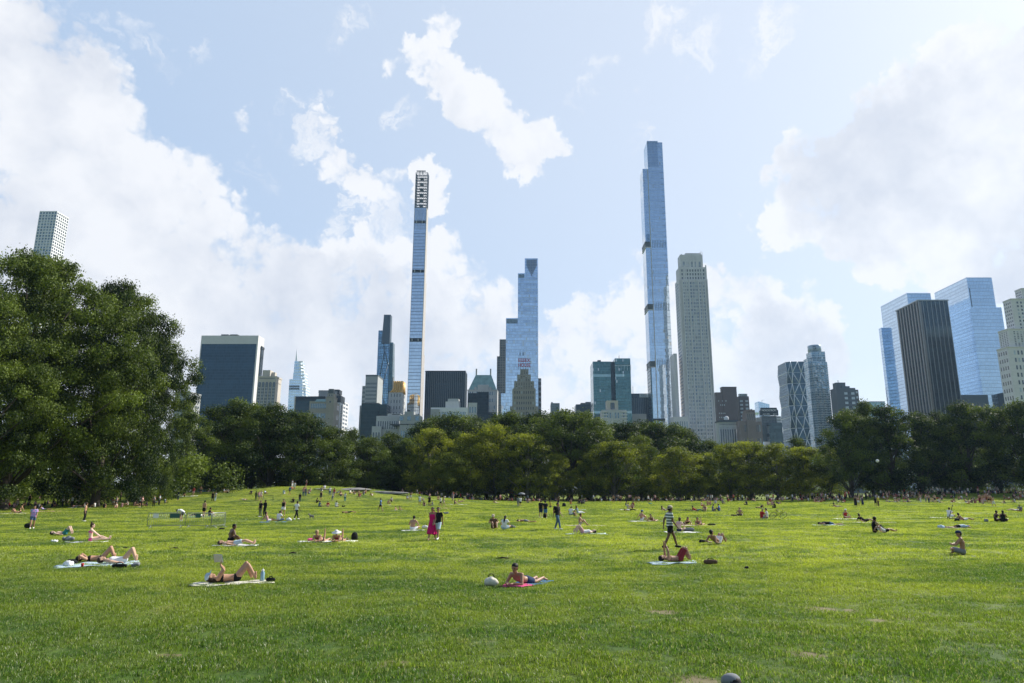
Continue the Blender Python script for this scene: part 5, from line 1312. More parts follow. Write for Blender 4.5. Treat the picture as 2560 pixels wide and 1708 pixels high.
    for i in range(8): c = x0+(x1-x0)*i/7; g.box(c-.2, c+.2, -.5, .2, -2, z1)
    g.build('front_rib', plain('grey_rib', (.32, .35, .37), .35, .5), b.root)
    g = MB()
    for i in range(8): c = y1*(i+.5)/8; g.box(x0-.8, x0+.2, c-1.05, c+.75, -2, z1-.6)
    g.box(x0-.3, x0+2.4, -.25, .3, -2, z1-1); g.build('side_pier', rib, b.root)
    b.raw('parapet', x0-.9, x1+.9, -.9, y1+.9, z1-.1, z1+.9, plain('grey_rib', (.32, .35, .37), .35, .5)); b.raw('roof_plant', x0+5, x0+18, 12, 30, z1, z1+3, MT['louver'])
    # ---- stone apartment house at the edge
    b = Bd('stone_apartment_house', 'stepped grey limestone apartment house cut off by the edge of the view', 560, 2550)
    tiers = ((2527, 2700, 748, 10, 3), (2519, 2700, 823, 12, 1), (2518, 2720, 868, 13, -1), (2553, 2720, 722, 8, 5))
    for i, (a, c, py, dpt, off) in enumerate(tiers):
        r = b.box('setback_tier', a, c, py, dpt, MT['limestone'], dD=off, z0=-2)
        rows = (8, 10, 17, 4)[i]; zlo = (b.z(823), b.z(868), 12, b.z(748))[i]
        b.wins((r[0], r[1], r[2], r[3], zlo, r[5]-1.5), 'N', (17, 19, 20, 14)[i], rows, .42, .55, 'winglass', pale=.3, ind=(25, 25, 40, 10)[i])
        b.raw('cornice', r[0]-.5, r[1], r[2]-.5, r[3], r[5]-.3, r[5]+.5, MT['limestone'])
        b.wins((r[0], r[1], r[2], r[3], zlo, r[5]-1.5), 'E', 4, rows, .4, .5, 'winglass', ind=0)
build_city()
# ---------------------------------------------------------------- people on the meadow
PEOPLE = """
n 588 1457 lieread 1 -66 b long:b bra=black brief=black | woman in black bikini lying back with raised knees, reading an open book ^visor:sky
n 252 1406 liehead 0 -64 b bun:k bra=black brief=black | tanned person in black bikini lying with one arm folded above the head and knees raised
n 306 1410 lieup 0 -68 a short:b suit=white | person in white swimsuit lying with high bent knees beside the tanned person
n 1311 1462 prone 0 148 c short:k shorts=navy | bare backed man lying on his front on a blue and pink towel
n 1677 1373 walk 1 -78 d short:k tee=stripe shorts=black shoe=black | person walking in green and white striped shirt and black shorts ^backcap:beige
n 1697 1406 liearms 0 -80 c short:k longshorts=maroon | man in dark red shorts lying with both arms stretched up and knees bent
n 1794 1361 recline 1 -52 c short:k shorts=white | bare backed man leaning back on his elbows in white shorts
n 1080 1351 walk 0 166 c long:k dress=magenta | woman in long magenta dress walking next to a man in black ^-
n 1094 1351 walk 1 172 c short:k tee=black longshorts=sky shoe=white | bearded man in black shirt and pale shorts walking behind the magenta dress
n 2408 1387 sitcross 1 62 c short:k longshorts=grey | bare chested person sitting cross legged alone and bowed under a dark blue cap ^backcap:navy
n 575 1357 twist 0 -48 d short:k shorts=black | lean dark haired person sitting up, one arm stretched over a sunbather
n 588 1365 lieflat 0 -76 a short:b shorts=sky | pale sunbather lying flat on a white towel below the outstretched arm
n 801 1355 prone 1 172 b bob:l bra=maroon brief=black | blonde person propped on elbows facing the camera beside a pink bag
n 848 1355 prone 2 176 b short:l bra=maroon brief=black | person in white sun hat lying face down with one foot kicked up ^sunhat:white
n 226 1355 sitout 0 -60 e bun:b bra=pink brief=pink | woman in bright pink bikini sitting bent forward on a white towel
n 160 1339 lieup 0 -78 e short:k shorts=teal | man in dark teal shorts lying on bare grass with one knee up
n 79 1323 walk 0 -150 c short:k tee=tie_dye shorts=jean shoe=white | man in pink and blue tie dye shirt walking with a black bag
n 210 1304 stand 0 -70 b curly:b pants=black shoe=white | bare chested curly haired person in black trousers standing alone
- 453 1304 bend 0 80 c bun:k tee=white shorts=black shoe=white | person in white top and black shorts bending over by the crowd barrier
n 1838 1900 sitcross 0 8 b short:k tee=navy longshorts=grey | person cut off by the lower edge, only a grey cap top showing ^backcap:grey
- 508 1295 stand 0 -20 b short:k shorts=black | bare backed person in black shorts standing over two people on a dark towel
- 523 1292 sitknees 1 -60 c short:k tee=black shorts=black | person all in black sitting behind the bare backed standing person
- 494 1292 lieflat 1 86 b short:k tee=white pants=black | person in white top and black trousers lying at the bare backed person's feet
- 650 1293 stand 0 160 c short:k tee=black pants=olive shoe=white | man in black shirt standing close to a friend dressed all in black
- 661 1291 stand 1 150 d short:k long=black pants=black | person dressed all in black beside the man in black shirt and olive trousers
- 669 1305 sitout 1 -60 b short:k tank=rose shorts=white | person in rosy top leaning back on straight arms on a blue towel
- 696 1304 sitcross 0 -20 b short:k tee=white longshorts=jean | person in white shirt with back turned, sitting on the blue towel
- 707 1291 walk 0 180 b short:k tank=black skirt=white | woman in black top and short white skirt walking
- 740 1300 walk 1 -30 d short:k tee=white pants=black shoe=white | man in white shirt and black trousers seen from behind by the small grey dog
- 733 1257 sitcross 0 170 c short:k tee=black pants=black | person all in black sitting alone on the grass behind the white skirt
- 749 1256 lean 0 -160 d short:k tee=black pants=navy | dark dressed person leaning forward, standing behind the man in white shirt
- 871 1284 lieflat 0 -88 b short:b longshorts=olive | bare chested person lying flat on open grass in long olive shorts
- 798 1268 sitcross 0 -40 c short:k tee=jean shorts=navy | person in denim blue shirt sitting in the row of three
- 820 1268 sitknees 0 170 c short:k tee=red shorts=beige | person in red shirt sitting in the middle of the row of three
- 840 1268 sitcross 1 -10 c short:k tee=white shorts=grey | person in white shirt with back turned at the end of the row of three
- 792 1258 sitknees 1 -80 d short:k tee=black pants=black | person in black sitting just behind the denim blue shirt
- 802 1252 stand 0 180 b short:k tank=black skirt=olive | person in black top and olive skirt standing behind the row of three
- 831 1253 stand 1 170 b short:b tank=white pants=grey | person in white vest and grey trousers standing behind the red shirt
- 824 1240 stand 0 -160 c short:k tee=white pants=jean | person in white shirt and jeans standing in the small cluster under the boulder
- 835 1242 stand 2 160 b long:b tank=red shorts=jean | person in red top standing in the small cluster under the boulder
- 862 1255 stand 0 -10 c short:k tee=white pants=teal | person in white top and teal trousers seen from behind
- 896 1247 walk 0 -90 c short:k shorts=brown | bare chested person in brown shorts striding below the flat rock
- 724 1238 walk 1 150 c short:k tee=blue shorts=black | person in blue shirt walking on the rising grass left of the boulder
- 736 1226 stand 0 180 b short:k tee=white shorts=white | small far person all in white on the grassy rise left of the boulder
- 758 1241 stand 1 -170 b short:k tank=rose pants=jean | person in pinkish vest and jeans standing on the rising grass
- 764 1241 stand 0 160 c long:k tee=grey pants=jean | person in grey shirt and jeans beside the pinkish vest
- 531 1255 stand 0 -160 c long:k tee=black pants=black | person in black standing arm in arm with someone in white
- 538 1254 stand 1 150 b short:b tee=white pants=sky | person in white shirt and pale trousers arm in arm with a person in black
- 445 1251 stand 2 180 c short:k tee=navy pants=navy | person in navy standing at the tip of the tall leafy tree's low branches
- 461 1240 sitcross 0 150 c long:k bra=black shorts=maroon | person sitting on a white blanket at the edge of the leafy tree's shade
- 483 1240 stand 1 180 c short:k tee=red skirt=rose | person in red top and pinkish skirt standing by the white blanket
- 501 1237 stand 2 -150 c short:k shorts=black | bare chested person in black shorts with hands on hips near the shade
- 639 1252 stand 0 -20 d long:k long=olive pants=olive | person in dark olive clothes standing by the small black goal frame
- 646 1252 stand 1 -150 b short:k tank=rose shorts=grey | person in pinkish vest standing by the small black goal frame
- 652 1251 walk 0 170 b long:b tee=white shorts=rose | person in white shirt stepping out of the group near the goal frame
- 628 1236 sitcross 0 170 c short:k tee=navy shorts=black | person in navy sitting behind the group near the goal frame
- 662 1236 sitknees 0 -100 c short:k tee=sky shorts=grey | person in pale blue sitting behind the group near the goal frame
- 609 1251 lieflat 1 84 e short:l tank=rose shorts=white | pale person lying flat left of the group near the goal frame
- 570 1233 sitknees 1 150 b short:k tee=white shorts=black | far small person sitting alone where the leafy slope begins
- 951 1280 walk 1 84 c short:k tee=blue shorts=black | person in blue shirt and black shorts striding past with legs wide apart
- 970 1262 sitcross 0 -30 b short:b shorts=brown | bare backed person sitting by a white towel behind the striding blue shirt
- 979 1255 sitknees 1 150 c short:k tee=white shorts=black | person in white sitting behind the bare backed person
- 988 1277 sitcross 1 -100 b short:b shorts=white | small bare child sitting at the edge of a white towel
- 999 1276 sitout 0 -80 b bun:k bra=maroon brief=maroon | person in dark red bikini sitting with the small bare child
- 1032 1326 sitcross 0 -12 b short:k shorts=white | bare backed man sitting alone on a white towel near the magenta dress
- 1049 1264 stand 0 -165 c short:k tee=white shorts=sky | person in white shirt and pale blue shorts standing by the aqua blanket
- 1060 1266 sitknees 0 -170 c long:k tank=black shorts=black | person in black with long hair sitting by the aqua blanket
- 1073 1266 stand 1 180 d short:k tank=black skirt=black | person in black dress standing behind the bearded man
- 1081 1265 sitcross 1 100 c short:k tee=grey shorts=grey | person in grey sitting behind the bearded man
- 1101 1268 walk 0 -60 b short:k tee=white shorts=black | person in white top and black shorts walking next to someone in beige
- 1109 1267 walk 1 -80 b long:l tank=beige shorts=beige | person in beige walking next to the white top and black shorts
- 1137 1262 sitknees 2 -90 b long:k suit=black | long haired person in black swimsuit sitting on a long white towel
- 1152 1257 recline 1 -80 b short:b shorts=rose | person leaning back on the far end of the long white towel
- 1239 1258 prone 0 140 b short:k bra=white brief=white | person lying on the front near the grey umbrella group
- 1228 1251 lieup 0 -90 a short:b shorts=maroon | pale person lying on the grass behind the person on the front
- 1295 1268 stand 0 -30 c short:k tee=grey pants=grey | person in grey standing in a close pair under the umbrella
- 1301 1268 stand 1 20 b short:b tee=white shorts=black | person in white shirt standing in a close pair with one in grey
- 1322 1258 prone 1 90 b long:k suit=navy | person in navy lying on the front behind the two black shirts
- 1352 1295 stand 0 -20 c short:k tee=black longshorts=navy shoe=white | man in black shirt and navy shorts standing in a pair
- 1364 1296 stand 1 10 c curly:k tee=black longshorts=blue shoe=white | curly haired man in black shirt and bright blue shorts by a black backpack
- 1234 1322 sitknees 0 -170 c short:k tee=brown shorts=brown | person in brown hunched under a straw hat ^cap:beige
- 1261 1324 sitcross 0 -15 b long:k tee=white skirt=sky | person in white with very long black hair, back turned
- 1313 1306 proneflat 0 70 b short:k shorts=grey | bare backed person lying face down alone behind the long black hair
- 1376 1270 kneel 0 150 c curly:k tee=yellow shorts=olive | person in yellow shirt crouching by the two black shirts
- 1394 1325 walk 0 -128 c short:k tee=black pants=jean shoe=white backpack=black | person in jeans walking with a black backpack
- 1395 1263 lean 0 -150 c short:k tee=brown pants=black | dark person standing hunched behind the walker with backpack
- 1427 1288 sitcross 0 -20 c short:k tee=white shorts=jean | person in white shirt sitting upright with a family on the grass
- 1436 1291 sitcross 1 -120 c short:k tank=brown shorts=brown | small child in brown sitting in the family's middle
- 1445 1285 sitout 1 -70 b long:b tee=sky pants=white | person in pale blue leaning back with the family
- 1450 1315 sitknees 2 -100 b short:b shorts=beige | person curled up on a long cream towel with open space behind
- 1458 1336 lieup 1 100 e short:k tank=white shorts=rose | person in white top lying with knees up on a pale blue towel
- 1698 1330 sitcross 0 -40 e bob:b bra=rose brief=navy | bare backed person on a white towel half hidden by the striped shirt
- 1714 1313 prone 0 -170 b long:b bra=black brief=black | long haired person in black bikini propped on elbows
- 1749 1314 prone 1 150 b bob:b bra=navy brief=navy | person in navy bikini propped up next to another in black bikini
- 1604 1303 sitknees 1 -70 b short:b shorts=white | bare chested person sitting on a white towel, wearing a blue cap ^backcap:blue
- 1632 1304 prone 0 150 b long:b bra=maroon brief=black | person lying propped up at the other end of the blue cap's towel
- 1565 1266 sitcross 0 -100 c short:k tee=navy shorts=white | person in navy in the small picnic of four
- 1584 1267 sitknees 0 100 c short:k tee=maroon shorts=black | person in dark red in the small picnic of four
- 1570 1274 sitcross 1 -80 b short:k tee=beige shorts=black | person in beige in the small picnic of four
- 1582 1273 sitknees 1 90 b bob:b tank=rose shorts=maroon | person in rosy top in the small picnic of four
- 1574 1278 lieflat 0 -86 c short:k tank=white pants=black | person lying flat in front of the small picnic of four
- 1534 1259 stand 0 170 c short:k shorts=black | bare chested man in black shorts, first of a spaced row of standing men
- 1551 1259 stand 2 20 c short:k longshorts=black | bare backed man with hands on hips in a spaced row of standing men
- 1590 1260 stand 1 -20 c short:k shorts=brown | bare backed man in brown shorts close beside one in pale shorts
- 1597 1260 stand 2 10 b short:k shorts=sky | bare backed man in pale blue shorts with elbows out
- 1621 1258 stand 0 -160 b short:k tank=white shorts=black | man in white vest and black shorts at the end of the spaced row
- 1427 1261 kneel 0 170 b short:k shorts=orange | bare chested person in orange kneeling before a dark clothed trio
- 1448 1260 sitcross 0 160 c short:k tee=black pants=black | person in black in a dark clothed trio on the grass
- 1454 1261 sitknees 0 -150 c short:k tee=navy pants=black | person in navy in a dark clothed trio on the grass
- 1461 1260 sitcross 1 100 d short:k tee=grey pants=black | person in grey in a dark clothed trio on the grass
- 1664 1278 recline 0 -90 b long:k bra=white brief=white | long haired person leaning back alone behind the striped shirt's head
- 1741 1279 recline 0 -86 c short:k tee=red pants=jean | person in red shirt leaning back beside the lying bicycle
- 1762 1279 sitknees 0 170 b long:b tank=brown shorts=beige | long haired person in brown in the large sitting circle
- 1782 1278 sitcross 0 -100 c short:k tee=grey pants=jean | person in jeans with back bent in the large sitting circle
- 1798 1279 sitknees 1 60 c short:k tee=blue shorts=navy | person in vivid blue shirt at the edge of the large sitting circle
- 1769 1264 sitcross 1 -160 b short:b shorts=beige | bare chested person with tan cap in the large sitting circle ^cap:beige
- 1754 1266 sitout 0 -110 b short:b tank=rose shorts=red | person with rosy top behind the red shirt by the bicycle
- 1776 1264 sitknees 2 150 b bob:l bra=olive shorts=olive | fair haired person in olive in the large sitting circle
- 1790 1260 sitknees 1 110 e short:k tee=white shorts=white | person all in white sitting behind the vivid blue shirt
- 1807 1260 sitcross 0 -150 d short:k tee=grey shorts=black | dark person in grey sitting behind the vivid blue shirt
- 1850 1291 sitcross 0 -10 b short:l shorts=black | bare backed fair haired man sitting alone, back turned
- 1905 1298 sitcross 0 -70 b bob:l tee=red shorts=grey | fair haired person in red shirt sitting by the bicycle with a raised wheel
- 1918 1297 sitcross 1 70 c short:k tee=white pants=jean | person in white shirt bowed towards the red shirt near the raised wheel
- 1902 1271 lieup 0 -84 c short:k shorts=black | person lying with knees up in front of the small mixed group
- 1938 1271 sitcross 0 80 d short:k tee=black pants=black | person in black sitting next to the one with knees up
- 1920 1264 sitknees 0 -160 b short:b shorts=rose | bare chested person in the small mixed group
- 1931 1264 sitcross 1 160 c short:k tee=rose shorts=grey | person in faded rose shirt in the small mixed group
- 1947 1261 recline 1 -70 b short:k tee=navy shorts=beige | person in navy leaning back at the end of the small mixed group
- 1867 1263 sitcross 0 120 c short:k tee=navy pants=black | dark dressed person sitting alone below the reddish crenellated block
- 2009 1254 stand 2 -60 c short:k shorts=black | bare chested person standing alone below the faceted lattice tower
- 2092 1269 recline 0 -80 b curly:k shorts=beige | bare chested person leaning back against a bicycle
- 2140 1268 stand 0 160 c short:k dress=black | person in black dress at one end of the standing four
- 2147 1266 stand 1 180 b bob:b bra=rose shorts=white | person in bikini top and white shorts between two black dresses
- 2157 1266 stand 0 -150 c short:k dress=navy | person in long dark dress beside the white shorts
- 2190 1268 walk 0 -40 d curly:k tee=black shorts=black | person in black walking beside someone in yellow
- 2197 1267 stand 1 20 b short:l tee=yellow pants=brown | person in yellow shirt beside one in black
- 2114 1297 sitcross 0 -170 c short:k tank=red shorts=black | person in red top and white helmet sitting on a towel ^backcap:white
- 2162 1306 recline 0 -82 c bun:k tee=black shorts=black | person in black with hair bun leaning back on a very long cream towel
- 2073 1313 proneflat 0 80 b short:k tee=black shorts=jean | dark clothed person lying face down on a narrow blue towel
- 2187 1332 sitknees 2 -100 d curly:k tee=black pants=black | dark hunched person in black sitting with a fair companion stretched out
- 2210 1333 recline 0 -78 b bun:l tank=white shorts=black | fair haired person with bare feet stretched out beside the dark hunched one
- 2374 1294 sitcross 1 -60 b short:k tee=white skirt=white | person all in white with dark hair bowed on a white blanket
- 2410 1303 recline 0 -84 c short:k shorts=white | bare chested person leaning back with legs out under the scooter's handlebar
- 2398 1321 proneflat 0 -86 b bob:k tee=sky shorts=black | person in pale blue lying face down with one bare foot up
- 2491 1304 sitcross 0 -160 d short:k tank=black shorts=black | person in black vest sitting beside very long dark hair
- 2509 1305 sitcross 1 -40 c long:k tank=black skirt=black | person in black with very long dark hair sitting
- 2485 1269 walk 0 -96 b short:k longshorts=white | bare chested man in white shorts striding past the bathers
- 2537 1278 lieflat 0 88 e bob:k suit=white | pale sunbather lying flat at the edge of the view
- 2552 1280 sitcross 0 120 c short:k tee=grey shorts=black | person in grey at the edge of the view by a pale sunbather
- 50 1281 kneel 0 -60 b short:b brief=black | person in dark swim briefs kneeling over another on a pale blanket in the shade's edge
- 38 1283 lieup 0 90 b long:b bra=black brief=black | person lying on a pale blanket below the kneeling one
- 110 1277 recline 0 -86 c short:k tank=lilac shorts=grey | person in lilac leaning back on a towel in front of the thick trunk
- 190 1268 lieflat 0 -84 e short:b shirt_rose=1 shorts=white | person in pink shirt lying flat behind the curly haired person
- 184 1262 stand 0 160 c short:k tee=teal pants=black | person in teal shirt standing in the shade of the huge tree
- 196 1262 stand 1 -40 b long:l tee=white skirt=rose | person in white top standing close to the teal shirt in shade
- 176 1264 sitcross 0 -60 b short:l shorts=maroon | bare chested person sitting at the feet of the teal shirt
- 241 1267 bend 0 -80 c short:k tee=black pants=black shoe=white | person in black with white shoes bending near the shaded row
- 348 1269 stand 0 -20 c short:k tee=sky shorts=black shoe=white | person in pale blue shirt and black shorts standing before the shaded row
"""
def tie_dye():
    m, t, p = new_mat('tie_dye'); n = t.noise(t.coord(), 7, 3, .6)
    t.put(p.inputs['Base Color'], t.mix(t.ramp(n, .42, .58), (.30, .36, .66), (.74, .28, .62))); p.inputs['Roughness'].default_value = .85; return m
def stripe():
    m, t, p = new_mat('striped_cloth'); z = t.sep(t.coord())[2]
    t.put(p.inputs['Base Color'], t.mix(t.m('GREATER_THAN', t.m('FRACT', t.m('DIVIDE', z, .115)), .5), (.72, .72, .68), (.035, .075, .065))); p.inputs['Roughness'].default_value = .85; return m
SPEC = {'tie_dye': tie_dye(), 'stripe': stripe()}
ON_TOWEL = set()
def build_people():
    for line in PEOPLE.strip().splitlines():
        a, lab = line.split('|'); hat = None
        if '^' in lab:
            lab, h = lab.split('^'); h = h.strip()
            if h != '-': hat = tuple(h.split(':'))
        w = a.split(); near = w[0] == 'n'; px, py = float(w[1]), float(w[2])
        hk, hc = w[7].split(':') if False else w[7-0].split(':')
        wear = []
        for q in w[8:]:
            k, c = q.split('=')
            if k == 'shirt_rose': k, c = 'tee', 'rose'
            wear.append((k, SPEC.get(c) or c))
        if py > 1700: loc = V((at(px, 1690, 6.86).x, 6.86, 0))
        else: loc = ground(px, py)
        sitting = w[3] in ('stand', 'walk', 'bend', 'lean')
        loc.z += .0 if sitting else .05
        ck = 'small child' in lab or 'small bare child' in lab
        person(loc, float(w[5]), w[3], int(w[4]), w[6], (hk, hc), wear, lab.strip(), None, near, 1.1 if ck else 1.5 if py > 1700 else 1.9 if 'striped shirt and' in lab else random.uniform(1.66, 1.8) if not near else 1.72, hat)
build_people()
# ---- clusters of small far people: nothing in the photo tells the members of one look apart
def cluster(seed, n, label, group, area, poses, tops, bottoms, skins='bbcac', hairs=(('short', 'k'), ('short', 'b'), ('bob', 'b'), ('long', 'k')), shirtless=.3, spread=1.2):
    r = random.Random(seed); done = []
    (x0, x1), (y0, y1) = area; k = 0
    while len(done) < n and k < n*40:
        k += 1; px, py = r.uniform(x0, x1), r.uniform(y0, y1); g = ground(px, py)
        if g.y > 182 or any((g-q).length < spread for q in done): continue
        done.append(g); ps = r.choice(poses); g = g.copy(); g.z += .0 if ps in ('stand', 'walk') else .05
        wear = [] if r.random() < shirtless else [(r.choice(('tee', 'tank')), r.choice(tops))]
        wear.append(('shorts' if ps != 'stand' or r.random() < .6 else 'pants', r.choice(bottoms)))
        person(g, r.uniform(0, 360), ps, r.randrange(2), r.choice(skins), r.choice(hairs), wear, label, group, False, r.uniform(1.62, 1.82))
SIT = ['sitknees', 'sitcross', 'sitknees', 'sitcross', 'sitout', 'lieup', 'recline', 'stand']
COLS = ['white', 'black', 'navy', 'rose', 'red', 'sky', 'grey', 'beige', 'white']; BOTS = ['black', 'navy', 'jean', 'white', 'maroon', 'grey', 'red']
cluster(1, 40, 'bather in the dense crowd lit by the sun below the blue office towers', 'dense sunlit crowd below the blue office towers', ((2218, 2362), (1240, 1259)), SIT+['stand', 'stand'], COLS, BOTS, spread=1.0, shirtless=.5)
cluster(2, 10, 'bare chested bather standing in the reddish line beside the striding white shorts', 'line of standing bathers by the striding man', ((2444, 2480), (1254, 1261)), ['stand'], COLS, ['red', 'maroon', 'black', 'rose'], 'cbc', (('short', 'k'), ('short', 'b')), 1., .5)
cluster(3, 9, 'person sitting in front of the line of standing bathers', 'people sitting by the line of standing bathers', ((2420, 2462), (1252, 1262)), SIT[:7], COLS, BOTS, spread=.9, shirtless=.5)
cluster(4, 8, 'person resting on the small rise between the dense crowd and the bather line', 'people on the small sunny rise', ((2366, 2418), (1244, 1258)), SIT, COLS, BOTS, spread=1.2)
cluster(5, 10, 'person in the crowd at the edge of the view below the stone apartment house', 'crowd at the edge below the stone apartment house', ((2500, 2560), (1242, 1262)), SIT, COLS, BOTS, spread=1.1, shirtless=.5)
cluster(6, 14, 'person in the packed sunbathers below the slate apartment tower', 'sunbathers below the slate apartment tower', ((2030, 2112), (1246, 1258)), SIT[:7], COLS+['rose', 'red'], BOTS, spread=1.1, shirtless=.4)
cluster(7, 12, 'shaded person sitting in the long row under the drooping tree', 'row of people in the shade of the drooping tree', ((215, 412), (1252, 1259)), ['sitknees', 'sitcross', 'sitknees', 'sitcross', 'recline'], ['black', 'navy', 'grey', 'maroon', 'brown', 'sky'], ['black', 'navy', 'jean'], 'bcd', shirtless=.1, spread=1.6)
cluster(8, 10, 'person half lost in the dark shade beneath the huge tree', 'people in the deep shade of the huge tree', ((8, 240), (1243, 1268)), SIT, ['white', 'black', 'sky', 'red', 'teal', 'grey'], BOTS, spread=2.0, shirtless=.25)
cluster(9, 10, 'person in the rows sitting below the flat rock', 'people sitting below the flat rock', ((842, 935), (1233, 1243)), ['sitknees', 'sitcross', 'sitknees', 'recline', 'sitcross'], COLS, BOTS, spread=1.3, shirtless=.25)
cluster(10, 9, 'small far person on the grassy slope beside the boulder', 'people on the slope beside the boulder', ((690, 815), (1219, 1236)), SIT, COLS, BOTS, spread=2.2, shirtless=.3)
cluster(11, 10, 'small far person at the meadow edge below the yellow trees, beyond the magenta dress', 'far people below the yellow trees beyond the magenta dress', ((1000, 1290), (1248, 1253.5)), SIT+['stand', 'stand', 'walk'], COLS+['orange', 'white'], BOTS, spread=2.6, shirtless=.25)
cluster(12, 9, 'small far person at the meadow edge below the twin green glass towers', 'far people below the twin green towers', ((1400, 1700), (1249, 1254)), SIT+['stand', 'stand', 'stand'], COLS+['white'], BOTS, spread=2.6, shirtless=.25)
cluster(13, 10, 'small far person at the meadow edge below the golden trees', 'far people below the golden trees', ((1700, 2030), (1249, 1255)), SIT+['stand', 'stand'], COLS, BOTS, spread=2.6, shirtless=.3)
def crowd():
    """the mass in the shade under the trees: nobody could count it"""
    mb = MB(); r = random.Random(99); cols = ['white', 'white', 'sky', 'grey', 'navy', 'black', 'rose', 'beige', 'red']
    def fig(x, y, sit):
        z = float(gz(x, y)); a = r.uniform(0, 6.28); c = r.randrange(len(cols)); s = len(cols); dx, dy = math.cos(a), math.sin(a)
        hz = .75 if sit else 1.58
        b0 = .1 if sit else .9
        mb.tube([(x, y, z+b0), (x+dx*.03, y+dy*.03, z+b0+.3), (x+dx*.05, y+dy*.05, z+b0+.52), (x+dx*.05, y+dy*.05, z+b0+.58)], [.15, .14, .17, .06], 7, c)
        for k in (-1, 1):
            sx, sy = x-dy*k*.17, y+dx*k*.17
            mb.tube([(sx, sy, z+b0+.5), (sx+dx*.15, sy+dy*.15, z+b0+.25), (sx+dx*.35, sy+dy*.35, z+b0+.15)], [.05, .045, .035], 5, s)
            if sit: mb.tube([(x-dy*k*.09, y+dx*k*.09, z+.12), (x-dy*k*.12+dx*.38, y+dx*k*.12+dy*.38, z+.42), (x-dy*k*.12+dx*.62, y+dx*k*.12+dy*.62, z+.06)], [.09, .06, .045], 6, s if r.random() < .6 else s+1)
            else: mb.tube([(x-dy*k*.09, y+dx*k*.09, z+.95), (x-dy*k*.1, y+dx*k*.1, z+.48), (x-dy*k*.1, y+dx*k*.1, z)], [.1, .07, .05], 6, s+1)
        mb.lathe([(.001, hz-.12), (.07, hz-.08), (.09, hz), (.085, hz+.07), (.05, hz+.12), (.001, hz+.13)], 7, (x+dx*.06, y+dy*.06, z), s)
        mb.lathe([(.094, hz+.02), (.09, hz+.08), (.055, hz+.13), (.001, hz+.145)], 7, (x+dx*.045, y+dy*.045, z), s+2)
    for n, (x0, x1), (y0, y1) in ((230, (60, 150), (170, 190)), (150, (-20, 60), (183, 200)), (60, (-40, -14), (168, 184)), (40, (-105, -62), (110, 150)), (40, (-84, -58), (98, 118)), (40, (98, 122), (140, 165)), (30, (60, 95), (150, 168)), (25, (122, 150), (140, 165)), (110, (-35, 60), (160, 182)), (120, (60, 140), (155, 175))):
        for _ in range(n): fig(r.uniform(x0, x1), r.uniform(y0, y1), r.random() < .7)
    o = mb.build('crowd', [cmat(c) for c in cols]+[skin('b'), cmat('black'), hmat('k')]); tag(o, 'shaded crowd under the trees', 'crowd', kind='stuff')
crowd()
# ---------------------------------------------------------------- towels, bags and other things on the grass
def towel_mat(c):
    k = 'terry_'+c
    if k in _mc: return _mc[k]
    m, t, p = new_mat(k); P = t.coord(); q = t.sep(P)
    st = t.m('LESS_THAN', t.m('FRACT', t.m('MULTIPLY', q[0], 2.7)), .12)
    n = t.ramp(t.noise(P, 40, 3, .7), .3, .7, .86, 1.08, False)
    col = t.mix(t.m('MULTIPLY', st, .35), tuple(CLO[c]), tuple(x*.55+.02 for x in CLO[c]))
    t.put(p.inputs['Base Color'], t.vm('SCALE', col, scale=n)); p.inputs['Roughness'].default_value = .95; p.inputs['Specular IOR Level'].default_value = .1
    b = t.node('ShaderNodeBump'); b.inputs['Strength'].default_value = .6; b.inputs['Distance'].default_value = .03
    t.put(b.inputs['Height'], t.noise(P, 5, 5, .6, .8)); t.put(p.inputs['Normal'], b.outputs[0]); _mc[k] = m; return m
def towel(px, py, L, W, rz, col, label, seed=0, cat='towel', name='towel', col2=None):
    r = np.random.default_rng(seed+int(px)); n, m = 18, 10; L *= .92; W *= .8
    g = ground(px, py); U, Q = np.meshgrid(np.linspace(-L/2, L/2, n), np.linspace(-W/2, W/2, m))
    ph = r.uniform(0, 6, 4); Z = .018*np.sin(U*4+ph[0])*np.cos(Q*5+ph[1])+.014*np.sin(U*9+Q*7+ph[2])+.035
    U2 = U+.03*np.sin(Q*6+ph[3]); Q2 = Q+.03*np.sin(U*5+ph[1])
    c, s = math.cos(R(rz)), math.sin(R(rz))
    vs = []
    for dz in (0, -.02): vs += [(a, b, z+dz+float(gz(g.x+a*c-b*s, g.y+a*s+b*c))-g.z) for a, b, z in zip(U2.ravel(), Q2.ravel(), Z.ravel())]
    f = []; N = n*m
    for i in range(m-1):
        for j in range(n-1): a = i*n+j; f += [(a, a+1, a+n+1, a+n), (N+a, N+a+n, N+a+n+1, N+a+1)]
    edge = [j for j in range(n)]+[i*n+n-1 for i in range(1, m)]+[(m-1)*n+j for j in range(n-2, -1, -1)]+[i*n for i in range(m-2, 0, -1)]
    for a, b in zip(edge, edge[1:]+edge[:1]): f.append((a, N+a, N+b, b))
    mb = MB().add(vs, f, 0, True)
    if col2:
        for i, q in enumerate(f):
            if vs[q[0]][0] < -L*.18: mb.mi[i] = 1
    o = mb.build(name, [towel_mat(col)]+([towel_mat(col2)] if col2 else [])); o.location = g; o.rotation_euler = (0, 0, R(rz)); return tag(o, label, cat)
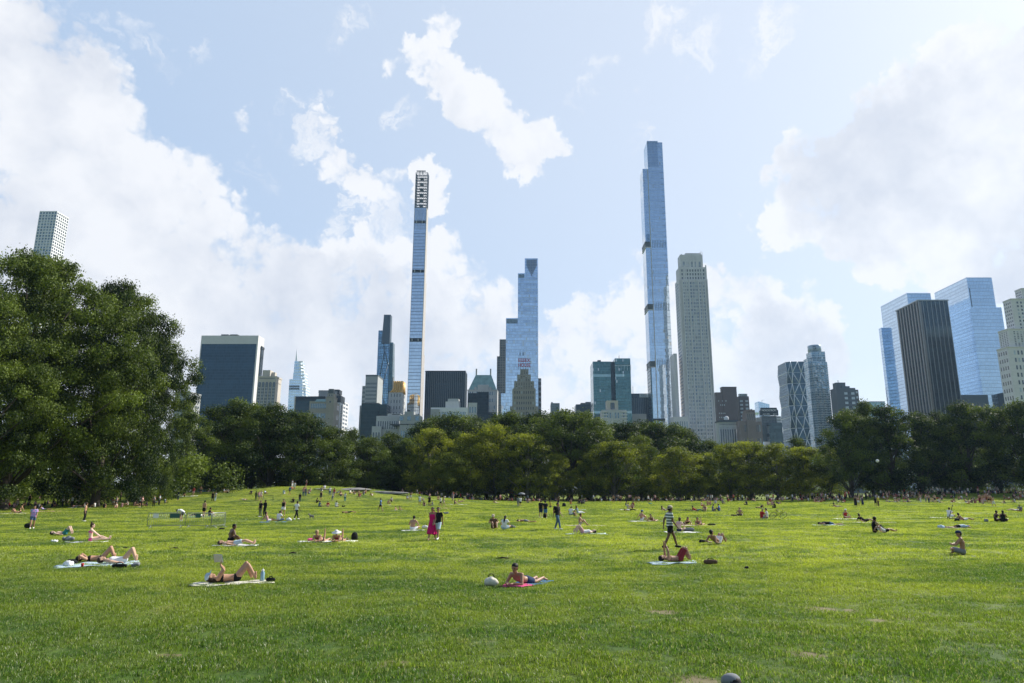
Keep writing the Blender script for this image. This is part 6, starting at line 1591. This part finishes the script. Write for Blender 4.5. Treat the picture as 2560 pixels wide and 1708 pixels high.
for a in [
    (580, 1460, 2.25, .95, 26, 'cream', 'creamy towel under the person reading a book'), (245, 1413, 2.6, 1.7, 24, 'sky', 'pale blue blanket under two sunbathers with raised knees'),
    (1319, 1461, 1.9, .9, 58, 'blue', 'towel half blue and half pink under the man lying on his front'), (1683, 1409, 1.95, .85, 10, 'sky', 'pale aqua towel under the man with raised arms'),
    (590, 1365, 2.1, .95, 12, 'white', 'white towel below the outstretched arm'), (818, 1355, 3.1, 1.3, 2, 'white', 'wide white blanket under the two on their elbows'),
    (220, 1356, 2.0, .9, 8, 'white', 'white towel under the bright pink bikini'), (1032, 1327, 1.6, .9, 4, 'white', 'white towel under the lone bare backed man'),
    (1465, 1336, 2.6, 1.0, 4, 'sky', 'pale blue towel under the person in white top with knees up'), (1466, 1315, 3.4, .9, 2, 'cream', 'long cream towel under the curled up person'),
    (1706, 1332, 2.4, 1.0, 2, 'white', 'white towel half hidden behind the striped shirt'), (1618, 1304, 3.6, 1.0, 0, 'white', 'white towel shared by the blue cap'), (1735, 1315, 3.4, .9, -2, 'beige', 'beige towel under the two bikinis, black and navy'),
    (998, 1277, 2.6, 1., 0, 'white', 'white towel under the small bare child'), (683, 1306, 2.6, 1., 4, 'blue', 'blue towel under the rosy top and the white shirt'), (510, 1293, 3.2, 1., 4, 'teal', 'dark teal towel at the feet of the bare backed standing person'),
    (1045, 1266, 3., 1.2, 0, 'teal', 'aqua blanket by the white shirt and pale blue shorts'), (1140, 1262, 4.5, 1.2, 0, 'white', 'long white towel under the long haired person in black swimsuit'), (1112, 1271, 2.6, 1., 3, 'rose', 'rumpled pinkish towel heaped with clothes behind the bearded man'),
    (1438, 1275, 3.2, 1., 0, 'sky', 'aqua towel spread behind the family'), (2168, 1307, 4.9, .9, 0, 'cream', 'very long cream towel under the person with hair bun'), (2075, 1314, 2.6, .8, -2, 'sky', 'narrow blue towel under the dark clothed person lying face down'),
    (2116, 1298, 2.8, 1., 0, 'white', 'white towel under the red top and white helmet'), (2366, 1295, 3.2, 1.1, 0, 'white', 'white blanket under the person all in white'), (2396, 1322, 3., .9, 0, 'grey', 'greyish towel under the pale blue person lying face down'),
    (36, 1284, 3.4, 1.3, 4, 'cream', 'pale blanket in the shade under a kneeling person'), (120, 1279, 3.2, 1., 3, 'rose', 'dusty pink towel in front of the thick trunk'), (200, 1270, 3.4, 1.2, 2, 'white', 'white blanket behind the curly haired person'),
    (470, 1241, 4., 1.4, 0, 'white', 'white blanket at the edge of the leafy tree shade'), (1853, 1292, 2., .9, 0, 'black', 'black towel under the lone fair haired man'), (1912, 1299, 3.6, 1.2, 0, 'navy', 'navy blanket under the red shirt by the raised wheel'),
    (1572, 1275, 2.8, 1.4, 0, 'white', 'white cloth in the midst of the small picnic of four'), (967, 1263, 4., 1., 0, 'cream', 'cream towel beside the bare backed person behind the striding blue shirt'), (2400, 1257, 4., 1.2, 0, 'white', 'pale blanket laid on the small sunny rise'),
]:
    towel(*a, col2='pink' if 'half pink' in a[6] else None)
def bag(px, py, w, d, h, col, label, kind='duffel', rz=0., name=None):
    g = ground(px, py); c = name or {'duffel': 'duffel_bag', 'pack': 'backpack', 'sack': 'cloth_bag', 'heap': 'clothes_pile', 'purse': 'handbag'}[kind]
    r = random.Random(int(px)); mb = MB()
    if kind == 'heap':
        for i in range(7): a = r.uniform(0, 6.28); q = r.uniform(0, w*.3); capsule(mb, (q*math.cos(a), q*math.sin(a)*d/w, h*.2), h*.38, (q*math.cos(a+1)*1.3, q*math.sin(a+1)*d/w, h*r.uniform(.25, .6)), h*.34, n=8)
    elif kind == 'sack':
        capsule(mb, (-w*.2, 0, h*.4), h*.42, (w*.18, 0, h*.36), h*.4, n=10); capsule(mb, (0, 0, h*.45), h*.48, (w*.32, 0, h*.3), h*.26, n=10); capsule(mb, (-w*.3, 0, h*.25), h*.26, (w*.3, 0, h*.2), h*.2, n=10)
    elif kind == 'pack': capsule(mb, (0, 0, h*.25), w*.42, (0, -.02, h*.62), w*.40, n=12); capsule(mb, (0, d*.4, h*.22), w*.26, (0, d*.4, h*.4), w*.24, n=10)
    else: capsule(mb, (-w*.32, 0, h*.45), h*.45, (w*.32, 0, h*.45), h*.43, n=12)
    me = remesh(mb, .018, 2); o = link(c, me, None, cmat(col, 'canvas')); o.location = g+V((0, 0, .03)); o.rotation_euler = (0, 0, R(rz)); tag(o, label, 'bag' if kind != 'heap' else 'clothes')
    if kind in ('duffel', 'pack', 'purse', 'sack'):
        s = MB()
        if kind == 'pack':
            for k in (-1, 1): s.tube([(k*w*.2, -d*.35, h*.15), (k*w*.24, -d*.62, h*.45), (k*w*.15, -d*.35, h*.9)], .018, 6)
        else: s.tube([(-w*.2, 0, h*.85), (-w*.1, 0, h*1.15), (w*.1, 0, h*1.15), (w*.2, 0, h*.85)], .014, 6)
        s.build('strap', cmat('black', 'canvas'), o)
    return o
bag(1777, 1413, .54, .28, .18, 'brown', 'dark brown duffel bag on the grass to the side of raised knees'); bag(1228, 1467, .42, .3, .26, 'cream', 'round woven cream bag beside the man lying on his front', 'sack')
bag(886, 1352, .42, .3, .40, 'black', 'upright black bag at the end of the wide white blanket', 'pack'); bag(776, 1354, .55, .3, .16, 'pink', 'bright pink bag on the wide white blanket', 'heap')
bag(172, 1354, .75, .4, .28, 'grey', 'grey bundle of clothes on the towel of the pink bikini', 'heap'); bag(136, 1357, .42, .3, .14, 'white', 'small white bundle on bare grass left of the grey bundle', 'heap')
bag(676, 1457, .26, .2, .12, 'black', 'small black pouch at the end of the creamy towel', 'duffel', name='pouch'); bag(166, 1417, .55, .4, .2, 'white', 'white cap and cloth heap at the head end of the pale blue blanket', 'heap'); bag(180, 1412, .55, .4, .2, 'black', 'black clothes heap beside the white heap on the pale blue blanket', 'heap')
bag(298, 1422, .6, .3, .14, 'black', 'black bag lying along the near side of the pale blue blanket', 'duffel'); bag(338, 1418, .45, .3, .16, 'grey', 'grey sandals bundle at the foot end of the pale blue blanket', 'heap')
bag(1754, 1357, .5, .3, .16, 'black', 'black and white bundle on grass beside the man in white shorts', 'heap'); bag(1867, 1424, .30, .16, .10, 'black', 'tiny black clump lying alone on open grass', 'heap'); bag(555, 1325, .8, .5, .16, 'black', 'black and white clothes heap alone behind the outstretched arm', 'heap')
bag(722, 1304, .5, .3, .34, 'white', 'white cloth bag at the end of the blue towel', 'sack'); bag(1063, 1323, .62, .4, .26, 'white', 'white bag between the lone bare backed man and the magenta dress', 'sack'); bag(1362, 1296, .40, .3, .48, 'black', 'black backpack standing at the feet of the bright blue shorts', 'pack')
bag(1278, 1321, .9, .5, .22, 'grey', 'grey heap of clothes beside the very long black hair', 'heap'); bag(1410, 1267, .75, .4, .5, 'black', 'large black bag standing behind the family', 'pack'); bag(1722, 1330, .75, .4, .26, 'grey', 'dark grey bag on the towel behind the striped shirt', 'duffel')
bag(1779, 1315, .75, .3, .14, 'black', 'flat black bag beyond the two bikinis', 'duffel'); bag(1481, 1334, .55, .3, .24, 'teal', 'teal bag at the head of the pale blue towel', 'heap'); bag(858, 1268, .9, .5, .3, 'black', 'black heap beside the row of three', 'heap')
bag(675, 1264, .6, .4, .2, 'yellow', 'yellow bundle on the grass by the goal frame', 'heap'); bag(1116, 1286, .9, .5, .28, 'grey', 'grey and white bundle behind the magenta dress', 'heap'); bag(2394, 1304, .5, .3, .3, 'black', 'black bag at the back of the person under the scooter', 'heap'); bag(2465, 1305, .9, .5, .26, 'grey', 'grey bundle next to the black vest', 'heap')
bag(1625, 1261, .9, .5, .3, 'teal', 'dark green bag at the feet of the man in white vest', 'heap'); bag(1836, 1291, .9, .5, .2, 'black', 'black bundle beside the lone fair haired man', 'heap'); bag(70, 1322, .32, .16, .42, 'black', 'black shopping bag carried low by the tie dye shirt', 'purse'); bag(2352, 1321, .6, .4, .24, 'sky', 'pale blue bundle at the feet of the face down person', 'heap')
# book held by the reader
def book():
    g = ground(588, 1457); a = R(-66+90); rx, ry = math.cos(a), math.sin(a)
    J = _pc[('J', 'lieread', 1)]; k = 1.72/1.75
    p = (J.Wr[0]+J.Wr[1])*.5*k+V((0, -.06, .13)); o = thing('book', 'open hardback book with blue cover held above the face by the reader', 'book', (0, 0, 0))
    M = Matrix.Translation(g+V((0, 0, .05))) @ Matrix.Rotation(R(-66), 4, 'Z') @ Matrix.Translation(p+V((0, 0, .06))) @ Matrix.Rotation(R(48), 4, 'Z') @ Matrix.Rotation(R(108), 4, 'X') @ Matrix.Scale(.9, 4); o.matrix_world = M
    for s in (-1, 1):
        pg = MB()
        pg.frus([(0, -.12, .004), (s*.155, -.12, .03), (s*.155, .12, .03), (0, .12, .004)][::s], [(0, -.12, .022), (s*.155, -.12, .042), (s*.155, .12, .042), (0, .12, .022)][::s]); pg.build('pages', plain('paper', (.62, .56, .47), .9), o)
        cv = MB(); cv.frus([(0, -.126, -.004), (s*.162, -.126, .022), (s*.162, .126, .022), (0, .126, -.004)][::s], [(0, -.126, .003), (s*.162, -.126, .029), (s*.162, .126, .029), (0, .126, .003)][::s]); cv.build('cover', plain('blue_cover', (.05, .16, .24), .5), o)
book()
def bottle(px, py, h, col, label):
    t_ = thing('water_bottle', label, 'bottle', ground(px, py)+V((0, 0, .05))); r = h*.19
    MB().lathe([(.001, 0), (r, 0), (r*1.02, h*.04), (r, h*.68), (r*.62, h*.80), (r*.6, h*.84), (.001, h*.84)], 16).build('bottle_body', plain('steel_blue_enamel', col, .3, .3), t_)
    MB().lathe([(.001, h*.84), (r*.66, h*.84), (r*.66, h*.95), (.001, h)], 14).tube([(-r*.3, 0, h*.97), (0, 0, h*1.08), (r*.3, 0, h*.97)], r*.12, 6).build('lid', cmat('white'), t_)
bottle(655, 1456, .30, (.26, .40, .47), 'steel blue water bottle with white lid standing on the creamy towel')
o = MB().lathe([(.001, 0), (.035, 0), (.045, .11), (.04, .11), (.032, .01), (.001, .01)], 14).build('cup', cmat('red', 'plastic')); o.location = ground(205, 1421)+V((0, 0, .05)); tag(o, 'red plastic cup on the near side of the pale blue blanket', 'cup')
# crowd barriers
def barrier(p0, p1, label, signs):
    t_ = thing('crowd_barrier', label, 'barrier', p0, math.atan2(p1.y-p0.y, p1.x-p0.x), 'crowd barriers on the lawn'); L = (p1-p0).length; mt = plain('galvanised_steel', (.30, .33, .33), .4, .6)
    f = MB(); f.tube([(0, 0, .2), (0, 0, 1.0), (.08, 0, 1.1), (L-.08, 0, 1.1), (L, 0, 1.0), (L, 0, .2), (0, 0, .2)], .024, 8); f.build('frame', mt, t_)
    b = MB(); n = int(L/.13)
    for i in range(1, n): b.tube([(L*i/n, 0, .2), (L*i/n, 0, 1.1)], .009, 5)
    tag(b.build('bars', mt, t_), None, None)
    for x in (.25, L-.25): MB().tube([(x, -.32, .03), (x, -.06, .14), (x, 0, .24), (x, .06, .14), (x, .32, .03)], .022, 6).build('foot', mt, t_)
    for x, w, c in signs: MB().box(x-w/2, x+w/2, -.045, -.03, .76, 1.06).build('sign_panel', c, t_)
gs = plain('green_sign', (.03, .10, .09), .5)
a, b_, c_ = ground(367, 1322), ground(415, 1319), ground(446, 1317)
barrier(a, a+V((2.55, .35, 0)), 'steel crowd barrier with a white and a green notice', ((.55, .38, MT['white']), (1.85, .7, gs))); barrier(a+V((2.62, .36, 0)), a+V((4.5, .3, 0)), 'steel crowd barrier with one small green notice, next to the bending person', ((.9, .4, gs),))
barrier(a+V((4.55, .3, 0)), a+V((4.85, 1.9, 0)), 'steel crowd barrier turned away from view behind the small green notice', ())
# bicycles
def bicycle(px, py, rz, roll, label):
    t_ = thing('bicycle', label, 'bicycle', ground(px, py)+V((0, 0, .05)), 0); t_.rotation_euler = (R(roll), 0, R(rz)); mt = plain('black_frame', (.02, .02, .022), .35, .3)
    for x in (0, 1.05):
        w_ = MB(); w_.tube([(x+.33*math.cos(k*math.pi/14), 0, .35+.33*math.sin(k*math.pi/14)) for k in range(29)], .02, 6, cap=False); wh = w_.build('wheel', mt, t_)
        sp = MB()
        for k in range(10): sp.tube([(x, 0, .35), (x+.32*math.cos(k*.628), 0, .35+.32*math.sin(k*.628))], .003, 4)
        sp.build('spokes', plain('galvanised_steel', (.3, .3, .3)), wh)
    f = MB(); f.tube([(0, 0, .35), (.42, 0, .32), (.85, 0, .78), (.30, 0, .80), (.42, 0, .32)], .018, 6); f.tube([(0, 0, .35), (.30, 0, .80)], .012, 6); f.tube([(.25, 0, .92), (.42, 0, .32)], .014, 6); f.tube([(1.05, 0, .35), (.85, 0, .78), (.82, 0, .96)], .015, 6); f.build('frame', mt, t_)
    h = MB(); h.tube([(.95, -.24, .95), (.84, -.2, 1.0), (.82, 0, .97), (.84, .2, 1.0), (.95, .24, .95)], .013, 6); h.build('handlebar', mt, t_)
    s = MB(); capsule(s, (.14, 0, .94), .05, (.36, 0, .95), .025, n=8); s.build('saddle', mt, t_)
bicycle(1704, 1279, 10, 78, 'black bicycle lying on its side by the person in red shirt'); bicycle(1930, 1298, 12, 35, 'bicycle with one wheel raised behind the white shirt and red shirt'); bicycle(2078, 1269, 5, 28, 'bicycle leaning low behind the bare chested person below the lattice tower')
def scooter():
    t_ = thing('kick_scooter', 'black kick scooter standing behind the reclining person', 'scooter', ground(2400, 1300), R(18)); mt = plain('black_frame', (.02, .02, .022), .35, .3)
    MB().box(-.05, .75, -.07, .07, .10, .15).build('deck', mt, t_); MB().tube([(.80, 0, .12), (.78, 0, .25), (.40, 0, 1.30)], .028, 8).build('stem', mt, t_); MB().tube([(.40, -.30, 1.32), (.40, 0, 1.30), (.40, .30, 1.32)], .022, 8).build('handlebar', mt, t_)
    for x in (-.08, .86): MB().tube([(x+.10*math.cos(k*.4488), 0, .12+.10*math.sin(k*.4488)) for k in range(15)], .03, 6, cap=False).build('wheel', mt, t_)
    t_.rotation_euler = (0, 0, R(150))
scooter()
def umbrella():
    g = ground(1299, 1266); t_ = thing('umbrella', 'open grey umbrella held up over the close standing pair', 'umbrella', (g.x+.35, g.y+.3, g.z)); m = cmat('grey', 'cloth'); mb = MB(); n = 8; vs = [(0, 0, 2.3)]
    for rr, z in ((.25, 2.26), (.48, 2.15), (.62, 1.98)):
        for k in range(16): a = k*math.pi/8; q = rr*(1 if k % 2 == 0 else .95); vs.append((q*math.cos(a), q*math.sin(a), z))
    f = [(0, 1+k, 1+(k+1) % 16) for k in range(16)]+[(1+i*16+k, 1+(i+1)*16+k, 1+(i+1)*16+(k+1) % 16, 1+i*16+(k+1) % 16) for i in range(2) for k in range(16)]
    mb.add(vs, f, 0, True).build('canopy', m, t_); MB().tube([(0, 0, 1.05), (0, 0, 2.36)], .012, 6).build('shaft', MT['darkmetal'], t_)
umbrella()
def flag():
    g = ground(1282, 1251); t_ = thing('flag', 'small bright red flag on a pole at the meadow edge', 'flag', g); MB().tube([(0, 0, 0), (0, 0, 2.6)], .02, 6).build('pole', MT['darkmetal'], t_)
    vs = [(x, .08*math.sin(x*7), z) for z in (1.75, 2.55) for x in np.linspace(0, -.85, 7)]; MB().add(vs+[(a, b+.01, c) for a, b, c in vs], [(k, k+1, k+8, k+7) for k in range(6)]+[(14+k, 14+k+7, 14+k+8, 14+k+1) for k in range(6)], 0, True).build('cloth', plain('flag_red', (.65, .02, .02), .8), t_)
flag()
def goal():
    g = ground(657, 1252); t_ = thing('goal_frame', 'small black portable goal frame behind the two dressed in black', 'goal', g, R(8)); f = MB(); f.tube([(0, .6, .03), (0, 0, .03), (0, 0, .95), (1.75, 0, .95), (1.75, 0, .03), (1.75, .6, .03)], .03, 6); f.build('posts', MT['black'], t_)
    n = MB(); n.tube([(0, 0, .95), (0, .6, .03), (1.75, .6, .03), (1.75, 0, .95)], .015, 5)
    n.build('back_bar', MT['black'], t_)
goal()
def dog():
    J = MB(); c = lambda a, r1, b, r2: capsule(J, a, r1, b, r2, n=8)
    c((0, -.16, .28), .085, (0, .16, .29), .10); c((0, .2, .33), .07, (0, .28, .42), .06); c((0, .30, .44), .065, (0, .40, .42), .035); c((0, -.2, .32), .03, (0, -.30, .42), .015)
    for k in (-1, 1):
        c((k*.06, .16, .26), .045, (k*.06, .18, .13), .03); c((k*.06, .18, .13), .028, (k*.06, .17, .02), .024); c((k*.06, -.16, .26), .055, (k*.06, -.12, .16), .035); c((k*.06, -.12, .16), .03, (k*.06, -.18, .09), .022); c((k*.06, -.18, .09), .022, (k*.06, -.16, .02), .022); c((k*.045, .30, .49), .02, (k*.05, .28, .54), .01)
    o = link('dog', remesh(J, .018, 1), None, plain('grey_fur', (.20, .19, .17), .9, 0, .5, 20.)); o.location = ground(779, 1298); o.rotation_euler = (0, 0, R(70)); tag(o, 'small grey dog standing on open grass near the man in white shirt', 'dog')
dog()
def rock(name, label, px, py, sx, sy, sz, seed, mat):
    bm = bmesh.new(); bmesh.ops.create_icosphere(bm, subdivisions=4, radius=1); r = np.random.default_rng(seed); k = r.normal(size=(9, 3)); k /= np.linalg.norm(k, axis=1)[:, None]; h = r.uniform(.62, .95, 9)
    for v in bm.verts:
        p = np.array(v.co)
        for q, d in zip(k, h):
            e = p@q
            if e > d: p = p-q*(e-d)*.8
        p *= 1+.03*math.sin(p[0]*9+seed)*math.cos(p[1]*8)+.02*math.sin(p[2]*15)
        v.co = (p[0]*sx, p[1]*sy, max(p[2], -.3)*sz)
    me = bpy.data.meshes.new(name); bm.to_mesh(me); bm.free(); me.polygons.foreach_set('use_smooth', [True]*len(me.polygons))
    o = link(name, me, None, mat); o.location = ground(px, py); return tag(o, label, 'rock')
schist = plain('grey_schist', (.19, .185, .175), .85, 0, .45, 1.2)
rock('boulder', 'large rounded grey boulder on the grassy rise', 821, 1213.5, 1.35, 1.2, 1.75, 3, schist); rock('rock_outcrop', 'flat pale rock outcrop on the slope beside the boulder', 885, 1225, 3.6, 2.6, .45, 5, schist)
rock('rock_outcrop', 'low shaded rock shelf running down from the flat outcrop', 965, 1233, 5.0, 2.4, .5, 8, schist); rock('rock_outcrop', 'thin strip of bare rock showing in the grass below the boulder', 806, 1223.5, 2.2, 1.5, .16, 11, schist)
g = at(2193.5, 1152.5, 150); b_ = MB().lathe([(.001, -.34)]+[(.34*math.cos(R(q)), .34*math.sin(R(q))) for q in range(-75, 76, 15)]+[(.001, .34)], 18).build('beach_ball', cmat('white', 'plastic')); b_.location = g; tag(b_, 'white ball in mid air against the dark trees', 'ball')
def litter(px, py, lab, s):
    o = MB().tube([(0, 0, 0), (s*.5, .02, .03), (s, 0, .01)], [.02, .035, .02], 6).build('stick', plain('dark_twig', (.03, .022, .015), .9)); o.location = ground(px, py)+V((0, 0, .04)); tag(o, lab, 'stick')
litter(722, 1386, 'short dark stick on grass above the reader', .3); litter(306, 1373, 'tiny dark twig on grass near the raised knees', .2); litter(1240, 1399, 'long dark twig on open grass behind the woven bag', .5); litter(424, 1374, 'dark twig alone on grass below the barriers', .4)
# ---------------------------------------------------------------- meadow
def grid_mesh(name, xs, ys):
    X, Y = np.meshgrid(xs, ys); Z = gz(X, Y)
    n, m = len(ys), len(xs)
    v = np.stack([X, Y, Z], -1).reshape(-1, 3)
    i = np.arange(n*m).reshape(n, m)
    f = np.stack([i[:-1, :-1], i[:-1, 1:], i[1:, 1:], i[1:, :-1]], -1).reshape(-1, 4)
    me = bpy.data.meshes.new(name); me.from_pydata(v.tolist(), [], f.tolist()); me.update()
    me.polygons.foreach_set('use_smooth', [True]*len(f)); return me
SPOTS = [(ground(px, py), r_) for px, py, r_ in ((2055, 1524, .30), (2130, 1528, .2), (2200, 1552, .2), (2018, 1637, .24), (1735, 1702, .3), (1660, 1530, .35), (1705, 1548, .2), (2260, 1545, .2), (985, 1660, .2), (420, 1640, .18))]
def grass_colour(t, P):
    """lawn colour shared by blades and turf: green, yellowed and pale patches, foreground darkening painted in"""
    a = t.noise(P, .16, 5, .6); b = t.noise(P, .9, 4, .6); c = t.noise(P, 4.0, 3, .6)
    st = t.noise(t.vm('MULTIPLY', P, (.35, 2.2, 1)), .2, 4, .6)
    v = t.m('ADD', t.m('ADD', t.m('MULTIPLY', a, .4), t.m('MULTIPLY', b, .25)), t.m('ADD', t.m('MULTIPLY', c, .15), t.m('MULTIPLY', st, .2)))
    col = t.mix(t.ramp(v, .42, .57), (.082, .155, .018), (.345, .400, .042))
    lush = t.m('MULTIPLY', t.ramp(t.m('ADD', t.sep(P)[1], t.m('MULTIPLY', t.noise(P, .12, 4, .6), 22)), 46, 20), .72)  # foreground darkening, weaker backlight near the camera, painted into the lawn colour
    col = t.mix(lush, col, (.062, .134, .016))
    dry = t.ramp(t.noise(P, .55, 6, .68), .60, .72)
    return t.mix(t.m('MULTIPLY', dry, .55), col, (.34, .335, .16))
gm, t, p = new_mat("turf")
P = t.coord('Object')
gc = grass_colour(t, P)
fine = t.ramp(t.noise(t.vm('MULTIPLY', P, (1, .55, 1)), 9, 6, .7), .3, .7, .62, 1.28, False)
bare = t.ramp(t.noise(P, 1.3, 6, .66), .705, .75)
sp = None
for c_, r_ in SPOTS:
    q = t.vm('DISTANCE', t.vm('ADD', P, t.vm('SCALE', t.vm('SUBTRACT', t.noise(P, 4, 4, .6, 0, True), (.5, .5, .5)), scale=.35)), tuple(c_))
    q = t.ramp(q, r_*1.3, r_*.8); sp = q if sp is None else t.m('MAXIMUM', sp, q)
bare = t.m('MAXIMUM', t.m('MULTIPLY', bare, .75), sp)
gc = t.mix(t.m('MULTIPLY', bare, .75), t.vm('SCALE', gc, scale=fine), (.32, .25, .15))
t.put(p.inputs['Base Color'], t.vm('SCALE', gc, scale=.62)); p.inputs['Roughness'].default_value = .85; p.inputs['Specular IOR Level'].default_value = .2
bn = t.node('ShaderNodeBump'); bn.inputs['Strength'].default_value = .5; bn.inputs['Distance'].default_value = .05
t.put(bn.inputs['Height'], t.noise(P, 14, 5, .7)); t.put(p.inputs['Normal'], bn.outputs[0])
xs = np.concatenate([[-9000, -4000, -1500, -600], np.arange(-300, 301, 4), [600, 1500, 4000, 9000]])
ys = np.concatenate([[-3000, -800, -200, -60], np.arange(-30, 320, 3), [400, 600, 1000, 2000, 4500, 9000]])
g = link("ground", grid_mesh("ground", xs, ys), None, gm); tag(g, kind='structure')
GRASS_FAR = 150.
bm_, t, p = new_mat("grass_blade")
geo = t.node('ShaderNodeNewGeometry')
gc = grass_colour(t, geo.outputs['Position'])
oi = t.node('ShaderNodeObjectInfo')
at_ = t.node('ShaderNodeAttribute', attribute_name='tone')
col = t.vm('SCALE', gc, scale=t.ramp(at_.outputs['Fac'], 0, 1, .45, 1.65, False))
col = t.mix(t.ramp(at_.outputs['Fac'], .88, .96), col, (.36, .37, .20))
t.put(p.inputs['Base Color'], col); p.inputs['Roughness'].default_value = .42; p.inputs['Specular IOR Level'].default_value = .5
tr = t.node('ShaderNodeBsdfTranslucent'); t.put(tr.inputs['Color'], t.vm('MULTIPLY', col, (1.35, 1.35, .7)))
mx = t.node('ShaderNodeMixShader'); mx.inputs[0].default_value = .48
t.l.new(p.outputs[0], mx.inputs[1]); t.l.new(tr.outputs[0], mx.inputs[2])
t.l.new(mx.outputs[0], bm_.node_tree.nodes['Material Output'].inputs['Surface'])
def tuft(name, n, size, hmin, hmax, wid, seed):
    r = np.random.default_rng(seed)
    cc = r.uniform(-size/2, size/2, (max(6, n//9), 2)); bx = cc[r.integers(0, len(cc), n)]+r.normal(0, size*.035, (n, 2)); bx[::3] = r.uniform(-size/2, size/2, (len(bx[::3]), 2)); h = r.uniform(hmin, hmax, n)*r.choice([.7, 1, 1, 1.25], n)
    an = r.uniform(0, 6.283, n); ln = r.uniform(.15, .95, n); la = r.uniform(0, 6.283, n); wd = wid*r.uniform(.6, 1.3, n)
    dx, dy = np.cos(an), np.sin(an); lx, ly = np.cos(la)*ln*h, np.sin(la)*ln*h
    V = np.zeros((n, 5, 3))
    for k, (f, s, q) in enumerate(((0, -1, 1), (0, 1, 1), (.55, -1, .8), (.55, 1, .8), (1, 0, 0))):
        V[:, k, 0] = bx[:, 0]+dx*wd*s*q/2+lx*f*f; V[:, k, 1] = bx[:, 1]+dy*wd*s*q/2+ly*f*f; V[:, k, 2] = h*f*(1-.25*ln*f)-.004*(f == 0)
    b = (np.arange(n)*5)[:, None]
    q4 = b+np.array([0, 1, 3, 2]); t3 = b+np.array([2, 3, 4])
    me = bpy.data.meshes.new(name)
    me.from_pydata(V.reshape(-1, 3).tolist(), [], q4.tolist()+t3.tolist()); me.update()
    a = me.attributes.new('tone', 'FLOAT', 'POINT'); a.data.foreach_set('value', np.repeat(r.random(n), 5))
    me.polygons.foreach_set('use_smooth', [True]*len(me.polygons)); me.materials.append(bm_)
    return me
def scatter(name, meshes, pts, label):
    """grass: one stuff object, tufts instanced on points"""
    coll = bpy.data.collections.new(name+"_tufts")
    for i, me in enumerate(meshes):
        o = bpy.data.objects.new("grass_tuft", me); coll.objects.link(o)
    me = bpy.data.meshes.new(name); me.from_pydata(pts.tolist(), [], []); me.update()
    ob = link(name, me); tag(ob, label, 'grass', kind='stuff')
    ng = bpy.data.node_groups.new(name, 'GeometryNodeTree')
    ng.interface.new_socket('Geometry', in_out='INPUT', socket_type='NodeSocketGeometry')
    ng.interface.new_socket('Geometry', in_out='OUTPUT', socket_type='NodeSocketGeometry')
    gi = ng.nodes.new('NodeGroupInput'); go = ng.nodes.new('NodeGroupOutput')
    ci = ng.nodes.new('GeometryNodeCollectionInfo'); ci.inputs[0].default_value = coll
    ci.inputs['Separate Children'].default_value = True; ci.inputs['Reset Children'].default_value = True
    ip = ng.nodes.new('GeometryNodeInstanceOnPoints'); ip.inputs['Pick Instance'].default_value = True
    rv = ng.nodes.new('FunctionNodeRandomValue'); rv.data_type = 'FLOAT_VECTOR'; rv.inputs[0].default_value = (0, 0, 0); rv.inputs[1].default_value = (.06, .06, 6.283)
    rs = ng.nodes.new('FunctionNodeRandomValue'); rs.data_type = 'FLOAT'; rs.inputs[2].default_value = .62; rs.inputs[3].default_value = 1.45
    L = ng.links.new
    L(gi.outputs[0], ip.inputs['Points']); L(ci.outputs[0], ip.inputs['Instance']); L(rv.outputs[0], ip.inputs['Rotation'])
    L(rs.outputs[1], ip.inputs['Scale']); L(ip.outputs[0], go.inputs[0])
    md = ob.modifiers.new("tufts", 'NODES'); md.node_group = ng
    return ob
def patch_points(y0, y1, step, seed, jit=.5):
    r = np.random.default_rng(seed); out = []
    for y in np.arange(y0, y1, step):
        half = .84*y+3
        x = np.arange(-half, half, step)
        out.append(np.stack([x+r.uniform(-jit, jit, len(x))*step, np.full(len(x), y)+r.uniform(-jit, jit, len(x))*step], 1))
    P = np.concatenate(out)
    for c_, r_ in SPOTS: P = P[np.hypot(P[:, 0]-c_.x, P[:, 1]-c_.y) > r_*1.15+.2*(step > .5)]
    return np.column_stack([P, gz(P[:, 0], P[:, 1])])
scatter("grass", [tuft("grass_tuft", 460, .62, .025, .062, .0075, s) for s in range(4)], patch_points(6.5, 26, .42, 1), "short near lawn grass")
scatter("grass", [tuft("grass_tuft", 460, 1.25, .03, .066, .013, 10+s) for s in range(4)], patch_points(26, 62, .85, 2), "mown lawn grass")
scatter("grass", [tuft("grass_tuft", 560, 2.7, .03, .07, .03, 20+s) for s in range(4)], patch_points(62, 172, 1.75, 3), "distant lawn grass")
